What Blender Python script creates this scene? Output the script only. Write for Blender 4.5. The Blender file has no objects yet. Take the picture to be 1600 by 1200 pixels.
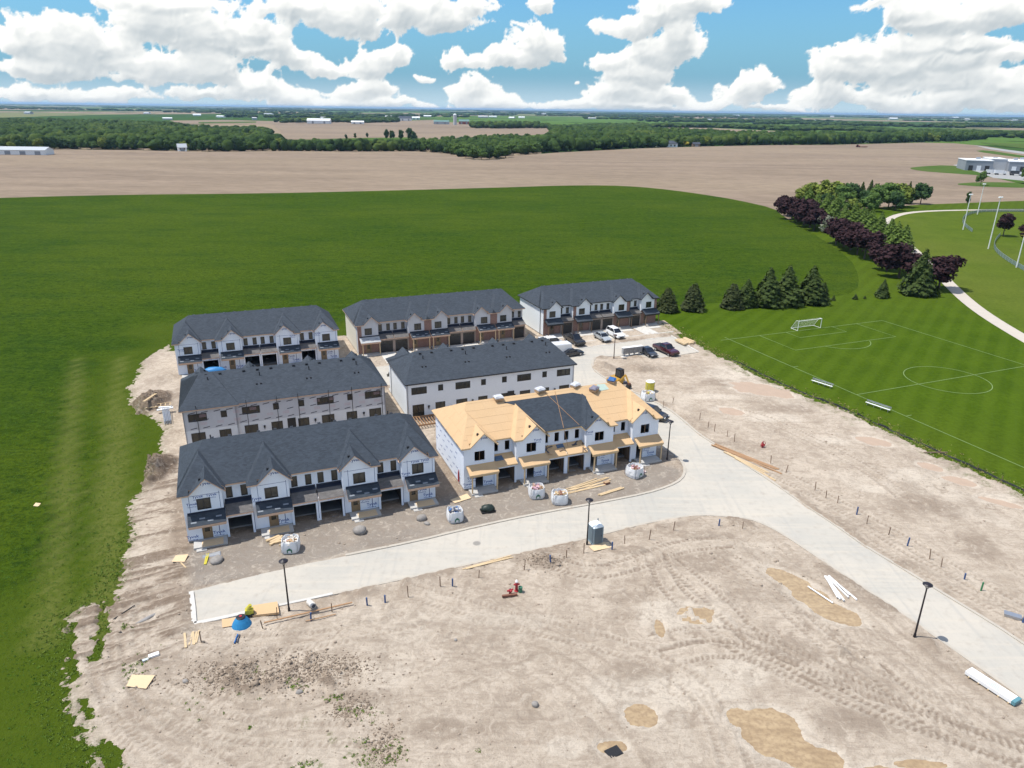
import bpy, math, random
import numpy as np
from mathutils import Vector, Matrix
random.seed(7); np.random.seed(7)
SC = bpy.context.scene
COL = SC.collection
PI = math.pi

# ------------------------------------------------------------------ camera
FOC = 1135.0                       # focal length in pixels of a 1600 px wide frame
CAMH = 43.0
ROLL = math.atan(21/1600.)
PITCH = math.atan((600-170.5)/FOC*math.cos(ROLL))
cam = bpy.data.cameras.new('camera'); camo = bpy.data.objects.new('camera', cam); COL.objects.link(camo)
cam.sensor_fit = 'HORIZONTAL'; cam.sensor_width = 36.0; cam.lens = 36.0*FOC/1600.0
cam.clip_start = 0.5; cam.clip_end = 90000.0
camo.location = (0, 0, CAMH)
camo.rotation_euler = (Matrix.Rotation(PI/2-PITCH, 3, 'X') @ Matrix.Rotation(ROLL, 3, 'Z')).to_euler()
SC.camera = camo

# ------------------------------------------------------------------ view, sun, sky
SC.view_settings.view_transform = 'Standard'
SC.view_settings.look = 'None'
SC.view_settings.exposure = 0.30
SC.view_settings.gamma = 1.0
SC.view_settings.use_curve_mapping = False
try:
    SC.cycles.max_bounces = 6; SC.cycles.diffuse_bounces = 3; SC.cycles.volume_bounces = 0
except Exception: pass

SUN_EL = math.radians(66.0)
SUN_AZ = math.radians(-88.0)       # clockwise from +Y: the sun stands to the left of the view
sdir = Vector((math.sin(SUN_AZ)*math.cos(SUN_EL), math.cos(SUN_AZ)*math.cos(SUN_EL), math.sin(SUN_EL)))
sun = bpy.data.lights.new('sun', 'SUN'); suno = bpy.data.objects.new('sun', sun); COL.objects.link(suno)
sun.energy = 4.2; sun.angle = math.radians(0.53); sun.color = (1.0, 0.955, 0.88)
suno.rotation_euler = (-sdir).to_track_quat('-Z', 'Y').to_euler()

def ray(px, py):
    """direction of a photograph pixel (used to trace positions)"""
    x = px-800; y = -(py-600)
    u = x*math.cos(ROLL)-y*math.sin(ROLL); v = x*math.sin(ROLL)+y*math.cos(ROLL)
    return (u, FOC*math.cos(PITCH)+v*math.sin(PITCH), -FOC*math.sin(PITCH)+v*math.cos(PITCH))
def P(px, py, z=0.0):
    d = ray(px, py); t = (z-CAMH)/d[2]
    return (d[0]*t, d[1]*t)
def PL(pts, z=0.0): return [P(x, y, z) for x, y in pts]

class NT:
    def __init__(s, tree): s.t = tree; s.n = tree.nodes; s.l = tree.links
    def node(s, typ, **kw):
        n = s.n.new(typ)
        for k, v in kw.items(): setattr(n, k, v)
        return n
    def put(s, sock, v):
        if isinstance(v, bpy.types.NodeSocket): s.l.new(v, sock)
        elif v is not None:
            if sock.type == 'RGBA' and len(v) == 3: v = (*v, 1)
            sock.default_value = v
    def math(s, op, a, b=None, c=None, clamp=False):
        n = s.node('ShaderNodeMath', operation=op, use_clamp=clamp)
        s.put(n.inputs[0], a)
        if b is not None: s.put(n.inputs[1], b)
        if c is not None: s.put(n.inputs[2], c)
        return n.outputs[0]
    def vmath(s, op, a, b=None, out=0, scale=None):
        n = s.node('ShaderNodeVectorMath', operation=op)
        s.put(n.inputs[0], a)
        if b is not None: s.put(n.inputs[1], b)
        if scale is not None: s.put(n.inputs['Scale'], scale)
        return n.outputs[out]
    def mix(s, f, a, b, blend='MIX'):
        n = s.node('ShaderNodeMix', data_type='RGBA', blend_type=blend, clamp_factor=True)
        s.put(n.inputs[0], f); s.put(n.inputs[6], a); s.put(n.inputs[7], b)
        return n.outputs[2]
    def ramp(s, v, lo, hi, a=0.0, b=1.0, smooth=True):
        n = s.node('ShaderNodeMapRange', interpolation_type='SMOOTHSTEP' if smooth else 'LINEAR')
        s.put(n.inputs[0], v); s.put(n.inputs[1], lo); s.put(n.inputs[2], hi); s.put(n.inputs[3], a); s.put(n.inputs[4], b)
        return n.outputs[0]
    def noise(s, vec, scale, detail=4, rough=0.55, dist=0.0, out=0):
        n = s.node('ShaderNodeTexNoise'); s.put(n.inputs['Vector'], vec)
        n.inputs['Scale'].default_value = scale; n.inputs['Detail'].default_value = detail
        n.inputs['Roughness'].default_value = rough; n.inputs['Distortion'].default_value = dist
        return n.outputs[out]
    def mapping(s, vec, scale=(1, 1, 1), rot=(0, 0, 0), loc=(0, 0, 0)):
        n = s.node('ShaderNodeMapping'); s.put(n.inputs[0], vec)
        n.inputs['Scale'].default_value = scale; n.inputs['Rotation'].default_value = rot; n.inputs['Location'].default_value = loc
        return n.outputs[0]
    def comb(s, x, y, z=0.0):
        n = s.node('ShaderNodeCombineXYZ'); s.put(n.inputs[0], x); s.put(n.inputs[1], y); s.put(n.inputs[2], z); return n.outputs[0]

# ---- world: physical sky, cumulus clouds set out by azimuth and elevation
world = bpy.data.worlds.new('World'); SC.world = world; world.use_nodes = True
W = NT(world.node_tree); W.n.clear()
SKYS = 0.12
def px_ang(px, py):
    d = ray(px, py); return math.atan2(d[0], d[1]), d[2]/math.hypot(d[0], d[1])
#           cx   cy   rx  ry      (traced from the photograph, turned into angles)
CLOUDS = [(40, 62, 66, 26), (120, 70, 70, 32), (60, 104, 60, 18), (255, 40, 62, 28), (330, 62, 84, 32), (395, 50, 48, 22), (440, 78, 30, 26), (262, 112, 70, 24), (340, 118, 60, 26),
 (60, 150, 80, 13), (160, 153, 60, 13), (330, 152, 50, 13), (405, 138, 42, 26), (455, 152, 42, 18), (260, 8, 90, 16), (470, 12, 80, 22), (545, 32, 78, 34), (630, 22, 84, 34), (700, 36, 60, 30), (752, 20, 28, 22),
 (480, 92, 28, 20), (510, 108, 44, 18), (585, 106, 40, 24), (620, 96, 36, 20), (580, 140, 52, 18), (500, 160, 60, 9), (600, 162, 60, 8), (672, 122, 22, 7), (712, 94, 30, 18), (745, 100, 36, 13), (838, 72, 46, 28), (800, 92, 60, 14), (848, 13, 22, 13),
 (738, 140, 42, 24), (770, 158, 55, 15), (990, 38, 48, 20), (1030, 22, 50, 26), (1075, 10, 46, 18), (1058, 72, 32, 32), (1020, 88, 42, 22), (960, 103, 46, 17), (1000, 122, 56, 20), (970, 150, 54, 20), (1045, 152, 36, 18), (900, 164, 70, 8), (1010, 168, 70, 7),
 (1160, 142, 44, 24), (1185, 132, 36, 20), (1105, 165, 34, 11), (1340, 88, 70, 22), (1420, 74, 70, 18), (1310, 112, 56, 22), (1400, 108, 90, 26), (1490, 96, 60, 22), (1510, 72, 62, 9), (1480, 128, 90, 24), (1290, 150, 48, 20), (1380, 158, 80, 15),
 (1500, 156, 90, 20), (1580, 140, 50, 26), (1590, 165, 60, 14), (1585, 86, 24, 9), (1410, 18, 60, 16), (1480, 30, 62, 22), (1560, 18, 50, 24), (1370, 4, 30, 9), (905, 130, 10, 5), (1240, 172, 60, 5), (700, 170, 60, 5)]
sky = W.node('ShaderNodeTexSky', sky_type='NISHITA'); sky.sun_disc = False
sky.sun_elevation = SUN_EL; sky.sun_rotation = SUN_AZ
sky.altitude = 200; sky.air_density = 1.0; sky.dust_density = 0.1; sky.ozone_density = 3.0
sz_ = W.node('ShaderNodeSeparateXYZ'); W.l.new(W.node('ShaderNodeTexCoord').outputs['Generated'], sz_.inputs[0])
skyc = W.mix(1.0, sky.outputs[0], W.mix(W.ramp(sz_.outputs[2], 0.15, 0.5), (0.46, 0.76, 0.90), (0.95, 1.05, 1.15)), 'MULTIPLY')
skyc = W.mix(W.ramp(sz_.outputs[2], 0.0, 0.16, 0.92, 0.0), skyc, tuple(c/SKYS for c in (0.155, 0.330, 0.480)))
skyc = W.mix(W.ramp(sz_.outputs[2], -0.002, 0.045, 0.85, 0.0), skyc, tuple(c/SKYS for c in (0.50, 0.64, 0.72)))
dirv = W.node('ShaderNodeTexCoord').outputs['Generated']
sep = W.node('ShaderNodeSeparateXYZ'); W.l.new(dirv, sep.inputs[0])
az = W.math('ARCTAN2', sep.outputs[0], sep.outputs[1])
zz = W.math('MAXIMUM', sep.outputs[2], 0.0)
pl = W.comb(W.math('DIVIDE', sep.outputs[0], W.math('ADD', zz, 0.18)), W.math('DIVIDE', sep.outputs[1], W.math('ADD', zz, 0.18)))
nz = W.noise(pl, 1.1, 9, 0.58)
outside = W.math('MAXIMUM', W.ramp(W.math('ABSOLUTE', az), 0.74, 0.82), W.ramp(sep.outputs[2], 0.27, 0.33))
alpha = W.math('MULTIPLY', W.math('MULTIPLY', W.ramp(nz, 0.50, 0.58), outside), W.ramp(sep.outputs[2], 0.0, 0.01))
ccol = W.vmath('SCALE', W.mix(W.ramp(nz, 0.52, 0.74), (0.98, 0.98, 0.98), (0.60, 0.66, 0.72)), scale=1.0/SKYS)
final = W.mix(alpha, skyc, ccol)
bg = W.node('ShaderNodeBackground'); W.l.new(final, bg.inputs[0]); bg.inputs[1].default_value = SKYS
wo = W.node('ShaderNodeOutputWorld'); W.l.new(bg.outputs[0], wo.inputs[0])

# ------------------------------------------------------------------ materials
MATS = {}
def newmat(name):
    m = bpy.data.materials.new(name); m.use_nodes = True
    t = NT(m.node_tree); b = t.n['Principled BSDF']; return m, t, b
def wpos(t):
    return t.node('ShaderNodeNewGeometry').outputs['Position']
def setbump(t, b, h, strength=0.4, dist=0.05):
    n = t.node('ShaderNodeBump'); n.inputs['Strength'].default_value = strength; n.inputs['Distance'].default_value = dist
    t.l.new(h, n.inputs['Height']); t.l.new(n.outputs[0], b.inputs['Normal'])
def plain(name, c, rough=0.7, var=0.12, sc=3.0, metal=0.0, bump=0.0, spec=0.4):
    """paint or metal with a little unevenness"""
    if name in MATS: return MATS[name]
    m, t, b = newmat(name); p = wpos(t)
    n = t.noise(p, sc, 4)
    lo = tuple(max(0, x*(1-var)) for x in c); hi = tuple(min(1, x*(1+var)) for x in c)
    t.l.new(t.mix(n, lo, hi), b.inputs['Base Color'])
    b.inputs['Roughness'].default_value = rough; b.inputs['Metallic'].default_value = metal
    b.inputs['Specular IOR Level'].default_value = spec
    if bump: setbump(t, b, n, bump, 0.03)
    MATS[name] = m; return m

def shingle_mat(name, c):
    m, t, b = newmat(name)
    uv = t.node('ShaderNodeUVMap').outputs[0]
    br = t.node('ShaderNodeTexBrick'); t.put(br.inputs['Vector'], uv)
    br.inputs['Scale'].default_value = 1.0; br.inputs['Brick Width'].default_value = 0.33; br.inputs['Row Height'].default_value = 0.145
    br.inputs['Mortar Size'].default_value = 0.006; br.inputs['Bias'].default_value = 0.0
    br.inputs['Color1'].default_value = (*[x*0.72 for x in c], 1); br.inputs['Color2'].default_value = (*[x*1.3 for x in c], 1)
    br.inputs['Mortar'].default_value = (*[x*0.45 for x in c], 1)
    p = wpos(t)
    n = t.noise(p, 0.5, 4); n2 = t.noise(p, 14, 2)
    n0 = t.noise(t.mapping(p, (1, 1, 2.5)), 1.3, 5, 0.7); col = t.mix(t.math('MULTIPLY', n, 0.6), br.outputs[0], tuple(x*1.5 for x in c)); col = t.mix(t.math('MULTIPLY', t.ramp(n0, 0.48, 0.66), 0.4), col, tuple(x*1.7 for x in c))
    col = t.mix(t.math('MULTIPLY', n2, 0.35), col, tuple(x*0.6 for x in c))
    t.l.new(col, b.inputs['Base Color']); b.inputs['Roughness'].default_value = 0.92
    b.inputs['Specular IOR Level'].default_value = 0.25
    setbump(t, b, br.outputs[1], -0.5, 0.012)
    return m
M_SHINGLE = shingle_mat('shingles', (0.040, 0.050, 0.064))
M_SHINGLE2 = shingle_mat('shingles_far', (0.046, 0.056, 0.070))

def wood_mat(name, c1, c2, strand=True, sc=1.0):
    m, t, b = newmat(name); p = wpos(t)
    oi = t.node('ShaderNodeObjectInfo').outputs['Random']
    n = t.noise(p, 9*sc, 6, 0.75); n2 = t.noise(p, 0.7, 3)
    col = t.mix(n, c1, c2); col = t.mix(t.math('MULTIPLY', n2, 0.3), col, tuple(x*0.8 for x in c1))
    col = t.mix(t.math('MULTIPLY', oi, 0.28), col, tuple(x*0.82 for x in c2))
    t.l.new(col, b.inputs['Base Color']); b.inputs['Roughness'].default_value = 0.8; b.inputs['Specular IOR Level'].default_value = 0.2
    setbump(t, b, n, 0.25, 0.01); return m
M_OSB = wood_mat('oriented_strand_board', (0.50, 0.33, 0.175), (0.68, 0.48, 0.285))
M_LUMBER = wood_mat('lumber', (0.50, 0.36, 0.20), (0.68, 0.53, 0.34), sc=2)
M_LUMBER_RAW = wood_mat('treated_lumber', (0.32, 0.18, 0.09), (0.46, 0.29, 0.17), sc=2)
M_PLY = wood_mat('plywood', (0.60, 0.44, 0.26), (0.74, 0.58, 0.38), sc=0.5)
M_OLDWOOD = wood_mat('weathered_wood', (0.16, 0.10, 0.065), (0.28, 0.20, 0.14), sc=2)

def wrap_mat(name, c, streak=0.06):
    m, t, b = newmat(name); p = wpos(t)
    n = t.noise(t.mapping(p, (1.2, 1.2, 0.5)), 1.6, 4); n2 = t.noise(p, 6, 3)
    col = t.mix(n, tuple(x*(1-streak) for x in c), c); col = t.mix(t.math('MULTIPLY', n2, 0.25), col, tuple(x*0.9 for x in c))
    t.l.new(col, b.inputs['Base Color']); b.inputs['Roughness'].default_value = 0.55; b.inputs['Specular IOR Level'].default_value = 0.3
    setbump(t, b, n2, 0.35, 0.03); return m
M_WRAP = wrap_mat('white_house_wrap', (0.78, 0.84, 0.93))
M_WRAPG = wrap_mat('grey_house_wrap', (0.56, 0.57, 0.60), 0.18)
M_WRAPC = wrap_mat('cream_house_wrap', (0.74, 0.70, 0.60), 0.12)
M_SIDING = wrap_mat('white_siding', (0.80, 0.84, 0.87))
M_BACKWALL = wrap_mat('white_board', (0.72, 0.74, 0.76), 0.1)
def brick_mat():
    m, t, b = newmat('red_brick')
    uv = t.node('ShaderNodeUVMap').outputs[0]
    br = t.node('ShaderNodeTexBrick'); t.put(br.inputs['Vector'], uv)
    br.inputs['Scale'].default_value = 1.0; br.inputs['Brick Width'].default_value = 0.22; br.inputs['Row Height'].default_value = 0.075
    br.inputs['Mortar Size'].default_value = 0.008
    br.inputs['Color1'].default_value = (0.17, 0.078, 0.058, 1); br.inputs['Color2'].default_value = (0.25, 0.13, 0.10, 1); br.inputs['Mortar'].default_value = (0.30, 0.25, 0.22, 1)
    n = t.noise(wpos(t), 1.2, 4)
    t.l.new(t.mix(t.math('MULTIPLY', n, 0.4), br.outputs[0], (0.34, 0.2, 0.16)), b.inputs['Base Color']); b.inputs['Roughness'].default_value = 0.9
    setbump(t, b, br.outputs[1], -0.4, 0.01); return m
M_BRICK = brick_mat()
M_STONE = wrap_mat('tan_stone_veneer', (0.34, 0.27, 0.23), 0.25)
M_BLACKM = plain('black_metal', (0.022, 0.022, 0.024), 0.45, 0.2)
M_BLACKD = plain('black_garage_door', (0.028, 0.027, 0.027), 0.6, 0.2)
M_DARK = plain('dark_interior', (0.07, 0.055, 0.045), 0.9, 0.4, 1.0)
M_CONC = plain('concrete', (0.45, 0.44, 0.42), 0.85, 0.15, 1.5, bump=0.2)
M_CONCD = plain('foundation_concrete', (0.27, 0.26, 0.25), 0.9, 0.25, 1.5, bump=0.2)
M_TAPE = plain('blue_tape', (0.03, 0.07, 0.22), 0.6, 0.2)
M_PRINTB = plain('blue_print', (0.05, 0.11, 0.33), 0.7, 0.15)
M_PRINTK = plain('black_print', (0.06, 0.065, 0.09), 0.7, 0.15)
M_PRINTR = plain('red_print', (0.52, 0.36, 0.38), 0.7, 0.15)
M_FLASH_SHADE = plain('membrane_and_shade', (0.012, 0.02, 0.042), 0.5, 0.3)
M_PEACH = plain('primed_fascia', (0.58, 0.40, 0.29), 0.7, 0.12)
M_DOOR = plain('tan_door', (0.26, 0.18, 0.10), 0.6, 0.2)
M_WHITE = plain('white_paint', (0.80, 0.80, 0.79), 0.5, 0.05)
M_STEEL = plain('galvanised_steel', (0.45, 0.47, 0.50), 0.4, 0.12, metal=0.7)
def glass_mat(name, c, rough=0.08):
    m, t, b = newmat(name)
    n = t.noise(wpos(t), 1.4, 2)
    t.l.new(t.mix(n, c, tuple(x*2.0 for x in c)), b.inputs['Base Color']); b.inputs['Roughness'].default_value = rough
    b.inputs['Specular IOR Level'].default_value = 0.6; return m
M_GLASS = glass_mat('window_glass', (0.022, 0.022, 0.018))
M_CARGLASS = glass_mat('car_glass', (0.012, 0.014, 0.018), 0.05)

# ------------------------------------------------------------------ mesh helpers
class MB:
    def __init__(s): s.v = []; s.f = []; s.uv = []
    def poly(s, pts, uv=None):
        i = len(s.v); s.v += [tuple(map(float, p)) for p in pts]; s.f.append(tuple(range(i, i+len(pts))))
        if uv is None:
            n = Vector((0, 0, 0)); P_ = [Vector(p) for p in pts]
            for k in range(len(P_)): n += P_[k].cross(P_[(k+1) % len(P_)])
            n.normalize() if n.length > 1e-9 else None
            if abs(n.z) > 0.95: U = Vector((1, 0, 0)); V_ = Vector((0, 1, 0))
            else: U = Vector((-n.y, n.x, 0)).normalized(); V_ = n.cross(U)
            uv = [(p.dot(U), p.dot(V_)) for p in P_]
        s.uv += [tuple(map(float, u)) for u in uv]
    def box(s, x0, x1, y0, y1, z0, z1):
        a = [(x0, y0, z0), (x1, y0, z0), (x1, y1, z0), (x0, y1, z0), (x0, y0, z1), (x1, y0, z1), (x1, y1, z1), (x0, y1, z1)]
        for q in ((0, 3, 2, 1), (4, 5, 6, 7), (0, 1, 5, 4), (1, 2, 6, 5), (2, 3, 7, 6), (3, 0, 4, 7)): s.poly([a[k] for k in q])
    def hexa(s, b4, t4):
        a = list(b4)+list(t4)
        for q in ((0, 3, 2, 1), (4, 5, 6, 7), (0, 1, 5, 4), (1, 2, 6, 5), (2, 3, 7, 6), (3, 0, 4, 7)): s.poly([a[k] for k in q])
    def bar(s, p, q, w, h=None, up=(0, 0, 1)):
        h = h or w; p = Vector(p); q = Vector(q); d = (q-p).normalized(); up = Vector(up)
        if abs(d.dot(up)) > 0.98: up = Vector((1, 0, 0))
        sx = d.cross(up).normalized()*w/2; uz = sx.normalized().cross(d)*h/2
        s.hexa([p-sx-uz, p+sx-uz, p+sx+uz, p-sx+uz][::-1], [q-sx-uz, q+sx-uz, q+sx+uz, q-sx+uz][::-1])
    def cyl(s, p, q, r0, r1=None, n=8, cap=True):
        r1 = r0 if r1 is None else r1; p = Vector(p); q = Vector(q); d = (q-p).normalized()
        up = Vector((0, 0, 1)) if abs(d.z) < 0.95 else Vector((1, 0, 0))
        a = d.cross(up).normalized(); b = a.cross(d)
        A = [p+(a*math.cos(t)+b*math.sin(t))*r0 for t in [2*PI*k/n for k in range(n)]]
        B = [q+(a*math.cos(t)+b*math.sin(t))*r1 for t in [2*PI*k/n for k in range(n)]]
        for k in range(n):
            j = (k+1) % n; s.poly([A[j], A[k], B[k], B[j]])
        if cap: s.poly(A); s.poly(B[::-1])
    def lathe(s, prof, n=16, c=(0, 0)):
        """prof = [(r,z)...] bottom to top"""
        R = [[(c[0]+r*math.cos(2*PI*k/n), c[1]+r*math.sin(2*PI*k/n), z) for k in range(n)] for r, z in prof]
        for a in range(len(R)-1):
            for k in range(n):
                j = (k+1) % n; s.poly([R[a][k], R[a][j], R[a+1][j], R[a+1][k]])
        s.poly(R[0][::-1]); s.poly(R[-1])
    def slab(s, pts, t, drop=0.0):
        """planar polygon in 3-D, thickened downwards"""
        top = [Vector(p)-Vector((0, 0, drop)) for p in pts]; bot = [p-Vector((0, 0, t)) for p in top]
        n = Vector((0, 0, 0))
        for k in range(len(top)): n += top[k].cross(top[(k+1) % len(top)])
        if n.z < 0: top = top[::-1]; bot = bot[::-1]
        s.poly(top); s.poly(bot[::-1])
        for k in range(len(top)):
            j = (k+1) % len(top); s.poly([top[j], top[k], bot[k], bot[j]])
    def extrude(s, pts, vec):
        """flat polygon pushed along vec (closed solid)"""
        A = [Vector(p) for p in pts]; B = [p+Vector(vec) for p in A]
        s.poly(A[::-1]); s.poly(B)
        for k in range(len(A)):
            j = (k+1) % len(A); s.poly([A[k], A[j], B[j], B[k]])
    def merge(s, o, M=None):
        i = len(s.v)
        s.v += [tuple(M @ Vector(p)) for p in o.v] if M else list(o.v)
        s.f += [tuple(k+i for k in f) for f in o.f]; s.uv += o.uv
    def mesh(s, name, smooth=False):
        me = bpy.data.meshes.new(name); me.from_pydata(s.v, [], s.f)
        uvl = me.uv_layers.new(name='UVMap'); uvl.data.foreach_set('uv', np.array(s.uv, dtype=np.float32).ravel())
        if smooth: me.polygons.foreach_set('use_smooth', np.ones(len(me.polygons), dtype=bool))
        me.update(); return me

def link(name, me, mat=None, parent=None, loc=None, rz=0.0):
    if isinstance(me, MB): me = me.mesh(name)
    if mat is not None and len(me.materials) == 0: me.materials.append(mat)
    o = bpy.data.objects.new(name, me); COL.objects.link(o)
    if parent is not None: o.parent = parent
    if loc is not None: o.location = loc
    o.rotation_euler = (0, 0, rz); return o
def tag(o, label, cat, group=None):
    o['label'] = label; o['category'] = cat
    if group: o['group'] = group
    return o
def thing(name, label, cat, loc=(0, 0, 0), rz=0.0, group=None):
    o = bpy.data.objects.new(name, None); COL.objects.link(o); o.empty_display_size = 0.5
    o.location = loc; o.rotation_euler = (0, 0, rz); return tag(o, label, cat, group)
def struct(name, me, mat, loc=None):
    o = link(name, me, mat, None, loc); o['kind'] = 'structure'; return o
def stuff(name, me, mat, label, cat, parent=None):
    o = link(name, me, mat, parent); o['kind'] = 'stuff'
    if parent is None: o['label'] = label; o['category'] = cat
    return o
def children(o): return CH.get(o.name, [])
def copy_tree(o, loc, rz=None, label=None):
    r = o.copy(); COL.objects.link(r); r.location = loc
    if rz is not None: r.rotation_euler = (0, 0, rz)
    if label: r['label'] = label
    for ch in [x for x in bpy.data.objects if x.parent == o]:
        c = ch.copy(); COL.objects.link(c); c.parent = r
        for g in [x for x in bpy.data.objects if x.parent == ch]:
            d = g.copy(); COL.objects.link(d); d.parent = c
    return r
def np_mesh(name, V, F, smooth=False):
    """V (n,3) float, F (m,k) int: quick mesh from arrays"""
    me = bpy.data.meshes.new(name); n, k = F.shape
    me.vertices.add(len(V)); me.vertices.foreach_set('co', V.astype(np.float32).ravel())
    me.loops.add(n*k); me.loops.foreach_set('vertex_index', F.astype(np.int32).ravel())
    me.polygons.add(n); me.polygons.foreach_set('loop_start', np.arange(0, n*k, k, dtype=np.int32))
    try: me.polygons.foreach_set('loop_total', np.full(n, k, dtype=np.int32))
    except Exception: pass
    if smooth: me.polygons.foreach_set('use_smooth', np.ones(n, dtype=bool))
    me.update(calc_edges=True); me.validate(); return me

# 2-D noise in numpy
_perm = np.random.RandomState(3).rand(512, 512)
def vnoise(x, y):
    xi = np.floor(x).astype(int); yi = np.floor(y).astype(int); fx = x-xi; fy = y-yi
    fx = fx*fx*(3-2*fx); fy = fy*fy*(3-2*fy)
    g = lambda a, b: _perm[a % 512, b % 512]
    return (g(xi, yi)*(1-fx)+g(xi+1, yi)*fx)*(1-fy)+(g(xi, yi+1)*(1-fx)+g(xi+1, yi+1)*fx)*fy
def fbm(x, y, s=1.0, o=4, g=0.5):
    v = 0; a = 1; t = 0
    for k in range(o):
        v = v+a*vnoise(x*s+17.3*k, y*s-9.1*k); t += a; a *= g; s *= 2.03
    return v/t-0.5
def sstep(x, a, b):
    t = np.clip((x-a)/(b-a), 0, 1); return t*t*(3-2*t)
def seg_dist(X, Y, pts, closed=False):
    """distance to a polyline, and arc length of the nearest point, and side offset"""
    D = np.full(X.shape, 1e9); S = np.zeros(X.shape); O = np.zeros(X.shape); acc = 0
    n = len(pts)
    for k in range(n if closed else n-1):
        a = pts[k]; b = pts[(k+1) % n]; dx = b[0]-a[0]; dy = b[1]-a[1]; L = math.hypot(dx, dy)+1e-9
        t = np.clip(((X-a[0])*dx+(Y-a[1])*dy)/L**2, 0, 1)
        d = np.hypot(X-a[0]-t*dx, Y-a[1]-t*dy)
        side = ((X-a[0])*(-dy)+(Y-a[1])*dx)/L
        m = d < D; D = np.where(m, d, D); S = np.where(m, acc+t*L, S); O = np.where(m, side, O); acc += L
    return D, S, O
def inside(X, Y, poly):
    c = np.zeros(X.shape, bool); n = len(poly)
    for k in range(n):
        x0, y0 = poly[k]; x1, y1 = poly[(k+1) % n]
        m = ((y0 > Y) != (y1 > Y)) & (X < (x1-x0)*(Y-y0)/(y1-y0+1e-12)+x0); c ^= m
    return c
def sdf(X, Y, poly):
    D, _, _ = seg_dist(X, Y, poly, True); return np.where(inside(X, Y, poly), D, -D)
def smooth_line(pts, it=2, closed=False):
    for _ in range(it):
        q = []; n = len(pts)
        for k in range(n if closed else n-1):
            a = pts[k]; b = pts[(k+1) % n]
            q += [(a[0]*.75+b[0]*.25, a[1]*.75+b[1]*.25), (a[0]*.25+b[0]*.75, a[1]*.25+b[1]*.75)]
        if not closed: q = [pts[0]]+q+[pts[-1]]
        pts = q
    return pts
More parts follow.
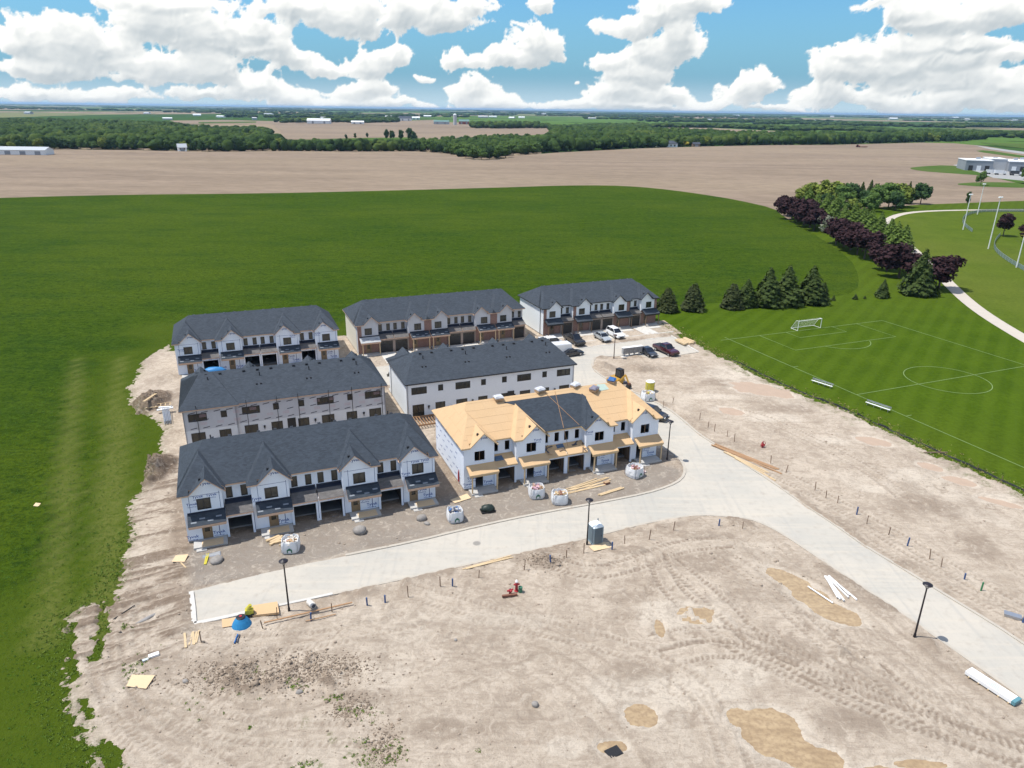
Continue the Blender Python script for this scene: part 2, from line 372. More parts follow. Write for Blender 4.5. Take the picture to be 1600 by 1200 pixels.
# ================================================================== CLOUDS
def make_clouds():
    st = 0.00115; A = np.arange(-0.80, 0.80, st); E = np.arange(0.0, 0.32, st); AZ, EL = np.meshgrid(A, E)
    wx = fbm(AZ, EL, 22, 5); wy = fbm(AZ+3, EL+5, 22, 5); wx2 = fbm(AZ, EL, 90, 4); wy2 = fbm(AZ+9, EL+2, 90, 4)
    U = AZ+0.030*wx+0.007*wx2; V_ = EL+0.020*wy+0.006*wy2
    env = np.full(AZ.shape, -2.0)
    for cx, cy, rx, ry in CLOUDS:
        a, e = px_ang(cx, cy); vx = (U-a)/(rx*1.0/1150); vy = (V_-e)/(ry*1.0/1150); vy = np.where(vy < 0, vy*1.25, vy)
        env = np.logaddexp(env*7, (1-np.sqrt(vx*vx+vy*vy))*7)/7
    top = sstep(EL, 0.165, 0.21); gen = fbm(AZ, EL*2.0, 5.5, 4)*4.2-0.25
    fade = 1-sstep(np.abs(AZ), 0.70, 0.79); env = env*(1-top)+gen*top
    env = env-(1-fade)*3-sstep(EL, 0.26, 0.31)*4
    def billow(s, o):
        v = 0; a = 1; t = 0
        for k in range(o): v = v+a*(1-np.abs(2*vnoise(U*s+k*31, V_*s*1.15+k*7)-1)); t += a; a *= 0.56; s *= 2.1
        return v/t-0.62
    bl = billow(24, 7); bm = billow(24, 3); nf = fbm(AZ+0.02*wx, EL*1.2, 75, 6, 0.62)
    D = env*1.0+bl*1.15+nf*0.50-0.03
    al = sstep(D, 0.0, 0.15)
    h = np.clip(env+bm*0.9+nf*0.15+0.3, 0, 2)**0.7
    gy_, gx_ = np.gradient(h, st)
    for q in range(2): gy_ = (gy_+np.roll(gy_, 1, 0)+np.roll(gy_, -1, 0)+np.roll(gy_, 1, 1)+np.roll(gy_, -1, 1))/5
    rel = np.tanh(-gy_*0.016+gx_*0.006)
    dens = np.clip(D, 0, 0.5)/0.5; sh = np.zeros_like(D); wsum = 0
    for k in range(1, 22):
        dx = int(round(-0.5*k)); dy = int(round(k*1.5)); w_ = math.exp(-k/10.0); s_ = np.zeros_like(D); s_[:-dy, :] = dens[dy:, :]; s_ = np.roll(s_, -dx, 1); sh += s_*w_; wsum += w_
    sh /= wsum
    b = 0.34+0.66*np.exp(-1.7*sh**2.2)+0.30*rel+0.10*fbm(AZ, EL*2, 16, 4)+0.22*nf
    b = np.clip(b, 0, 1)
    low = np.exp(-EL/0.03)[..., None]
    c0 = np.array([0.33, 0.40, 0.45]); c1 = np.array([0.92, 0.92, 0.89])
    C_ = c0+(c1-c0)*b[..., None]; C_ = (C_*(1-0.3*low)+np.array([0.70, 0.74, 0.76])*0.3*low)*0.95
    R = 62000.0; hx = R*np.sin(AZ); hy = R*np.cos(AZ); hz_ = R*EL+CAMH
    ny, nx = AZ.shape; idx = np.arange(ny*nx).reshape(ny, nx)
    f = (al > 0.002); fk = f[:-1, :-1] | f[1:, :-1] | f[:-1, 1:] | f[1:, 1:]
    F = np.stack([idx[:-1, :-1][fk], idx[:-1, 1:][fk], idx[1:, 1:][fk], idx[1:, :-1][fk]], 1)
    us = np.unique(F); remap = np.full(ny*nx, -1); remap[us] = np.arange(len(us))
    me = np_mesh('clouds', np.stack([hx.ravel()[us], hy.ravel()[us], hz_.ravel()[us]], 1), remap[F])
    ca = me.color_attributes.new('cloud', 'FLOAT_COLOR', 'POINT')
    ca.data.foreach_set('color', np.concatenate([C_.reshape(-1, 3)[us], al.reshape(-1, 1)[us]], 1).astype(np.float32).ravel())
    m = bpy.data.materials.new('cloud_vapour'); m.use_nodes = True; t = NT(m.node_tree); t.n.clear()
    at_ = t.node('ShaderNodeAttribute', attribute_name='cloud'); em = t.node('ShaderNodeEmission'); t.l.new(at_.outputs['Color'], em.inputs[0]); em.inputs[1].default_value = 1.0
    tr = t.node('ShaderNodeBsdfTransparent'); mx = t.node('ShaderNodeMixShader'); t.l.new(at_.outputs['Alpha'], mx.inputs[0]); t.l.new(tr.outputs[0], mx.inputs[1]); t.l.new(em.outputs[0], mx.inputs[2])
    out = t.node('ShaderNodeOutputMaterial'); t.l.new(mx.outputs[0], out.inputs[0])
    o = link('sky', me, m); o['kind'] = 'structure'
make_clouds()

# ================================================================== GROUND
def field_mat(name, a, b_, c_, scale=0.25, stretch=(1, 1, 1), rot=0.0, bump=0.6, rough=0.95, big=0.012, tram=None, fine=2.2):
    m, t, b = newmat(name); p = wpos(t)
    q = t.mapping(p, stretch, (0, 0, rot))
    n1 = t.noise(q, scale, 6, 0.6); n2 = t.noise(q, fine, 4, 0.7); n3 = t.noise(q, big, 3, 0.5)
    col = t.mix(t.ramp(n1, 0.3, 0.7), a, b_)
    col = t.mix(t.math('MULTIPLY', t.ramp(n3, 0.35, 0.65), 0.6), col, c_)
    col = t.mix(t.math('MULTIPLY', t.ramp(n2, 0.35, 0.7), 0.45), col, tuple(x*0.55 for x in a))
    if tram:
        sp = t.node('ShaderNodeSeparateXYZ'); t.l.new(t.mapping(p, (1, 1, 1), (0, 0, tram[0])), sp.inputs[0])
        w = t.math('SINE', t.math('ADD', t.math('MULTIPLY', sp.outputs[0], 2*PI/tram[1]), t.math('MULTIPLY', n1, 1.2)))
        col = t.mix(t.math('MULTIPLY', t.ramp(w, -0.6, 0.8), tram[2]), col, tram[3])
    t.l.new(col, b.inputs['Base Color']); b.inputs['Roughness'].default_value = rough; b.inputs['Specular IOR Level'].default_value = 0.03
    setbump(t, b, t.math('ADD', n2, t.math('MULTIPLY', n1, 0.8)), bump, 0.25)
    return m
M_CROP = field_mat('green_crop', (0.023, 0.062, 0.0045), (0.040, 0.096, 0.007), (0.036, 0.074, 0.006), 0.35, (1, 1, 1), 0, 0.9, fine=1.7)
M_LAWN = field_mat('mown_lawn', (0.044, 0.082, 0.004), (0.062, 0.106, 0.0055), (0.078, 0.108, 0.011), 0.15, bump=0.5, fine=1.4, tram=(math.radians(35), 3.6, 0.36, (0.074, 0.118, 0.009)))
M_PLOUGH = field_mat('ploughed_soil', (0.205, 0.158, 0.118), (0.290, 0.225, 0.168), (0.30, 0.235, 0.165), 0.03, (0.25, 1, 1), math.radians(-4), 0.3, big=0.006, fine=0.35)
M_FARM = None
def farmland_mat():
    m, t, b = newmat('farmland'); p = wpos(t)
    vo = t.node('ShaderNodeTexVoronoi'); t.put(vo.inputs['Vector'], t.mapping(p, (0.0011, 0.0004, 1), (0, 0, 0.3))); vo.inputs['Scale'].default_value = 1.0
    vo.inputs['Randomness'].default_value = 0.8
    sp = t.node('ShaderNodeSeparateColor'); t.l.new(vo.outputs['Color'], sp.inputs[0])
    n = t.noise(p, 0.004, 5, 0.6)
    col = t.mix(t.ramp(sp.outputs[0], 0.52, 0.56), (0.045, 0.090, 0.022), (0.26, 0.205, 0.145))
    col = t.mix(t.ramp(sp.outputs[1], 0.6, 0.65), col, (0.085, 0.15, 0.035))
    col = t.mix(t.ramp(n, 0.56, 0.60), col, (0.030, 0.060, 0.018))
    t.l.new(col, b.inputs['Base Color']); b.inputs['Roughness'].default_value = 1.0; b.inputs['Specular IOR Level'].default_value = 0.0
    return m
M_FARM = farmland_mat()

def sheet(name, pts, z, mat, kind='structure'):
    m = MB(); A = 0
    for k in range(len(pts)):
        x0, y0 = pts[k]; x1, y1 = pts[(k+1) % len(pts)]; A += x0*y1-x1*y0
    if A < 0: pts = pts[::-1]
    m.poly([(x, y, z) for x, y in pts]); o = link(name, m, mat); o['kind'] = kind; return o

R0 = 42000.0
sheet('farmland', [(R0*math.sin(a)*1.0, R0*math.cos(a)) for a in [2*PI*k/96 for k in range(96)]], -0.9, M_FARM)

BROWN_NEAR = [(-260, 318), (0, 309), (200, 304), (400, 302.5), (600, 298), (800, 292.5), (870, 290), (950, 289.5), (1000, 292), (1050, 297), (1100, 304), (1150, 312), (1212, 326)]
BROWN_FAR = [(-300, 236), (0, 236), (100, 233), (200, 234), (330, 237), (440, 235.5), (560, 236.5), (650, 236), (700, 240), (725, 247), (745, 250), (785, 249), (800, 243), (870, 238),
             (930, 235), (1000, 231.5), (1100, 228.5), (1200, 226.5), (1300, 226), (1380, 224), (1440, 222.5), (1490, 223.5), (1540, 228), (1600, 238), (1760, 260)]
sheet('ploughed_field', PL(BROWN_FAR)+PL([(1800, 330), (1440, 345), (1212, 370), (900, 310), (300, 330), (-300, 345)]), -0.25, M_PLOUGH)
# crop: reaches from the camera's feet to the brown field
CROP = PL(BROWN_NEAR)+PL([(1223, 338), (1274, 367), (1328, 403), (1343, 432), (1339, 457), (1288, 468), (1129, 474), (1067, 480), (1020, 486)])
CROP = smooth_line(CROP, 1)+[(30, 100), (90, 40), (90, -60), (-220, -60), (-420, 150)]
CROP_POLY = CROP
LAWN_EDGE = PL([(1020, 484), (1067, 478), (1129, 472), (1288, 466.5), (1339, 457), (1343, 432), (1328, 403), (1274, 367), (1223, 337), (1290, 331), (1360, 325), (1425, 320.5), (1500, 317.5), (1600, 313.5), (1800, 309)])
sheet('park_lawn', smooth_line(LAWN_EDGE, 1)+[(420, 180), (300, 40), (160, -40), (60, 40), (26, 120)], 0.006, M_LAWN)
# greens and tracks among the brown field
M_GRASSB = field_mat('rough_grass', (0.055, 0.110, 0.018), (0.075, 0.130, 0.024), (0.10, 0.13, 0.035), 0.05, bump=0.3)
sheet('grass_patch', smooth_line(PL([(1417, 262.5), (1440, 259.5), (1480, 257.5), (1515, 262), (1560, 272), (1610, 285), (1610, 290), (1540, 274), (1480, 270), (1440, 267)]), 1, True), -0.19, M_GRASSB)
sheet('grass_patch', smooth_line(PL([(1486, 287), (1530, 284), (1600, 285), (1680, 288), (1680, 293), (1600, 293), (1530, 291)]), 1, True), -0.19, M_GRASSB)
sheet('grass_patch', smooth_line(PL([(1520, 236), (1540, 234), (1600, 243), (1680, 255), (1680, 258), (1600, 246.5)]), 1, True), -0.19, M_GRASSB)
M_ASPH = plain('grey_asphalt', (0.30, 0.30, 0.29), 0.9, 0.1, 0.05)
sheet('yard', PL([(1489, 257.5), (1515, 254), (1600, 258), (1690, 262), (1690, 282), (1600, 282), (1552, 277.5), (1530, 269)]), -0.16, M_ASPH)
sheet('far_road', PL([(1522, 226.6), (1545, 230), (1600, 237), (1680, 248), (1680, 252), (1600, 240.5), (1545, 232.5)]), -0.16, M_ASPH)

# fields between the woods, about 1 to 3 km away
sheet('far_tan_field', PL([(425, 193.5), (470, 193), (560, 194.5), (640, 197), (700, 199), (870, 199.5), (905, 205), (820, 211.5), (745, 213), (690, 219), (658, 219), (630, 214), (560, 215), (470, 217), (430, 216), (440, 205)]), -0.55, M_PLOUGH)
sheet('far_tan_field', PL([(265, 188), (350, 187), (480, 190.3), (560, 192), (560, 194.2), (430, 193), (280, 192.5)]), -0.55, M_PLOUGH)
sheet('far_tan_field', PL([(618, 188.5), (680, 187), (690, 190.5), (850, 193), (860, 199.2), (690, 198.6), (560, 194.2), (560, 192)]), -0.50, M_PLOUGH)
sheet('far_tan_field', PL([(1018, 199.5), (1060, 199), (1120, 200), (1180, 203), (1245, 205.5), (1320, 209), (1240, 210.5), (1150, 210), (1080, 208)]), -0.55, M_PLOUGH)
sheet('far_tan_field', PL([(395, 219), (425, 216.5), (430, 221), (400, 224)]), -0.50, M_PLOUGH)
sheet('far_tan_field', PL([(1455, 198.3), (1600, 200), (1700, 201.5), (1700, 203), (1590, 203), (1560, 200.5)]), -0.50, M_PLOUGH)
sheet('far_meadow', PL([(310, 190.5), (400, 189.5), (400, 191.5), (310, 192.5)]), -0.45, M_GRASSB)
sheet('far_meadow', PL([(1300, 203), (1400, 199.5), (1455, 199.5), (1600, 203.5), (1700, 205), (1700, 208), (1500, 207.5), (1400, 207.5)]), -0.45, M_GRASSB)
sheet('far_meadow', PL([(425, 218), (480, 217.6), (560, 215.2), (640, 214), (690, 219), (720, 224), (700, 228), (560, 228), (430, 226)]), -0.45, M_GRASSB)
sheet('far_meadow', PL([(290, 206), (400, 204), (425, 210), (380, 216), (300, 220)]), -0.45, M_GRASSB)
sheet('far_meadow', PL([(1530, 222), (1600, 224), (1700, 226), (1700, 234), (1600, 231), (1560, 227)]), -0.45, M_GRASSB)

# ---------------------------------------------------------------- the building lot
LOT = PL([(165, 1250), (147, 1173), (120, 1130), (108, 1090), (97, 1050), (94, 1010), (100, 975), (125, 950), (170, 930), (188, 895), (196, 850), (199, 817), (197, 790),
          (225, 758), (226, 738), (247, 712), (254, 688), (251, 661), (225, 648), (203, 633), (198, 606), (213, 584), (220, 562), (240, 550), (262, 540), (262, 512)])
TH = math.radians(22.0); UU = (math.cos(TH), math.sin(TH)); NN = (-UU[1], UU[0])
def off(p, u, n): return (p[0]+UU[0]*u+NN[0]*n, p[1]+UU[1]*u+NN[1]*n)
ROADFAR_L = off((-56.5, 114.5), -1.5, 16.0); ROADFAR_R = off((5.7, 140.7), 28.8, 14.0)
LOT += [ROADFAR_L, ROADFAR_R] + PL([(1033, 506), (1051, 518), (1062, 527), (1079, 532.5), (1102, 545), (1132, 560), (1162, 575), (1194, 592.6), (1237, 611), (1295, 632.5), (1339, 651),
          (1404, 683), (1469, 712), (1527, 738), (1600, 772), (1760, 850)]) + [(96, 40), (70, 8), (0, 8), (-24, 14)]
def clip2(poly, ax, val, keep_gt):
    out = []; n = len(poly)
    for k in range(n):
        a, b = poly[k], poly[(k+1) % n]; ia = (a[ax] >= val) == keep_gt; ib = (b[ax] >= val) == keep_gt
        if ia: out.append(a)
        if ia != ib: t = (val-a[ax])/(b[ax]-a[ax]); out.append((a[0]+(b[0]-a[0])*t, a[1]+(b[1]-a[1])*t))
    return out
def crop_mesh():
    GX = np.arange(-126.0, 120.1, 1.5); GY = np.arange(-60.0, 201.1, 1.5); XX, YY = np.meshgrid(GX, GY); xr, yr_ = GX[-1], GY[-1]
    d = sdf(XX, YY, LOT); D1, S1, O1 = seg_dist(XX, YY, PL([(150, 560), (160, 700), (165, 850), (120, 930), (60, 1050), (60, 1250)]))
    v = sstep(d+fbm(XX, YY, 0.12, 4)*14, -11.0, -2.0)*(XX < 10); 
    tr_ = np.zeros_like(XX)
    for pts in ([(152, 1000), (165, 800), (178, 640), (190, 560)], [(172, 960), (182, 800), (194, 640)], [(120, 560), (100, 800), (70, 1000)]):
        D2, S2, O2 = seg_dist(XX, YY, PL(pts)); tr_ = np.maximum(tr_, sstep(1.6-D2+fbm(XX, YY, 0.2, 3)*1.5, 0, 1.2)*0.6)
    pk = sstep(fbm(XX+30, YY, 0.045, 4), 0.0, 0.25)
    V = np.stack([XX, YY, XX*0], -1).reshape(-1, 3); ny, nx = XX.shape; ix = np.arange(ny*nx).reshape(ny, nx)
    F = np.stack([ix[:-1, :-1], ix[:-1, 1:], ix[1:, 1:], ix[1:, :-1]], -1).reshape(-1, 4)
    verts = [tuple(q) for q in V]; faces = [tuple(q) for q in F]; att = [(a, b, c, 1.0) for a, b, c in zip(v.ravel(), tr_.ravel(), pk.ravel())]
    for poly in (clip2(CROP_POLY, 1, yr_, True), clip2(clip2(CROP_POLY, 1, yr_, False), 0, GX[0], False)):
        A = sum(poly[k][0]*poly[(k+1) % len(poly)][1]-poly[(k+1) % len(poly)][0]*poly[k][1] for k in range(len(poly)))
        if A < 0: poly = poly[::-1]
        i = len(verts); verts += [(x, y, 0.0) for x, y in poly]; att += [(0, 0, 0.3, 1.0)]*len(poly); faces.append(tuple(range(i, i+len(poly))))
    me = bpy.data.meshes.new('crop_field'); me.from_pydata(verts, [], faces); ca = me.color_attributes.new('marks', 'FLOAT_COLOR', 'POINT'); ca.data.foreach_set('color', np.array(att, dtype=np.float32).ravel()); me.update(); return me
m, t, b = newmat('green_crop_rows'); p = wpos(t)
at_ = t.node('ShaderNodeAttribute', attribute_name='marks'); sp = t.node('ShaderNodeSeparateColor'); t.l.new(at_.outputs['Color'], sp.inputs[0])
n1 = t.noise(p, 0.35, 6, 0.62); n2 = t.noise(p, 1.7, 5, 0.75); n3 = t.noise(p, 0.012, 4, 0.55); n4 = t.noise(t.mapping(p, (0.35, 1.0, 1), (0, 0, -0.12)), 0.10, 5, 0.6); n5 = t.noise(t.mapping(p, (0.05, 0.9, 1), (0, 0, -0.05)), 0.5, 4, 0.6)
col = t.mix(t.ramp(n1, 0.3, 0.7), (0.034, 0.066, 0.0045), (0.058, 0.098, 0.006))
col = t.mix(t.math('MULTIPLY', t.ramp(n3, 0.40, 0.62), 0.75), col, (0.072, 0.106, 0.008)); col = t.mix(t.math('MULTIPLY', t.ramp(n4, 0.45, 0.7), 0.55), col, (0.024, 0.058, 0.007))
col = t.mix(t.math('MULTIPLY', t.ramp(n5, 0.52, 0.7), 0.45), col, (0.072, 0.112, 0.014))
n9 = t.noise(t.mapping(p, (0.8, 1, 1), (0, 0, 0.2)), 0.75, 6, 0.8, 0.5)
col = t.mix(t.math('MULTIPLY', t.ramp(n2, 0.45, 0.62), 0.6), col, (0.014, 0.034, 0.004)); col = t.mix(t.math('MULTIPLY', t.ramp(n9, 0.50, 0.62), 0.6), col, (0.016, 0.038, 0.006)); col = t.mix(t.math('MULTIPLY', t.ramp(n9, 0.46, 0.36), 0.5), col, (0.070, 0.120, 0.014))
col = t.mix(t.math('MULTIPLY', sp.outputs[0], t.ramp(n2, 0.25, 0.6, 0.35, 0.95)), col, t.mix(n1, (0.052, 0.086, 0.007), (0.076, 0.106, 0.012)))
col = t.mix(t.math('MULTIPLY', sp.outputs[1], t.ramp(n2, 0.3, 0.6, 0.2, 0.9)), col, (0.17, 0.18, 0.05))
t.l.new(col, b.inputs['Base Color']); b.inputs['Roughness'].default_value = 1.0; b.inputs['Specular IOR Level'].default_value = 0.02
setbump(t, b, t.math('ADD', n2, t.math('MULTIPLY', n1, 0.8)), 1.0, 0.35); M_CROP = m
struct('crop_field', crop_mesh(), M_CROP)
# road, traced from the photograph
ROAD = PL([(298, 925), (450, 888), (560, 866), (650, 848), (715, 832), (790, 815), (860, 801), (940, 787), (1010, 773), (1045, 762), (1064, 750), (1070, 736), (1063, 722), (1050, 710)])
ROAD += [off(P(1028, 716), 2.4, 6.0), off((-15.+25.1, 97.2+10.2), 2.6, -10.0), off((-15.+25.1, 97.2+10.2), 2.3, 4.0), off((10.1, 107.4), 2.0, 13.0), off((10.1, 107.4), 0, 14.6),
         off((-43.3, 86.6), 24, 15.2), off((-43.3, 86.6), 0, 15.2), off((-56.5, 114.5), 1.5, -7.3), off((-56.5, 114.5), 27.6, -7.3), off((-28.6, 126.8), 1.0, -7.0), off((-28.6, 126.8), 33.0, -7.0)]
ROAD += PL([(897, 546), (1049, 526), (1091, 551.5), (1019, 562), (1003, 557), (985, 552), (975, 555), (960, 557.5), (940, 556), (928, 560), (924, 570), (929, 581), (948, 594), (967, 606), (1003, 619), (1025, 628),
            (1044, 641), (1067, 658), (1092.5, 681), (1125, 701), (1165, 728.5), (1208, 756), (1256, 790), (1310, 826), (1352, 856), (1416, 894), (1487, 938), (1555, 979), (1600, 1009), (1700, 1075), (1760, 1120)])
ROAD += PL([(1760, 1240), (1680, 1155), (1600, 1093), (1525, 1040), (1469, 1001), (1412, 960), (1349, 919), (1292, 881), (1225, 836), (1195, 820), (1170, 811), (1142, 808), (1097, 804.5), (1049, 810), (1000, 820),
            (930, 838), (860, 855), (760, 876), (640, 903), (540, 925), (440, 947), (305, 977)])
ROADP = ROAD
RR = []
for k in range(len(ROADP)):
    a, b = ROADP[k], ROADP[(k+1) % len(ROADP)]; L_ = math.hypot(b[0]-a[0], b[1]-a[1]); n_ = max(1, int(L_/0.8))
    for j in range(n_): RR.append((a[0]+(b[0]-a[0])*j/n_+random.uniform(-.05, .05), a[1]+(b[1]-a[1])*j/n_+random.uniform(-.05, .05)))
sheet('road', RR, 0.09, None)
def road_mat():
    m, t, b = newmat('dusty_pale_asphalt'); p = wpos(t)
    n = t.noise(p, 0.10, 5, 0.6); n2 = t.noise(p, 1.3, 5, 0.65); n3 = t.noise(p, 14, 3, 0.6)
    n4 = t.noise(t.mapping(p, (0.07, 1.3, 1), (0, 0, -TH-0.03)), 1.0, 5, 0.65)
    n5 = t.noise(t.mapping(p, (1.6, 0.07, 1), (0, 0, math.radians(-24))), 1.0, 4, 0.6)
    col = t.mix(t.ramp(n, 0.35, 0.65), (0.43, 0.41, 0.365), (0.505, 0.465, 0.40))
    col = t.mix(t.math('MULTIPLY', t.ramp(n4, 0.45, 0.7), 0.6), col, (0.55, 0.495, 0.41))
    col = t.mix(t.math('MULTIPLY', t.ramp(n5, 0.5, 0.75), 0.35), col, (0.33, 0.325, 0.31))
    col = t.mix(t.math('MULTIPLY', t.ramp(n2, 0.48, 0.8), 0.5), col, (0.34, 0.295, 0.245))
    col = t.mix(t.math('MULTIPLY', n3, 0.25), col, (0.24, 0.235, 0.22))
    t.l.new(col, b.inputs['Base Color']); b.inputs['Roughness'].default_value = 0.92; b.inputs['Specular IOR Level'].default_value = 0.2
    setbump(t, b, n3, 0.35, 0.01); return m
bpy.data.objects['road'].data.materials.append(road_mat())

# dirt height field
x0, x1, y0, y1, ST = -66.0, 86.0, 30.0, 168.0, 0.18
gx = np.arange(x0, x1, ST); gy = np.arange(y0, y1, ST)
X, Y = np.meshgrid(gx, gy)
dl = sdf(X, Y, LOT); dr = sdf(X, Y, ROADP)
F1 = fbm(X, Y, 0.07, 4); F2 = fbm(X+40, Y, 0.35, 4); F3 = fbm(X, Y+77, 1.3, 3); F4 = fbm(X+11, Y+3, 0.18, 4)
def blob(cx, cy, rx, ry, wob=0.35, sc=0.5, ang=0.0):
    c = P(cx, cy); a = P(cx+rx, cy); b = P(cx, cy-ry); d = P(cx, cy+ry)
    RX = math.hypot(a[0]-c[0], a[1]-c[1]); RY = (math.hypot(b[0]-c[0], b[1]-c[1])+math.hypot(d[0]-c[0], d[1]-c[1]))/2
    dx = X-c[0]; dy = Y-c[1]; ca, sa = math.cos(ang), math.sin(ang)
    q = np.sqrt(((dx*ca+dy*sa)/RX)**2+((-dx*sa+dy*ca)/RY)**2)
    return 1-q+wob*2*fbm(X+cx, Y+cy, sc, 4)
def line_blob(pts, w, wob=0.5, sc=0.5):
    D, S, O = seg_dist(X, Y, PL(pts)); return 1-D/w+wob*2*fbm(X+pts[0][0], Y, sc, 4)
Hh = 0.13+0.05*F2+0.035*F3+0.05*F1
rdg = 1-np.abs(2*vnoise(X*0.55+3*F2, Y*0.9)-1); Hh += 0.10*np.clip(fbm(X+300, Y, 2.2, 3), 0, 1)+0.05*rdg**3
foot = np.clip(fbm(X*1.0+70, Y+33, 1.6, 4)*3.0, 0, 1)*sstep(F4+0.1*F2, 0.0, 0.12); Hh -= 0.10*foot
dark = 0.5*sstep(F4, 0.05, 0.25)*0.6; pale = sstep(fbm(X-90, Y+20, 0.11, 4), 0.06, 0.22)*0.55; gravel = np.zeros_like(X); weed = np.zeros_like(X)
# bulldozed rills on the bank left of the front row
ca, sa = math.cos(math.radians(28)), math.sin(math.radians(28))
rl = fbm((X*ca+Y*sa)*0.12, (-X*sa+Y*ca)*1.0, 1.5, 4)
bank = sstep(line_blob([(240, 760), (235, 860), (215, 930), (200, 980)], 9.0, 0.15), 0.0, 0.6)
rl2 = fbm((X*ca+Y*sa)*0.3, (-X*sa+Y*ca)*2.2, 1.5, 3); Hh += bank*(rl*0.55+rl2*0.22); dark = np.maximum(dark, bank*sstep(rl+0.6*rl2, -0.02, 0.14)*0.95)
# drying furrows at the front (erosion streaks)
er = fbm((X*0.97-Y*0.2)*1.1, (Y*0.97+X*0.2)*0.16, 1.1, 4)
ez = sstep(line_blob([(440, 985), (700, 935), (900, 890)], 3.5, 0.2), 0, .5); Hh += ez*er*0.10; dark = np.maximum(dark, ez*sstep(er, 0.02, 0.2)*0.3)
# curved scrape marks
for (pts, w) in [([(620, 985), (760, 1000), (880, 1040), (960, 1100), (1010, 1180)], 5.0), ([(150, 1000), (230, 1090), (400, 1130), (620, 1060), (780, 1010)], 4.5), ([(1240, 870), (1400, 1000), (1560, 1130)], 4.0)]:
    D, S, O = seg_dist(X, Y, smooth_line(PL(pts), 2)); st = fbm(O*1.6+2.2*F2, S*0.10+2.0*F4, 1.3, 5)
    k = sstep(w-D, 0, 1.5); Hh += k*st*0.13; dark = np.maximum(dark, k*sstep(st, 0.06, 0.2)*0.34); pale = np.maximum(pale, k*sstep(-st, 0.06, 0.2)*0.4)
# wheel tracks: pair of ruts with tread bars
TRACKS = [[(660, 930), (760, 960), (850, 985), (960, 1010), (1060, 1050), (1120, 1110), (1150, 1200)], [(1130, 870), (1180, 900), (1240, 960), (1330, 1040), (1420, 1090), (1540, 1130)], [(1028, 878), (1045, 920), (1085, 955), (1130, 985), (1150, 1010), (1200, 1030), (1280, 1070), (1360, 1105), (1450, 1135), (1560, 1175), (1640, 1210)],
          [(1060, 890), (1100, 925), (1140, 960), (1160, 990), (1215, 1015), (1300, 1060), (1400, 1110), (1500, 1150), (1620, 1195)],
          [(1045, 1000), (1090, 992), (1140, 993), (1190, 1012), (1260, 1050)], [(1060, 1025), (1110, 1015), (1160, 1018), (1210, 1040)],
          [(860, 880), (930, 900), (1000, 880), (1060, 855), (1120, 850)], [(1380, 1060), (1440, 1120), (1520, 1160), (1610, 1180)],
          [(1085, 680), (1150, 715), (1230, 745), (1310, 790), (1420, 850), (1500, 900), (1610, 965)], [(1120, 640), (1190, 650), (1270, 690), (1350, 730), (1430, 790)],
          [(160, 930), (150, 1000), (165, 1060), (210, 1120), (280, 1170)], [(205, 930), (190, 1000), (205, 1060), (260, 1110), (380, 1150), (560, 1150)], [(128, 975), (120, 1050), (135, 1120), (185, 1190)], [(178, 965), (168, 1040), (185, 1100), (250, 1160), (330, 1200)], [(300, 1000), (380, 1010), (520, 1000), (640, 970)], [(1180, 740), (1300, 800), (1400, 870), (1560, 950)]]
for k, pts in enumerate(TRACKS):
    D, S, O = seg_dist(X, Y, smooth_line(PL(pts), 2)); D2 = np.minimum(np.abs(O-0.95), np.abs(O+0.95)); D2 = np.where(D < 1.7, D2, 9)
    rut = sstep(0.34-D2, 0, 0.16); tread = 0.5+0.5*np.sin(S*2*PI/0.52+np.sign(O)*1.5+np.abs(O)*4)
    Hh += rut*(-0.045+0.045*tread)+sstep(0.62-D2, 0, 0.2)*(1-rut)*0.04
    f = 0.8 if 2 <= k < 8 else 0.5
    dark = np.maximum(dark, rut*(1-tread)*f); pale = np.maximum(pale, rut*tread*0.4+sstep(0.62-D2, 0, 0.2)*(1-rut)*0.35)
for rs_, th_, w_ in ((0.09, 0.012, 0.5), (0.16, 0.014, 0.4), (0.045, 0.008, 0.45)):
    rn = np.abs(fbm(X+0.8*F2*6+rs_*900, Y+0.8*F3*4, rs_, 5)); rn_ = sstep(th_-rn, 0, th_*0.7)*sstep(fbm(X-60, Y+rs_*500, 0.05, 3), -0.05, 0.1); Hh -= rn_*0.05; dark = np.maximum(dark, rn_*w_)
# clods (rough lumpy ground) in the front left
cl = sstep(blob(440, 1060, 150, 48, 0.3, 0.3), 0, 0.5); lump = np.clip(fbm(X, Y, 0.9, 4)*2.2, -0.3, 1)
lump = lump+0.5*np.clip(fbm(X, Y, 2.4, 3)*2.4, -.2, 1); Hh += cl*lump*0.34; dark = np.maximum(dark, cl*sstep(lump, 0.05, 0.5)*0.95); weed = np.maximum(weed, cl*sstep(fbm(X+5, Y, 0.8, 3), 0.17, 0.26)*0.55)
cl = sstep(blob(540, 1160, 130, 60, 0.4, 0.3), 0, 0.5); weed = np.maximum(weed, cl*sstep(fbm(X+55, Y, 0.9, 3), 0.20, 0.27)*0.7)
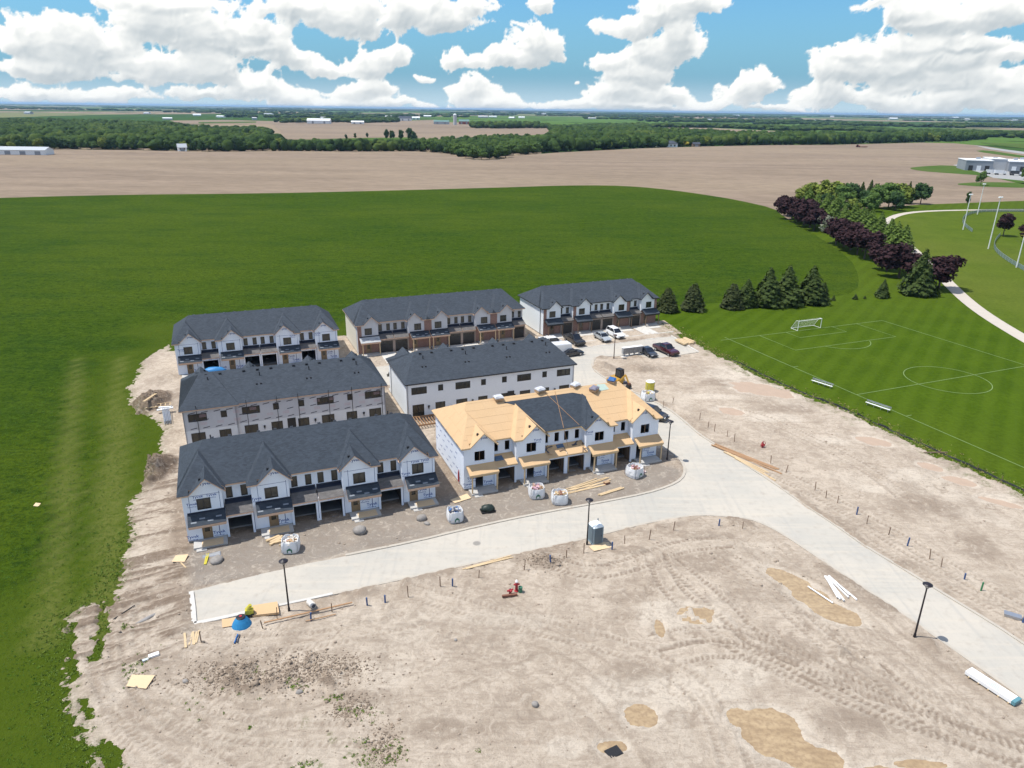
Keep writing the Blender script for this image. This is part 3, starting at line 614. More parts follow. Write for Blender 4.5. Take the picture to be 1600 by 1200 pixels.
# heaps: (pixel centre, radii, height, darkness)
for cx, cy, rx, ry, h, dk in [(240, 738, 34, 28, 1.9, 1.0), (234, 632, 38, 20, 1.6, 1.0), (1000, 578, 44, 6, 0.8, 0.35), (945, 576, 22, 8, 0.8, 0.35), (1075, 580, 60, 10, 0.3, 0.2), (255, 590, 30, 16, 0.5, 0.2),
                              (850, 880, 34, 12, 0.3, 0.6), (520, 900, 50, 6, 0.2, 0.5), (985, 862, 40, 8, 0.2, 0.45), (1095, 838, 70, 8, 0.15, 0.45), (545, 765, 60, 6, 0.1, 0.2), (1310, 1020, 24, 10, 0.3, 0.5), (840, 868, 20, 8, 0.25, 0.5)]:
    bb = np.clip(blob(cx, cy, rx, ry, 0.22, 0.7), 0, 1); Hh += h*sstep(bb, 0, 0.9)*(1+0.5*F3); dark = np.maximum(dark, dk*sstep(bb, 0.0, 0.25))
    if dk > 0.85: Hh += sstep(bb, 0, 0.3)*fbm(X, Y, 1.6, 3)*0.6
# pale dusty patches and damp patches
for cx, cy, rx, ry in [(1140, 585, 60, 14), (1110, 620, 60, 6), (1210, 655, 60, 8), (1300, 690, 60, 8), (1440, 745, 80, 12), (1360, 765, 40, 10), (1150, 1050, 70, 30), (1100, 965, 60, 25), (1080, 960, 110, 30), (790, 970, 120, 16), (300, 985, 60, 12), (180, 1080, 40, 60), (880, 1170, 40, 20), (960, 1080, 60, 26),
                       (1550, 780, 60, 10), (1060, 1080, 110, 30), (240, 960, 60, 16), (320, 905, 40, 12)]:
    pale = np.maximum(pale, sstep(blob(cx, cy, rx, ry, 0.5, 0.4), 0.0, 0.5)*0.9)
for cx, cy, rx, ry in [(985, 1050, 50, 30), (1450, 790, 90, 24), (1100, 880, 90, 20), (1250, 1020, 60, 30), (1140, 600, 50, 10), (1230, 640, 60, 8), (560, 1090, 80, 20), (280, 960, 40, 14), (1330, 1130, 90, 26), (400, 905, 60, 10), (1180, 1130, 60, 20), (700, 1140, 120, 26), (960, 935, 60, 16), (1530, 860, 60, 20)]:
    dark = np.maximum(dark, sstep(blob(cx, cy, rx, ry, 0.6, 0.4), 0.0, 0.6)*0.5)
# gravelled apron between the houses and the road
AP = PL([(296, 925), (285, 870), (294, 852), (686, 780), (724, 770), (1029, 722), (1068, 736), (1062, 752), (1010, 774), (860, 802), (715, 833), (540, 870)])
ap = sstep(sdf(X, Y, AP)+F2*1.5, -0.5, 0.8)
gravel = np.maximum(gravel, ap*(0.85-0.9*np.clip(F2, 0, 1))); Hh = Hh*(1-0.6*ap)+0.035*ap
BAREAS = [[off((-33.8, 64.5), -1, -1), off((-33.8, 64.5), 29, -1), off((-33.8, 64.5), 29, 14), off((-33.8, 64.5), -1, 14)], [off((-5.8, 76.4), -4, -1), off((-5.8, 76.4), 28, -1), off((-5.8, 76.4), 28, 14), off((-5.8, 76.4), -4, 14)]]
for q in BAREAS: dark = np.maximum(dark, sstep(sdf(X, Y, q), -1.2, 0.2)*0.75)
Hh = np.maximum(Hh, 0.03)
# road bed under the road sheet, banked and broken edges beside it
rd = dr+0.22*F3*2+0.25*F2
Hh = np.where(dr > -6, Hh*(1-sstep(dr, -0.9, 0.1)*0.2), Hh)
Hh = Hh*(1-sstep(rd, -0.1, 0.25))+0.02*sstep(rd, -0.1, 0.25)
edge = sstep(dr, -3.4, -0.6)*(1-sstep(dr, -0.3, 0.2)); e_ = sstep(fbm(X, Y+9, 0.35, 4), -0.02, 0.16); dark = np.maximum(dark, edge*e_*0.6); Hh += edge*e_*0.10*(1+2*F3)*(1-ap)
# puddles: the ground dips below their level
PUD = [(1232, 905, 40, 9, -0.72), (1255, 922, 42, 10, -0.72), (1300, 955, 42, 14, -0.7), (1272, 938, 40, 12, -0.7), (1002, 1118, 28, 17, 0), (1195, 1130, 52, 22, 0), (1215, 1160, 48, 28, -0.4), (1275, 1190, 45, 18, 0), (1155, 1120, 18, 16, 0), (1031, 983, 8, 13, 0), (958, 1168, 26, 11, 0),
       (1180, 607, 36, 9, -0.5), (1215, 615, 22, 6, -0.5), (1142, 643, 22, 5, -0.5), (1365, 690, 24, 6, -0.6), (1455, 730, 18, 5, -0.6), (1500, 752, 24, 5, -0.6), (1560, 785, 30, 4, -0.6), (1088, 962, 28, 14, 0), (1440, 1196, 40, 7, 0), (1375, 1208, 30, 10, 0)]
pud = np.full(X.shape, -1.0)
for cx, cy, rx, ry, a in PUD: pud = np.maximum(pud, blob(cx, cy, rx, ry, 0.34, 0.8, a)+0.12*F3)
pm = sstep(pud, -0.12, 0.10)
pale = np.maximum(pale, sstep(pud, -0.55, -0.1)*0.9); Hh = Hh*(1-sstep(pud, -0.6, -0.1)*0.5); Hh = Hh*(1-pm)+(-0.02+0.012*F3)*pm
dark *= (1-sstep(pud, -0.5, -0.1)*0.7)
brk = blob(1088, 962, 28, 14, 0.2, 0.8); Hh = np.where((brk > -0.1) & (fbm(X, Y, 1.2, 3) > 0.02), 0.16, Hh)
# weedy strip along the silt fence
WE = PL([(1033, 506), (1051, 518), (1079, 532.5), (1132, 560), (1194, 592.6), (1295, 632.5), (1404, 683), (1469, 712), (1600, 772), (1760, 850)])
D, S, O = seg_dist(X, Y, WE); weed = np.maximum(weed, sstep(3.2-D+fbm(X, Y, 0.5, 3)*4, 0, 2)*sstep(fbm(X+8, Y, 1.1, 3), -0.02, 0.12)*0.75)
# grass islands and ragged edge on the left
isl = np.full(X.shape, -1.0)
for pts, w in [([(114, 975), (109, 1010), (115, 1060)], 0.45), ([(163, 960), (155, 1010), (149, 1030)], 0.6), ([(160, 930), (175, 945)], 0.8), ([(170, 1165), (180, 1200)], 0.8), ([(130, 1095), (140, 1120)], .4)]:
    isl = np.maximum(isl, line_blob(pts, w, 0.35, 0.9))
dle = dl+F2*1.6+F3*1.1+1.2*fbm(X, Y, 3.0, 2)
isl = isl+1.8*fbm(X+6, Y, 2.2, 3)-0.15
k = sstep(dle, -0.5, 0.9)*(1-sstep(isl, -0.15, 0.3))
Hh = Hh*k-0.12*(1-k)
weed = np.maximum(weed, sstep(1.6-dle, 0, 1.6)*0.45*(X < 0))
keep = (dl > -2.2)
NY, NX = X.shape
idx = np.full(X.shape, -1); fk = keep[:-1, :-1] & keep[1:, :-1] & keep[:-1, 1:] & keep[1:, 1:]
# nothing is needed deep under the road or under the grass
deep = (dr > 1.2); fk &= ~(deep[:-1, :-1] & deep[1:, 1:])
used = np.zeros(X.shape, bool)
used[:-1, :-1] |= fk; used[1:, :-1] |= fk; used[:-1, 1:] |= fk; used[1:, 1:] |= fk
idx[used] = np.arange(used.sum())
V = np.stack([X[used], Y[used], Hh[used]], 1)
a = idx[:-1, :-1][fk]; b_ = idx[:-1, 1:][fk]; c_ = idx[1:, 1:][fk]; d_ = idx[1:, :-1][fk]
me = np_mesh('dirt_lot', V, np.stack([a, b_, c_, d_], 1), True)
ca_ = me.color_attributes.new('marks', 'FLOAT_COLOR', 'POINT')
ca_.data.foreach_set('color', np.stack([dark[used], pale[used], gravel[used], weed[used]], 1).astype(np.float32).ravel())
def dirt_mat():
    m, t, b = newmat('dry_clay_soil'); p = wpos(t)
    at = t.node('ShaderNodeAttribute', attribute_name='marks'); sp = t.node('ShaderNodeSeparateColor'); t.l.new(at.outputs['Color'], sp.inputs[0])
    n1 = t.noise(p, 0.25, 6, 0.62, 0.6); n2 = t.noise(p, 2.2, 6, 0.7, 0.3); n3 = t.noise(p, 11, 4, 0.7)
    n5 = t.noise(t.mapping(p, (0.25, 1.8, 1), (0, 0, -0.5)), 0.8, 6, 0.7, 1.2)
    col = t.mix(t.ramp(n1, 0.32, 0.68), (0.430, 0.357, 0.280), (0.540, 0.458, 0.366))
    col = t.mix(t.math('MULTIPLY', t.ramp(n5, 0.46, 0.66), 0.4), col, (0.335, 0.268, 0.208))
    col = t.mix(t.math('MULTIPLY', t.ramp(n2, 0.5, 0.78), 0.36), col, (0.315, 0.25, 0.195))
    col = t.mix(t.math('MULTIPLY', sp.outputs[1], t.ramp(n2, 0.2, 0.6, 0.5, 1.0)), col, (0.60, 0.525, 0.43))
    col = t.mix(t.math('MULTIPLY', sp.outputs[0], t.ramp(n2, 0.25, 0.7, 0.7, 1.0)), col, (0.165, 0.118, 0.082))
    col = t.mix(sp.outputs[2], col, t.mix(n3, (0.215, 0.19, 0.165), (0.30, 0.265, 0.225)))
    wd = t.math('MULTIPLY', at.outputs['Alpha'], t.ramp(t.noise(p, 4.5, 4, 0.7), 0.42, 0.55))
    col = t.mix(wd, col, t.mix(n3, (0.07, 0.11, 0.02), (0.13, 0.14, 0.045)))
    n6 = t.noise(p, 5.5, 5, 0.8, 0.8); n7 = t.noise(t.mapping(p, (1, 1, 1), (0, 0, 0.7), (9, 3, 0)), 0.9, 6, 0.75, 1.5)
    col = t.mix(t.math('MULTIPLY', t.ramp(n7, 0.49, 0.57), 0.32), col, (0.27, 0.212, 0.165))
    col = t.mix(t.math('MULTIPLY', t.ramp(n7, 0.46, 0.38), 0.45), col, (0.58, 0.50, 0.41))
    col = t.mix(t.math('MULTIPLY', t.ramp(n6, 0.56, 0.64), 0.34), col, (0.235, 0.185, 0.14))
    n8 = t.noise(t.mapping(p, (0.35, 2.6, 1), (0, 0, 0.45)), 1.6, 6, 0.8, 0.6); col = t.mix(t.math('MULTIPLY', t.ramp(n8, 0.53, 0.64), 0.34), col, (0.25, 0.195, 0.15))
    col = t.mix(t.math('MULTIPLY', t.ramp(n3, 0.5, 0.75), 0.30), col, (0.20, 0.155, 0.12))
    t.l.new(col, b.inputs['Base Color']); b.inputs['Roughness'].default_value = 0.96; b.inputs['Specular IOR Level'].default_value = 0.15
    setbump(t, b, t.math('ADD', t.math('ADD', t.math('MULTIPLY', n2, 1.0), t.math('MULTIPLY', n3, 0.4)), t.math('ADD', t.math('MULTIPLY', n6, 0.9), t.math('MULTIPLY', n8, 0.8))), 0.85, 0.13); return m
struct('dirt_lot', me, dirt_mat())
def hz(x, y):
    i = int(round((y-y0)/ST)); j = int(round((x-x0)/ST))
    if 0 <= i < NY and 0 <= j < NX:
        if dr[i, j] > 0.1: return 0.09
        return max(0.0, float(Hh[i, j]))
    return 0.02
def at(px, py, dz=0.0):
    x, y = P(px, py); return (x, y, hz(x, y)+dz)
# puddle water (muddy, opaque) as one level sheet per group
def mud_mat():
    m, t, b = newmat('muddy_water'); p = wpos(t)
    n = t.noise(t.mapping(p, (0.5, 1.6, 1), (0, 0, 0.4)), 0.9, 5, 0.6); n2 = t.noise(p, 3, 3)
    col = t.mix(t.ramp(n, 0.3, 0.7), (0.31, 0.22, 0.125), (0.43, 0.32, 0.19)); col = t.mix(t.math('MULTIPLY', t.ramp(n2, 0.4, 0.65), 0.6), col, (0.25, 0.175, 0.105))
    t.l.new(col, b.inputs['Base Color']); b.inputs['Roughness'].default_value = 0.16; b.inputs['Specular IOR Level'].default_value = 0.5; return m
M_MUD = mud_mat(); M_MUD2 = plain('thin_mud', (0.42, 0.31, 0.225), 0.5, 0.12, 1.0)
def pudsheet(cx, cy, rx, ry, a):
    c = P(cx, cy); e = P(cx+rx, cy); b = P(cx, cy-ry); d = P(cx, cy+ry)
    RX = math.hypot(e[0]-c[0], e[1]-c[1]); RY = (math.hypot(b[0]-c[0], b[1]-c[1])+math.hypot(d[0]-c[0], d[1]-c[1]))/2
    ca, sa = math.cos(a), math.sin(a); q = []
    for k in range(20):
        t = 2*PI*k/20; u = RX*1.38*math.cos(t); v = RY*1.38*math.sin(t); q.append((c[0]+u*ca-v*sa, c[1]+u*sa+v*ca))
    return q
for n_, (cx, cy, rx, ry, a_) in enumerate(PUD): sheet('puddle', pudsheet(cx, cy, rx, ry, a_), 0.013+0.0006*n_, M_MUD if (cy > 850) else M_MUD2)

# ---- kerbs: raised strips, many stretches half buried
def strip(name, pts, w, z0, z1, mat, kind='structure'):
    m = MB(); n = len(pts); L = []
    for k in range(n):
        a = pts[max(0, k-1)]; b = pts[min(n-1, k+1)]; d = Vector((b[0]-a[0], b[1]-a[1])).normalized(); q = Vector((-d.y, d.x))*w/2
        L.append(((pts[k][0]+q.x, pts[k][1]+q.y), (pts[k][0]-q.x, pts[k][1]-q.y)))
    for k in range(n-1):
        (a, b), (c, d) = L[k], L[k+1]
        m.poly([(*b, z1), (*d, z1), (*c, z1), (*a, z1)]); m.poly([(*a, z0), (*a, z1), (*c, z1), (*c, z0)]); m.poly([(*b, z1), (*b, z0), (*d, z0), (*d, z1)])
    for (a, b) in (L[0], L[-1]): m.poly([(*a, z0), (*b, z0), (*b, z1), (*a, z1)])
    o = link(name, m, mat)
    if kind: o['kind'] = kind
    return o
M_KERB = plain('pale_kerb_concrete', (0.43, 0.39, 0.33), 0.9, 0.16, 1.2)
M_KERBW = plain('clean_kerb_concrete', (0.54, 0.52, 0.48), 0.85, 0.22, 1.6)
strip('kerb', PL([(299, 927), (302, 950), (304, 977)]), 0.42, 0.0, 0.24, M_KERBW)
strip('kerb', PL([(304, 977), (350, 967.5), (395, 957)]), 0.42, 0.0, 0.24, M_KERBW)
strip('kerb', PL([(432, 949), (470, 941), (520, 930)]), 0.3, 0.0, 0.22, M_KERBW)
strip('kerb', smooth_line(PL([(520, 930), (640, 904), (760, 877), (860, 856), (930, 839), (1000, 821), (1049, 811), (1097, 805.5), (1142, 809), (1170, 812), (1195, 821), (1225, 837), (1292, 882), (1349, 920), (1412, 961), (1469, 1002), (1525, 1041), (1600, 1094), (1680, 1156)]), 1), 0.28, 0.0, 0.17, M_KERB)
strip('kerb', smooth_line(PL([(540, 869), (650, 847), (715, 831), (790, 814), (860, 800), (940, 786), (1010, 772), (1045, 761), (1065, 750), (1071, 736), (1065, 721), (1050, 708), (1040, 702)]), 1), 0.34, 0.0, 0.18, M_KERB)
strip('kerb', smooth_line(PL([(1091, 551), (1019, 562.5), (1003, 557), (985, 552.5), (975, 556), (960, 558.5), (940, 557), (929, 560.5), (925, 570), (930, 581), (949, 594), (968, 605), (1003, 618), (1045, 640), (1067, 657), (1092.5, 680), (1125, 700), (1165, 727.5), (1208, 755), (1256, 789), (1310, 825), (1352, 855), (1416, 893), (1487, 937), (1555, 978), (1600, 1008), (1700, 1074)]), 1), 0.30, 0.0, 0.18, M_KERB)
strip('kerb', PL([(1091, 551), (1049, 525.5)]), 0.35, 0.0, 0.22, M_KERBW)
strip('kerb', PL([(1049, 525.5), (980, 535), (897, 546)]), 0.3, 0.0, 0.13, M_KERBW)

# ---- park path and pitch markings
PATH = smooth_line(PL([(1760, 620), (1660, 562), (1600, 529), (1545, 496), (1510, 470), (1482, 443), (1470, 430), (1440, 402), (1410, 376), (1390, 357), (1385, 346), (1398, 337), (1425, 331.5), (1470, 329), (1540, 328), (1600, 328), (1700, 329)]), 2)
M_LAWN2 = field_mat('ball_field_lawn', (0.070, 0.108, 0.010), (0.095, 0.135, 0.014), (0.115, 0.135, 0.024), 0.12, bump=0.4, fine=1.2)
sheet('ball_field_lawn', PATH[:-1]+[(330, 245), (330, 120)], 0.012, M_LAWN2)
strip('path', PATH, 3.3, 0.02, 0.06, plain('pale_gravel_path', (0.47, 0.42, 0.36), 0.95, 0.1, 0.6))
M_LINE = plain('white_pitch_line', (0.17, 0.25, 0.09), 0.9, 0.2, 2.0)
def mark(pts, w=0.13): strip('pitch_marking', pts, w, 0.034, 0.045, M_LINE)
TL = P(1139.5, 530.4); TR = P(1379.5, 500.4)
tdir = Vector((P(1339, 616.8)[0]-TL[0], P(1339, 616.8)[1]-TL[1])).normalized(); tdir = Vector((math.cos(math.radians(-67.3)), math.sin(math.radians(-67.3))))
gdir = Vector((math.cos(math.radians(22.4)), math.sin(math.radians(22.4))))
FW = 41.5
def F_(s, n): return (TL[0]+tdir.x*s+gdir.x*n, TL[1]+tdir.y*s+gdir.y*n)
hs = Vector((P(1339, 616.8)[0]-TL[0], P(1339, 616.8)[1]-TL[1])).length
mark([F_(0, -2.0), F_(0, FW)]); mark([F_(-1.5, 0), F_(hs*2, 0)]); mark([F_(0, FW), F_(hs*2, FW)]); mark([F_(hs, 0), F_(hs, FW)])
mark([F_(0, 7.6), F_(10.3, 7.6), F_(10.3, FW-7.6), F_(0, FW-7.6)]); mark([F_(0, 14.5), F_(4, 14.5), F_(4, FW-14.5), F_(0, FW-14.5)])
cc = F_(hs, FW/2); mark([(cc[0]+6.75*math.cos(t), cc[1]+6.75*math.sin(t)) for t in [2*PI*k/48 for k in range(49)]])
pcn = F_(7.3, FW/2); mark([(pcn[0]+6.5*math.cos(t), pcn[1]+6.5*math.sin(t)) for t in [math.radians(-67.3+d) for d in range(-62, 63, 6)]])
for s in (hs-14.5, hs+9.5): mark([F_(s, 0), F_(s, 1.2)])
# ================================================================== HOUSES
ZE = 5.8          # height of the main eave
SF = 0.515        # pitch of front and rear slopes
SS = 1.02         # pitch of the end slopes
UW = 6.68         # width of one dwelling
HD = 11.9         # depth
def clip_half(poly, n, d):
    """keep the part of a 3-D polygon with n.p <= d"""
    out = []
    for k in range(len(poly)):
        a = Vector(poly[k]); b = Vector(poly[(k+1) % len(poly)]); da = n.dot(a)-d; db = n.dot(b)-d
        if da <= 0: out.append(a)
        if (da < 0 < db) or (db < 0 < da): out.append(a+(b-a)*(da/(da-db)))
    return out
def hip_x(x0, x1, y0, y1, ze, sf, ss):
    ym = (y0+y1)/2; zr = ze+sf*(ym-y0); ix = (zr-ze)/ss
    a, b = (x0+ix, ym, zr), (x1-ix, ym, zr)
    A, B, C_, D = (x0, y0, ze), (x1, y0, ze), (x1, y1, ze), (x0, y1, ze)
    return dict(front=[A, B, b, a], right=[B, C_, b], rear=[C_, D, a, b], left=[D, A, a]), zr
def bay_layout(units):
    """units: string of B (bay) and G (garage) pairs -> list of (kind, x0, x1, mirrored)"""
    out = []; x = 0.0
    for k, u in enumerate(units):
        if u == 'BG': out += [('B', x, x+3.85, False), ('G', x+3.85, x+UW, False)]
        else: out += [('G', x, x+UW-3.85, True), ('B', x+UW-3.85, x+UW, True)]
        x += UW
    return out, x
def wall(mb, p0, d, n, L, z0, z1, holes=(), th=0.16, flip=False):
    """wall sheet from p0 along d (2-D), n = outward normal; holes (a0,a1,z0,z1); solid with reveals"""
    xs = sorted({0.0, L, *[h[0] for h in holes], *[h[1] for h in holes]}); zs = sorted({z0, z1, *[h[2] for h in holes], *[h[3] for h in holes]})
    xs = [x for x in xs if -1e-6 <= x <= L+1e-6]; zs = [z for z in zs if z0-1e-6 <= z <= z1+1e-6]
    def solid(i, j):
        if i < 0 or j < 0 or i >= len(xs)-1 or j >= len(zs)-1: return False
        cx = (xs[i]+xs[i+1])/2; cz = (zs[j]+zs[j+1])/2
        return not any(h[0] < cx < h[1] and h[2] < cz < h[3] for h in holes)
    def pt(a, z, o): return (p0[0]+d[0]*a-n[0]*o, p0[1]+d[1]*a-n[1]*o, z)
    def q(A, B, C_, D, N):
        v = (Vector(B)-Vector(A)).cross(Vector(C_)-Vector(A))
        pts = [A, B, C_, D] if v.dot(Vector(N)) > 0 else [D, C_, B, A]; mb.poly(pts)
    N3 = (n[0], n[1], 0); D3 = (d[0], d[1], 0)
    for i in range(len(xs)-1):
        for j in range(len(zs)-1):
            if not solid(i, j): continue
            a0, a1, b0, b1 = xs[i], xs[i+1], zs[j], zs[j+1]
            q(pt(a0, b0, 0), pt(a1, b0, 0), pt(a1, b1, 0), pt(a0, b1, 0), N3)
            q(pt(a0, b0, th), pt(a1, b0, th), pt(a1, b1, th), pt(a0, b1, th), (-n[0], -n[1], 0))
            if not solid(i-1, j): q(pt(a0, b0, 0), pt(a0, b1, 0), pt(a0, b1, th), pt(a0, b0, th), (-d[0], -d[1], 0))
            if not solid(i+1, j): q(pt(a1, b0, 0), pt(a1, b1, 0), pt(a1, b1, th), pt(a1, b0, th), D3)
            if not solid(i, j-1): q(pt(a0, b0, 0), pt(a1, b0, 0), pt(a1, b0, th), pt(a0, b0, th), (0, 0, -1))
            if not solid(i, j+1): q(pt(a0, b1, 0), pt(a1, b1, 0), pt(a1, b1, th), pt(a0, b1, th), (0, 0, 1))
WC = {}
def window(parent, x, y, z0, z1, w, rot, mull=1, frame=None, glass=None, name='window', transom=False, depth=0.07):
    """black frame with glazing bars; own pane as sub-part. origin at the sill centre, facing local -y"""
    frame = frame or M_BLACKM; glass = glass or M_GLASS
    key = (round(w, 2), round(z1-z0, 2), mull, frame.name, glass.name, transom, name)
    if key not in WC:
        h = z1-z0; f = 0.075; m = MB(); W2 = w/2
        m.box(-W2-0.02, -W2+f, -0.045, depth, -0.02, h+0.02); m.box(W2-f, W2+0.02, -0.045, depth, -0.02, h+0.02)
        m.box(-W2+f, W2-f, -0.045, depth, -0.02, f); m.box(-W2+f, W2-f, -0.045, depth, h-f, h+0.02)
        for k in range(mull):
            cx = -W2+w*(k+1)/(mull+1); m.box(cx-0.045, cx+0.045, -0.03, depth-0.01, f, h-f)
        if transom: m.box(-W2+f, W2-f, -0.028, depth-0.012, h*0.3-0.03, h*0.3+0.03)
        me = m.mesh(name); me.materials.append(frame)
        g = MB(); g.box(-W2+f*0.6, W2-f*0.6, 0.018, 0.035, f*0.6, h-f*0.6); ge = g.mesh('pane'); ge.materials.append(glass)
        WC[key] = (me, ge)
    me, ge = WC[key]
    o = link(name, me, None, parent, (x, y, z0), rot); link('pane', ge, None, o); return o
TXT = {}
def text_mesh(s, bold=False):
    if s in TXT: return TXT[s]
    c = bpy.data.curves.new('lettering', 'FONT'); c.body = s; c.size = 1.0; c.resolution_u = 1; c.align_x = 'CENTER'; c.align_y = 'CENTER'; c.offset = 0.02
    o = bpy.data.objects.new('lettering', c); COL.objects.link(o)
    dg = bpy.context.evaluated_depsgraph_get(); me = bpy.data.meshes.new_from_object(o.evaluated_get(dg))
    v = [tuple(q.co) for q in me.vertices]; f = [tuple(p.vertices) for p in me.polygons]
    bpy.data.objects.remove(o); bpy.data.curves.remove(c); bpy.data.meshes.remove(me)
    TXT[s] = (v, f); return TXT[s]
def put_text(mb, s, o, right, up, size, n):
    v, f = text_mesh(s); i = len(mb.v); r = Vector(right)*size; u = Vector(up)*size; nn = Vector(n)*0.004; o = Vector(o)+nn
    P_ = [o+r*q[0]+u*q[1] for q in v]
    mb.v += [tuple(p) for p in P_]
    flip = r.cross(u).dot(nn) < 0
    for g in f:
        mb.f.append(tuple((k+i) for k in (g[::-1] if flip else g))); mb.uv += [(0, 0)]*len(g)
def print_wall(mb, o, d, n, L, z0, z1, word='Tyvek', size=0.42, sx=1.9, sz=1.2, holes=(), rng=None, sub=None, jit=0.12):
    """rows of wrap lettering, skipping openings. o = wall start (2-D)"""
    rng = rng or random; r = 0; z = z0+sz*0.5
    while z < z1-0.15:
        a = sx*(0.3+0.5*(r % 2))
        while a < L-0.5:
            aa = a+rng.uniform(-jit, jit); zz = z+rng.uniform(-jit, jit)*0.6
            if not any(h[0]-0.45 < aa < h[1]+0.45 and h[2]-0.18 < zz < h[3]+0.25 for h in holes) and 0.38 < aa < L-0.38:
                c = (o[0]+d[0]*aa, o[1]+d[1]*aa, zz)
                put_text(mb, word, c, (d[0], d[1], 0), (0, 0, 1), size, (n[0], n[1], 0))
                if sub: put_text(mb, sub, (c[0], c[1], zz-size*0.75), (d[0], d[1], 0), (0, 0, 1), size*0.42, (n[0], n[1], 0))
            a += sx
        z += sz; r += 1

def panels(poly, udir, w=2.44, h=1.22, gap=0.012, t=0.016, lift=0.0, seed=0, shift=0.0):
    """sheathing sheets laid in staggered courses over a planar 3-D polygon; returns list of MB"""
    P_ = [Vector(p) for p in poly]; n = Vector((0, 0, 0))
    for k in range(len(P_)): n += P_[k].cross(P_[(k+1) % len(P_)])
    n.normalize();
    if n.z < 0: n = -n
    U = Vector(udir).normalized(); U = (U-n*U.dot(n)).normalized(); V_ = n.cross(U)
    if V_.z < 0: V_ = -V_
    o = P_[0]; us = [(p-o).dot(U) for p in P_]; vs = [(p-o).dot(V_) for p in P_]
    out = []; v = min(vs); r = 0; rg = random.Random(seed)
    while v < max(vs)-0.02:
        u = min(us)-(w/2 if r % 2 else 0)-shift
        while u < max(us):
            c = list(P_)
            for N_, D_ in ((U, u+w-gap), (-U, -(u+gap)), (V_, v+h-gap), (-V_, -(v+gap))):
                c = clip_half(c, N_, D_+N_.dot(o)) if len(c) > 2 else []
            if len(c) > 2:
                ar = Vector((0, 0, 0))
                for k in range(1, len(c)-1): ar += (c[k]-c[0]).cross(c[k+1]-c[0])/2
                if ar.length > 0.06:
                    dz = lift+rg.uniform(0, 0.004)
                    m = MB(); m.slab([p+Vector((0, 0, dz+t)) for p in c], t); out.append(m)
            u += w
        v += h; r += 1
    return out

def plane_of(poly):
    P_ = [Vector(p) for p in poly]; n = (P_[1]-P_[0]).cross(P_[2]-P_[0]).normalized()
    return (n if n.z > 0 else -n), P_[0]

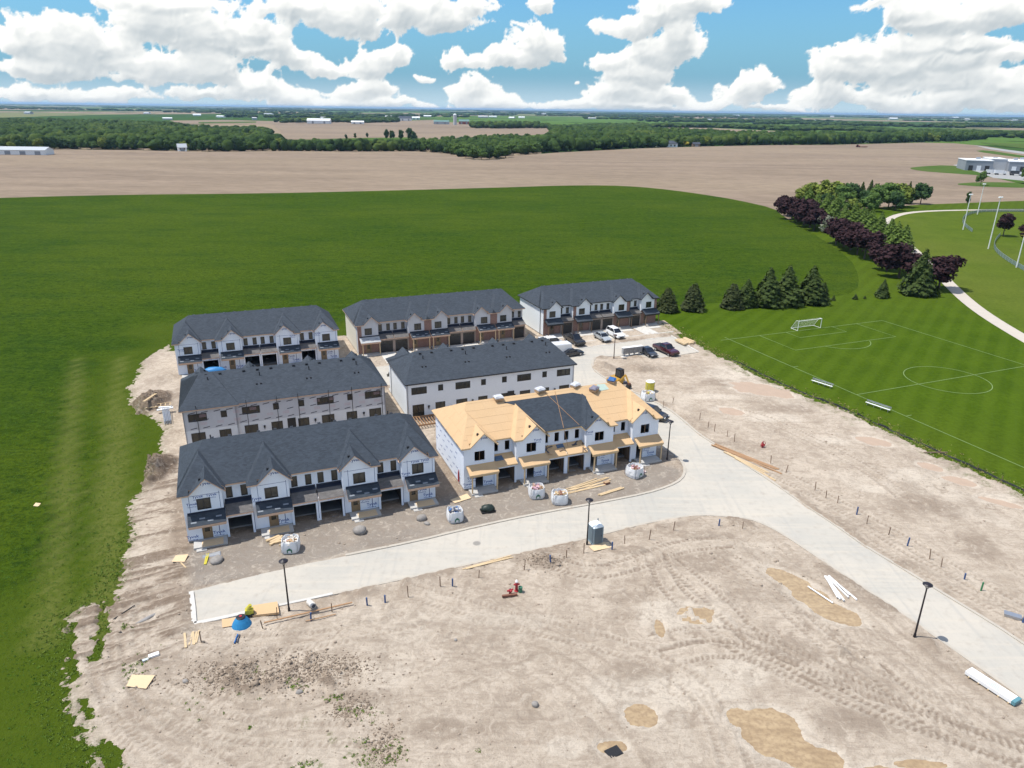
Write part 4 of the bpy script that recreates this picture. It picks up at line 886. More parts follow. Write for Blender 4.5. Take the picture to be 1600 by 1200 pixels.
def townhouse(label, loc, rot, units, st, extra_rear=None, group='blocks of townhouses', gable_w=3.05):
    t = thing('townhouse_block', label, 'townhouses', (loc[0], loc[1], 0.03), rot, group)
    lay, L = bay_layout(units)
    xs0, xs1 = -0.4, L+0.4
    wf, ws, wr = st['front'], st['side'], st['rear']
    fas = st['fascia']; win = st.get('window', 'glass')
    # ---------- roof planes
    main, zr = hip_x(xs0, xs1, 0.8, HD+0.4, ZE, SF, SS)
    roof_polys = [(k, p, (1, 0, 0) if k in ('front', 'rear') else (0, 1, 0)) for k, p in main.items()]
    ym = (0.8+HD+0.4)/2
    bays = [(a, b, m) for k, a, b, m in lay if k == 'B']
    fasl = MB(); soff = MB()
    GA = {}
    for bi, (a, b, mir) in enumerate(bays):
        bx0, bx1 = a-0.4, b+0.4
        if mir is False and a == 0: pass
        g0, g1 = (b-0.1-gable_w, b+0.28) if not mir else (a-0.28, a+0.1+gable_w)
        half = (bx1-bx0)/2; cx = (bx0+bx1)/2; zp = ZE+SS*half; yp = -0.4+(zp-ZE)/SF; yb = 0.8+(zp-ZE)/SF+0.3
        Lf = [(bx0, -0.4, ZE), (cx, yp, zp), (cx, yb, zp), (bx0, 1.6, ZE)]
        Rt = [(bx1, -0.4, ZE), (bx1, 1.6, ZE), (cx, yb, zp), (cx, yp, zp)]
        Fr = [(bx0, -0.4, ZE), (bx1, -0.4, ZE), (cx, yp, zp)]
        # the part of the front slope inside the gable starts behind the gable wall
        f1 = clip_half(Fr, Vector((1, 0, 0)), g0); f3 = clip_half(Fr, Vector((-1, 0, 0)), -g1)
        f2 = clip_half(clip_half(clip_half(Fr, Vector((1, 0, 0)), g1), Vector((-1, 0, 0)), -g0), Vector((0, -1, 0)), -0.2)
        gh = (g1-g0)/2; gc = (g0+g1)/2; gs = 0.93; za = ZE+0.02+gs*gh; yg = -0.4+(za-ZE)/SF+0.4
        GL = [(g0, -0.42, ZE+0.02), (gc, -0.42, za), (gc, yg, za), (g0, yg-1.2, ZE+0.02)]
        GR = [(g1, -0.42, ZE+0.02), (g1, yg-1.2, ZE+0.02), (gc, yg, za), (gc, -0.42, za)]
        GA[bi] = (g0, g1, gc, za, cx, yp, zp)
        # side slopes of the bay only where it has one (their part inside the gable is hidden by it)
        for nm, pl in (('bay_left', Lf), ('bay_right', Rt), ('bay_front', f1), ('bay_front', f2), ('bay_front', f3), ('gable_left', GL), ('gable_right', GR)):
            if len(pl) > 2: roof_polys.append((nm+str(bi), pl, (0, 1, 0) if ('left' in nm or 'right' in nm) else (1, 0, 0)))
        # side slopes must not hang across the gable face: cut their outer corner back
        for side, x_in, x_out in (('L', g0, bx0), ('R', g1, bx1)):
            pass
        soff.box(min(bx0, g0)+0.02, g0 if g0 > bx0 else bx0+0.021, -0.38, 1.25, ZE-0.19, ZE-0.145)
        if bx1 > g1: soff.box(g1, bx1-0.02, -0.38, 1.25, ZE-0.19, ZE-0.145)
    if extra_rear:        # a hip that steps out over the end dwelling at the back
        e0, e1, ey = extra_rear
        m2, _ = hip_x(e0, e1, HD+0.4+ey-11.4-ey*0, HD+0.4+ey, ZE, SF, SS)
        roof_polys += [('ext_'+k, p, (1, 0, 0) if k in ('front', 'rear') else (0, 1, 0)) for k, p in m2.items() if k != 'front']
        soff.box(e0+0.02, e1-0.02, HD+0.36, HD+0.36+ey, ZE-0.2, ZE-0.15)
    soff.box(xs0+0.02, xs1-0.02, 0.82, HD+0.37, ZE-0.188, ZE-0.143)
    deck = MB(); skin = MB()
    for nm, pl, ud in roof_polys:
        # front part of bay side slopes in front of the gable wall is trimmed to the gable's outside
        if nm.startswith('bay_left') or nm.startswith('bay_right'):
            bi = int(nm[-1]); g0, g1 = GA[bi][0], GA[bi][1]
            if nm.startswith('bay_left') and g0 < bays[bi][0]-0.1: pl = clip_half(pl, Vector((0, -1, 0)), -0.2)
            if nm.startswith('bay_right') and g1 > bays[bi][1]+0.1: pl = clip_half(pl, Vector((0, -1, 0)), -0.2)
        deck.slab(pl, 0.115, 0.03); 
        if st['roof'] != 'osb': skin.slab([Vector(p)+Vector((0, 0, 0.0)) for p in pl], 0.028)
    link('roof_edge_boards', deck, fas, t); link('soffit', soff, fas, t)
    if st['roof'] == 'osb':
        k = 0
        for nm, pl, ud in roof_polys:
            if nm == 'rear' or nm == 'right': 
                pass
            if nm.startswith('bay_right') or nm.startswith('bay_left'):
                bi = int(nm[-1]); g0, g1 = GA[bi][0], GA[bi][1]
                if nm.startswith('bay_left') and g0 < bays[bi][0]-0.1: pl = clip_half(pl, Vector((0, -1, 0)), -0.2)
                if nm.startswith('bay_right') and g1 > bays[bi][1]+0.1: pl = clip_half(pl, Vector((0, -1, 0)), -0.2)
            if nm == 'rear':
                m = MB(); m.slab([Vector(p)+Vector((0, 0, 0.0)) for p in pl], 0.028); link('rear_sheathing', m, M_OSB, t); continue
            for m in panels(pl, ud, lift=-0.028, seed=k): link('sheathing_panel', m, M_OSB, t)
            k += 1
        # finished shingles over the two middle dwellings
        sh = MB()
        c1, c2 = GA[1], GA[2]
        zl = zr-0.42; yl = 0.8+(zl-ZE)/SF
        xa = c1[4]-0.2; 
        pl = [(c1[4]+1.9, 0.8, ZE), (c2[4]-0.4, 0.8, ZE), (c2[4]-0.1, 5.3, ZE+SF*4.5), (c2[4]-1.2, yl, zl), (c1[4]-1.4, yl, zl), (c1[4]+0.1, 5.0, ZE+SF*4.2)]
        sh.slab([(x, y, z+0.03) for x, y, z in pl], 0.026)
        for nm, pl2, ud in roof_polys:
            if nm in ('bay_right1', 'gable_right1', 'bay_left2', 'gable_left2', 'bay_front2'):
                if nm == 'bay_right1': pl2 = clip_half(pl2, Vector((0, 1, 0)), 9)
                if nm == 'bay_front2': pl2 = clip_half(pl2, Vector((1, 0, 0)), c2[4]-0.1)
                if len(pl2) > 2: sh.slab([Vector(p)+Vector((0, 0, 0.028)) for p in pl2], 0.024)
        link('shingles', sh, M_SHINGLE, t)
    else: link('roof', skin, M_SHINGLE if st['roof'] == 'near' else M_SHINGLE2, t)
    # ridge vents and pipe vents
    def vent(x, y, z, s=0.3, h=0.22):
        m = MB(); m.box(x-s/2, x+s/2, y-s/2, y+s/2, z-0.25, z+h); link('roof_vent', m, M_BLACKM, t)
    if st.get('vents', True):
        for u in range(len(units)):
            for q in (1.6, 3.4, 5.2):
                if 3.2 < u*UW+q < L-3.2: vent(u*UW+q, ym+0.5, zr-0.5*SF, 0.34, 0.16)
            for q in (1.2, 1.75): 
                yy = HD-2.4; vent(u*UW+q+2.0, yy, ZE+(HD+0.4-yy)*SF, 0.2, 0.14)
            m = MB(); yy = ym+1.5; m.cyl((u*UW+3.2, yy, ZE+(HD+0.4-yy)*SF-0.2), (u*UW+3.2, yy, ZE+(HD+0.4-yy)*SF+0.55), 0.07); link('vent_pipe', m, M_BLACKM, t)
    for bi in range(len(bays)):
        g0, g1, gc, za, cx, yp, zp = GA[bi]; m = MB(); m.box(gc-0.62, gc-0.40, 0.35, 0.58, za-0.75, za-0.28); link('vent_pipe', m, M_BLACKM, t)
    # ---------- walls
    zb = 0.30
    found = MB(); found.box(0.02, L-0.02, 1.32, HD-0.02, -0.3, zb); 
    for k, a, b, m_ in lay:
        if k == 'B': found.box(a+0.02, b-0.02, 0.02, 1.32, -0.3, zb)
        else: found.box(a+0.0, b-0.0, -0.22, 1.32, -0.3, 0.06)
    link('foundation', found, M_CONCD, t)
    inner = MB()
    inner.box(0.2, L-0.2, 1.0, HD-0.2, 2.86, 3.06)
    inner.box(0.2, L-0.2, 6.6, 6.75, 0.3, 5.55)
    inner.box(0.2, L-0.2, 1.6, HD-0.2, 5.3, 5.4)
    for k in range(1, len(units)): inner.box(k*UW-0.08, k*UW+0.08, 0.35, HD-0.2, 0.3, 2.85); inner.box(k*UW-0.08, k*UW+0.08, 1.5, HD-0.2, 3.07, 5.29)
    for k, a, b, m_ in lay:
        if k == 'G':
            for xx in (a+0.14, b-0.14): inner.box(xx-0.05, xx+0.05, 0.1, 6.6, 0.07, 2.86)
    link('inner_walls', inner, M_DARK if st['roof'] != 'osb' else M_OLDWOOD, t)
    fw = MB(); fwh = {}
    prt = MB(); tape = MB()
    words = st.get('print'); rg = random.Random(int(abs(loc[0]*7)))
    lower_stone = MB() if st.get('lower') else None
    for k, a, b, mir in lay:
        w = b-a
        if k == 'B':
            cwin = (a+2.0 if not mir else b-2.0); ww, z0, z1 = 1.30, 3.78, 5.02
            if st.get('tallwin'): ww = 1.25
            dx = a+1.95 if not mir else b-1.95-0.0
            if mir and not st.get('doorcentre'): dx = a+1.25
            dw, dz = 0.98, 2.38
            holes = [(cwin-ww/2-a, cwin+ww/2-a, z0, z1), (dx-dw/2-a, dx+dw/2-a, zb, dz)]
            tgt = fw
            wall(fw, (a, 0), (1, 0), (0, -1), w, zb, ZE-0.19, holes)
            wall(fw, (a, 0.16), (0, 1), (-1, 0), 1.3, zb, ZE-0.19); wall(fw, (b, 0.16), (0, 1), (1, 0), 1.3, zb, ZE-0.19)
            g0, g1, gc, za = GA[bays.index((a, b, mir))][:4]
            i0, i1 = max(g0+0.25, a), min(g1-0.25, b)
            tri = [(max(g0+0.18, a), 0.0, ZE-0.19), (min(g1-0.18, b), 0.0, ZE-0.19), (min(g1-0.18, b), 0.0, ZE-0.1+0.93*max(0, g1-min(g1-0.18, b)-0.1)), (gc, 0.0, za-0.13), (max(g0+0.18, a), 0.0, ZE-0.1+0.93*max(0, max(g0+0.18, a)-g0-0.1))]
            fw.extrude(tri, (0, 0.12, 0))
            if win == 'glass': window(t, cwin, 0.03, z0, z1, ww, 0, 1)
            else:
                m = MB(); m.box(cwin-0.04, cwin+0.04, 0.05, 0.13, z0, z1); link('stud', m, M_OLDWOOD, t)
            # door
            if st.get('door') is not None:
                m = MB(); m.box(dx-dw/2, dx-dw/2+0.09, -0.03, 0.14, zb, dz); m.box(dx+dw/2-0.09, dx+dw/2, -0.03, 0.14, zb, dz); m.box(dx-dw/2+0.09, dx+dw/2-0.09, -0.03, 0.14, dz-0.09, dz)
                m.box(dx-dw/2+0.09, dx+dw/2-0.09, 0.04, 0.10, zb, 1.05); m.box(dx-dw/2+0.09, dx-0.25, 0.04, 0.10, 1.05, 1.95); m.box(dx+0.25, dx+dw/2-0.09, 0.04, 0.10, 1.05, 1.95); m.box(dx-dw/2+0.09, dx+dw/2-0.09, 0.04, 0.10, 1.95, dz-0.09)
                d_ = link('door', m, st['door'], t)
                m = MB(); m.box(dx-0.25, dx+0.25, 0.06, 0.08, 1.05, 1.95); link('pane', m, M_GLASS, d_)
                m = MB(); m.box(dx+0.30, dx+0.34, 0.0, 0.04, 1.15, 1.30); link('handle', m, M_STEEL, d_)
            # porch slab and steps
            m = MB(); m.box(a+0.5, b-0.05, -1.55, -0.005, -0.25, 0.27); link('porch_slab', m, M_CONC, t)
            m = MB(); m.box(a+0.75, a+1.75, -2.05, -1.56, -0.25, 0.12); link('step', m, M_CONC, t)
            if st.get('deckboard'):
                m = MB(); m.box(a+1.3, a+3.4, -1.62, -0.35, 0.272, 0.30); link('porch_board', m, M_PLY, t)
            # porch roof
            pz0, pz1, py = 2.72, 3.38, -1.45
            pr = [(a+0.28, py, pz0), (b+0.12, py, pz0), (b+0.12, -0.005, pz1), (a+0.28, -0.005, pz1)]
            m = MB(); m.slab(pr, 0.15, 0.03); m.box(a+0.32, b+0.08, py+0.06, py+0.18, pz0-0.34, pz0-0.17); link('porch_frame', m, st.get('porchframe', fas), t)
            if st['porch'] == 'osb':
                for m in panels(pr, (1, 0, 0), 2.44, 1.6, lift=-0.028, seed=3): link('sheathing_panel', m, M_OSB, t)
            else:
                m = MB(); m.slab(pr, 0.028); o = link('porch_roof', m, {'shingle': M_SHINGLE, 'dark': M_SHINGLE, 'shingle_far': M_SHINGLE2, 'light': M_STEELROOF}[st['porch'] if st['porch'] != 'mixed' else ('light' if a < 8 else 'dark')], t)
                if st['porch'] == 'dark' or st['porch'] == 'mixed':
                    rp = random.Random(int(a*10))
                    for q in range(4):
                        m = MB()
                        xx = a+0.5+q*0.85+rp.uniform(-.1, .1); yy = py+0.35+0.35*(q % 2); zz = pz0+(yy-py)*(pz1-pz0)/(-py)
                        m.slab([(xx, yy, zz+0.012), (xx+0.55, yy, zz+0.012), (xx+0.55, yy+0.16, zz+0.08+0.012), (xx, yy+0.16, zz+0.08+0.012)], 0.01)
                        link('underlay_label', m, M_GREYTAB, t)
            m = MB(); m.box(a+0.3, b+0.1, -0.03, -0.008, pz1-0.06, pz1+0.2)
            if st['porch'] != 'osb': link('flashing', m, M_FLASH_SHADE, t)
            if st.get('posts'):
                for xx in (a+0.62, b-0.12):
                    m = MB(); m.box(xx-0.07, xx+0.07, py+0.05, py+0.19, 0.28, pz0-0.34); link('porch_post', m, st['posts'], t)
            if words:
                print_wall(prt, (a, 0), (1, 0), (0, -1), w, 3.6, 5.7, words[0], 0.42, 1.2, 0.66, holes, rg, words[1])
                put_text(prt, words[0], (gc, 0, za-0.75), (1, 0, 0), (0, 0, 1), 0.48, (0, -1, 0))
                print_wall(prt, (a, 0), (1, 0), (0, -1), w, 0.4, 2.5, words[0], 0.48, 1.3, 0.8, holes, rg, words[1])
            if st.get('tape'):
                for xx in (a+0.62, b-0.3): tape.box(xx, xx+0.045, -0.004, 0.0, 3.6, 5.6)
                tape.box(a+0.2, b-0.2, -0.004, 0.0, 5.42, 5.46)
                tape.box(b-0.75, b-0.68, -0.004, 0.0, 0.4, 2.4)
        else:
            gw = 2.36; c = (a+b)/2; gy = -0.22; gz = 2.34
            wall(fw, (a, 1.3), (1, 0), (0, -1), w, 2.95, ZE-0.19, [(c-0.75-0.31-a, c-0.75+0.31-a, 3.95, 5.2), (c+0.75-0.31-a, c+0.75+0.31-a, 3.95, 5.2)])
            tgt = MB() if lower_stone is not None else fw
            wall(tgt, (a, gy), (1, 0), (0, -1), w, 0.05, 2.9, [(c-gw/2-a, c+gw/2-a, 0.05, gz)])
            wall(tgt, (a, gy+0.16), (0, 1), (-1, 0), 1.5, 0.05, 2.9); wall(tgt, (b, gy+0.16), (0, 1), (1, 0), 1.5, 0.05, 2.9)
            if lower_stone is not None: link('stone_front', tgt, st['lower'], t)
            # low roof over the garage
            x0_, x1_ = a+(-0.0 if not mir else 0.0)+0.13, b+0.12
            if not mir: x0_, x1_ = a+0.125, b+(0.1 if (b % (2*UW) > 0.1 or True) else 0)
            x0_, x1_ = (a+0.125, b-0.003) 
            pr = [(x0_, -0.62, 2.90), (x1_, -0.62, 2.90), (x1_, 1.295, 3.62), (x0_, 1.295, 3.62)]
            m = MB(); m.slab(pr, 0.14, 0.03); link('garage_roof_frame', m, fas, t)
            if st['porch'] == 'osb':
                for m in panels(pr, (1, 0, 0), 2.44, 1.22, lift=-0.028, seed=5): link('sheathing_panel', m, M_OSB, t)
            else:
                m = MB(); m.slab(pr, 0.028); link('garage_roof', m, M_SHINGLEL, t)
                m = MB(); m.box(x0_, x1_, 1.262, 1.292, 3.5, 3.86); m.slab([(x0_, 0.85, 3.462), (x1_, 0.85, 3.462), (x1_, 1.262, 3.616), (x0_, 1.262, 3.616)], 0.008); link('flashing', m, M_FLASH_SHADE, t)  # roof strip is dark membrane widened to paint in the shade along the wall
            for q in (-0.75, 0.75):
                if win == 'glass': window(t, c+q, 1.33, 3.95, 5.2, 0.62, 0, 0)
            gd = st['garage']
            if gd == 'door':
                m = MB()
                for r in range(4):
                    for s_ in range(4):
                        m.box(c-gw/2+0.03+s_*0.58, c-gw/2+0.56+s_*0.58, gy+0.07, gy+0.11, 0.10+r*0.56, 0.62+r*0.56)
                m.box(c-gw/2+0.005, c+gw/2-0.005, gy+0.085, gy+0.14, 0.07, gz-0.005)
                d_ = link('garage_door', m, M_BLACKD, t)
                for s_ in range(4): m = MB(); m.box(c-gw/2+0.12+s_*0.58, c-gw/2+0.47+s_*0.58, gy+0.060, gy+0.069, 1.90, 2.15); link('pane', m, M_GLASS, d_)
            if gd == 'framed':
                m = MB(); rr = random.Random(int(a))
                for q in range(5): m.box(a+0.22, a+0.28, 0.5+q*0.6, 0.56+q*0.6, 0.08, 2.8)
                for q in range(5): m.box(b-0.28, b-0.22, 0.5+q*0.6, 0.56+q*0.6, 0.08, 2.8)
                link('stud_wall', m, M_OLDWOOD, t)
                m = MB(); m.box(c-gw/2+0.25, c-gw/2+0.34, gy+0.3, gy+0.39, 0.07, 2.8); link('stud', m, M_LUMBER, t)
            if gd == 'open':
                m = MB(); rr = random.Random(int(a)+3)
                for q in range(1):
                    xx = rr.uniform(a+0.4, b-0.9); yy = rr.uniform(2.2, 5.0); h = rr.uniform(0.2, 0.9); m.box(xx, xx+rr.uniform(0.2, 0.7), yy, yy+rr.uniform(.3, .9), 0.065, h)
                link('stored_material', m, M_CONC, t)
            if words: print_wall(prt, (a, gy), (1, 0), (0, -1), w, 2.36, 2.86, words[0], 0.24, 1.0, 0.5, [], rg, None)
            if words: print_wall(prt, (a, 1.3), (1, 0), (0, -1), w, 3.9, 5.5, words[0], 0.3, 1.5, 0.8, [(c-1.06-a, c-0.44-a, 3.9, 5.2), (c+0.44-a, c+1.06-a, 3.9, 5.2)], rg, None)
            if st.get('tape'):
                tape.box(b-0.02, b+0.03, gy-0.004, gy, 0.4, 2.6)
    if st.get('brickbits'):
        # brick piers beside the bays, full height
        for (a, b) in st['brickbits']: m = MB(); wall(m, (a, -0.03), (1, 0), (0, -1), b-a, zb, ZE-0.2, [], 0.025); link('brick_pier', m, M_BRICK, t)
    if lower_stone is not None and lower_stone.v: link('stone_front', lower_stone, st['lower'], t)
    if st.get('lowerbay'):
        for k, a, b, mir in lay:
            if k == 'B':
                dx = a+1.95 if not mir else a+1.25; m = MB()
                wall(m, (a, -0.035), (1, 0), (0, -1), b-a, zb, 3.3, [(dx-0.5-a, dx+0.5-a, zb, 2.4)], 0.03); link('brick_front', m, st['lowerbay'], t)
    link('front_wall', fw, wf, t)
    # ---------- sides and rear
    yr = HD; 
    for xx, nx_ in ((0, -1), (L, 1)): sw = MB(); wall(sw, (xx, 1.3), (0, 1), (nx_, 0), yr-1.3, zb, ZE-0.19, []); link('side_wall', sw, ws, t)
    rh = []; rw = []
    for u in range(len(units)):
        b0 = u*UW; md = units[u] == 'GB'
        f = (lambda x: b0+UW-x) if md else (lambda x: b0+x)
        for (cx_, w_, z0, z1, mu) in ((1.75, 2.25, 4.0, 5.05, 2), (5.0, 0.72, 4.15, 5.05, 0), (1.55, 1.7, 0.5, 2.35, 1), (4.9, 1.45, 1.15, 2.35, 1)):
            c = f(cx_); rh.append((c-w_/2, c+w_/2, z0, z1)); rw.append((c, w_, z0, z1, mu))
    ey = extra_rear[2] if extra_rear else 0
    rmb = MB(); rlow = MB()
    segs = [(0, L, 0)] if not extra_rear else sorted([(max(extra_rear[0]+0.4, 0), min(extra_rear[1]-0.4, L), ey)] + ([(0, extra_rear[0]+0.4, 0)] if extra_rear[0] > 0 else []) + ([(extra_rear[1]-0.4, L, 0)] if extra_rear[1]-0.4 < L else []))
    zs = st.get('rearsplit', None)
    for (s0, s1, oy) in segs:
        hs_ = [(a-s0, b-s0, c, d) for a, b, c, d in rh if a > s0 and b < s1]
        if zs: 
            wall(rmb, (s0, yr+oy), (1, 0), (0, 1), s1-s0, zs, ZE-0.19, [h for h in hs_ if h[2] > zs]); wall(rlow, (s0, yr+oy), (1, 0), (0, 1), s1-s0, zb, zs, [h for h in hs_ if h[3] < zs])
        else: wall(rmb, (s0, yr+oy), (1, 0), (0, 1), s1-s0, zb, ZE-0.19, hs_)
        if oy:
            for xx, nx_ in ((s0, -1), (s1, 1)): wall(rmb, (xx, yr), (0, 1), (nx_, 0), oy, zb, ZE-0.19)
    link('rear_wall', rmb, wr, t)
    if rlow.v: link('rear_wall_lower', rlow, M_BACKWALL, t)
    for c, w_, z0, z1, mu in rw:
        oy = ey if extra_rear and extra_rear[0] < c < extra_rear[1] else 0
        window(t, c, yr+oy-0.03, z0, z1, w_, PI, mu)
    if words and st.get('sideprint', True):
        print_wall(prt, (0, 1.3), (0, 1), (-1, 0), yr-1.3, 0.5, 5.5, words[0], 0.34, 1.7, 1.0, [], rg, None, 0.3)
    if prt.v: stuff('wrap_lettering', prt, M_PRINTB, '', '', t)
    if tape.v: stuff('wrap_tape', tape, M_TAPE, '', '', t)
    return t, L
M_SHINGLEL = shingle_mat('low_roof_shingles', (0.125, 0.118, 0.115))
M_STEELROOF = plain('light_grey_underlay', (0.42, 0.43, 0.44), 0.6, 0.12, 2)
M_GREYTAB = plain('grey_print_tab', (0.22, 0.24, 0.27), 0.7, 0.2, 2)

def hloc(fl): return off(fl, 0.4, 0.4)
ST_A = dict(front=M_WRAP, side=M_WRAP, rear=M_WRAP, fascia=M_PEACH, roof='near', porch='dark', garage='open', door=M_DOOR, print=('Tyvek', 'HomeWrap'), tape=True, deckboard=True)
hA, LA = townhouse('nearest townhouse block, white house wrap, finished black shingle roof, empty open garages', hloc((-33.8, 64.5)), TH, ['BG', 'BG', 'GB', 'GB'], ST_A)
ST_B = dict(front=M_WRAP, side=M_WRAP, rear=M_WRAP, fascia=M_LUMBER, roof='osb', porch='osb', garage='framed', print=('Tyvek', 'HomeWrap'), window='hole', posts=M_LUMBER, door=None, vents=False)
hB, LB = townhouse('townhouse block still being roofed, bare tan sheathing at both ends, black shingles between', hloc((-5.8, 76.4)), TH, ['BG', 'BG', 'GB', 'GB'], ST_B)
ST_X = dict(ST_A, roof='far', deckboard=False)
ST_X['door'] = M_DOOR
hX, LX = townhouse('rearmost left block of townhouses in white wrap beside the green field', hloc((-56.5, 114.5)), TH, ['BG', 'BG', 'GB', 'GB'], ST_X)
ST_E = dict(front=M_WRAPG, side=M_WRAPC, rear=M_WRAPG, fascia=M_PEACH, roof='far', porch='mixed', garage='door', door=M_DOOR, posts=M_LUMBER, lower=M_STONE, lowerbay=M_BRICK,
            brickbits=[(0, 0.75), (2*UW-0.72, 2*UW+0.72), (4*UW-0.72, 4*UW+0.72)], window='glass')
hE, LE = townhouse('back middle block of five townhouses with red brick piers and black garage doors', hloc((-28.6, 126.8)), TH+0.015, ['BG', 'GB', 'BG', 'GB', 'BG'], ST_E, gable_w=2.6)
ST_F = dict(front=M_SIDING, side=M_SIDING, rear=M_SIDING, fascia=M_BLACKM, roof='far', porch='shingle_far', garage='door', door=M_OLDWOOD, posts=M_OLDWOOD, lower=M_STONE, lowerbay=M_BRICK, brickbits=[(0, 0.7), (UW+0.0, UW+0.7), (3*UW-0.7, 3*UW-0.02), (4*UW-0.6, 4*UW)])
hF, LF = townhouse('finished white and brick block of townhouses with cars parked in front', hloc((5.9, 140.5)), TH+0.02, ['BG', 'BG', 'GB', 'GB'], ST_F, gable_w=2.6)
ST_C = dict(front=M_WRAPG, side=M_WRAPG, rear=M_WRAPG, fascia=M_PEACH, roof='far', porch='shingle_far', garage='open', door=M_DOOR, rearsplit=2.75)
cC = off((-43.3, 86.6), 27.2, 12.4)
hC, LC = townhouse('middle left block of townhouses seen from behind, grey printed wrap over a white lower wall', cC, TH+PI, ['BG', 'BG', 'GB', 'GB'], ST_C, extra_rear=(4*UW-7.0, 4*UW+0.4, 0.35))
ST_D = dict(front=M_SIDING, side=M_SIDING, rear=M_SIDING, fascia=M_BLACKM, roof='far', porch='shingle_far', garage='door', door=M_OLDWOOD)
cD = off((-15.0, 97.2), 26.8, 12.4)
hD_, LD = townhouse('finished white block of townhouses seen from behind, with tall black patio windows', cD, TH+PI, ['BG', 'BG', 'GB', 'GB'], ST_D)
# rear details on the grey block: printed marks, poles of scaffold, ladder
m = MB(); rg = random.Random(5); m2 = MB()
for r in range(5):
    z = 3.05+r*0.55; a = 0.8+0.5*(r % 2)
    while a < LC-0.6:
        oy = HD+(0.35 if a > 4*UW-6.6 else 0)
        if not (3.9 < z < 5.2 and any(h0 < a < h1 for h0, h1 in [(u*UW+(0.5 if un == 'GB' else UW-3.0), u*UW+(3.0 if un == 'GB' else UW-0.5)) for u, un in enumerate(['BG', 'BG', 'GB', 'GB'])])):
            tgt = m if r % 2 == 0 else m2
            if r % 2 == 0: tgt.poly([(a-0.42, oy+0.004, z+0.07), (a+0.42, oy+0.004, z-0.05), (a+0.42, oy+0.004, z-0.17), (a-0.42, oy+0.004, z-0.05)][::-1])
            else:
                for q in range(3): tgt.poly([(a-0.5, oy+0.004, z+0.16-q*0.14), (a+0.35, oy+0.004, z+0.16-q*0.14), (a+0.35, oy+0.004, z+0.12-q*0.14), (a-0.5, oy+0.004, z+0.12-q*0.14)][::-1])
        a += 1.55 if r % 2 == 0 else 2.1
stuff('wrap_marks', m, M_PRINTK, '', '', hC); stuff('wrap_small_print', m2, M_PRINTR, '', '', hC)
for xx in (25.0, 18.8, 14.9, 12.1, 8.0, 4.8, 0.6):
    m = MB(); m.box(xx-0.04, xx+0.04, HD+0.55, HD+0.63, 0.0, 6.3); m.box(xx-0.05, xx+0.05, HD+0.38, HD+0.56, 4.9, 4.98); link('scaffold_pole', m, M_BLACKM, hC)
# black slabs painting the dark interior of back doorways without a leaf
for h_, q in ((hC, 13.2), (hD_, 10.6)):
    m = MB(); m.box(q-0.55, q+0.55, HD+0.01, HD+0.05, 0.35, 2.6); link('doorway_shade_slab', m, M_BLACKD, h_)
for h_ in (hD_, hC):
    for q in (3.2, 10.0, 16.8, 23.6):
        m = MB(); m.box(q-0.12, q+0.12, HD+0.0, HD+0.18, 1.75, 2.05); m.cyl((q, HD+0.1, 1.5), (q, HD+0.1, 1.76), 0.05); link('meter_box', m, M_BLACKM, h_)
# down pipes on the finished blocks
for h_, pts in ((hD_, [(LD+0.06, 11.8), (LD+0.06, 1.4), (-0.06, 11.8)]), (hF, [(-0.06, 1.35), (LF+0.06, 1.35)])):
    for x, y in pts: m = MB(); m.box(x-0.05, x+0.05, y-0.05, y+0.05, 0.1, 5.62); link('downpipe', m, M_STEEL if h_ is hD_ else M_BLACKM, h_)
# ================================================================== TREES
def foliage_mat(name, c1, c2, c3, g=1.45):
    c1, c2, c3 = [tuple(x*g for x in c) for c in (c1, c2, c3)]
    m, t, b = newmat(name); p = wpos(t)
    n = t.noise(p, 0.9, 4, 0.7); n2 = t.noise(p, 5, 2); oi = t.node('ShaderNodeObjectInfo').outputs['Random']
    col = t.mix(t.ramp(n, 0.3, 0.7), c1, c2); col = t.mix(t.math('MULTIPLY', t.ramp(n2, 0.45, 0.75), 0.5), col, c3)
    col = t.mix(t.math('MULTIPLY', oi, 0.35), col, tuple(x*0.7 for x in c2))
    t.l.new(col, b.inputs['Base Color']); b.inputs['Roughness'].default_value = 0.85; b.inputs['Specular IOR Level'].default_value = 0.2
    return m
M_CONIF = foliage_mat('spruce_needles', (0.022, 0.036, 0.009), (0.040, 0.060, 0.013), (0.066, 0.088, 0.020))
M_CONIF2 = foliage_mat('light_spruce_needles', (0.050, 0.085, 0.014), (0.085, 0.130, 0.022), (0.12, 0.16, 0.03))
M_DARKCON = foliage_mat('cedar_needles', (0.022, 0.030, 0.010), (0.036, 0.046, 0.014), (0.058, 0.066, 0.022))
M_PURPLE = foliage_mat('purple_maple_leaves', (0.017, 0.008, 0.010), (0.031, 0.013, 0.015), (0.048, 0.022, 0.022))
M_LEAF = foliage_mat('green_leaves', (0.045, 0.085, 0.018), (0.075, 0.125, 0.026), (0.10, 0.155, 0.035))
M_LEAFD = foliage_mat('dark_green_leaves', (0.020, 0.045, 0.014), (0.036, 0.070, 0.020), (0.05, 0.09, 0.026))
M_LIME = foliage_mat('yellow_green_leaves', (0.090, 0.120, 0.018), (0.135, 0.165, 0.026), (0.17, 0.20, 0.04))
M_GREYL = foliage_mat('grey_twigs', (0.14, 0.15, 0.10), (0.20, 0.21, 0.15), (0.24, 0.25, 0.18))
M_YELLOW = foliage_mat('yellow_leaves', (0.30, 0.25, 0.03), (0.40, 0.33, 0.04), (0.42, 0.36, 0.06))
M_BARK = plain('bark', (0.10, 0.075, 0.055), 0.95, 0.3, 3)
RS = np.random.RandomState(11)
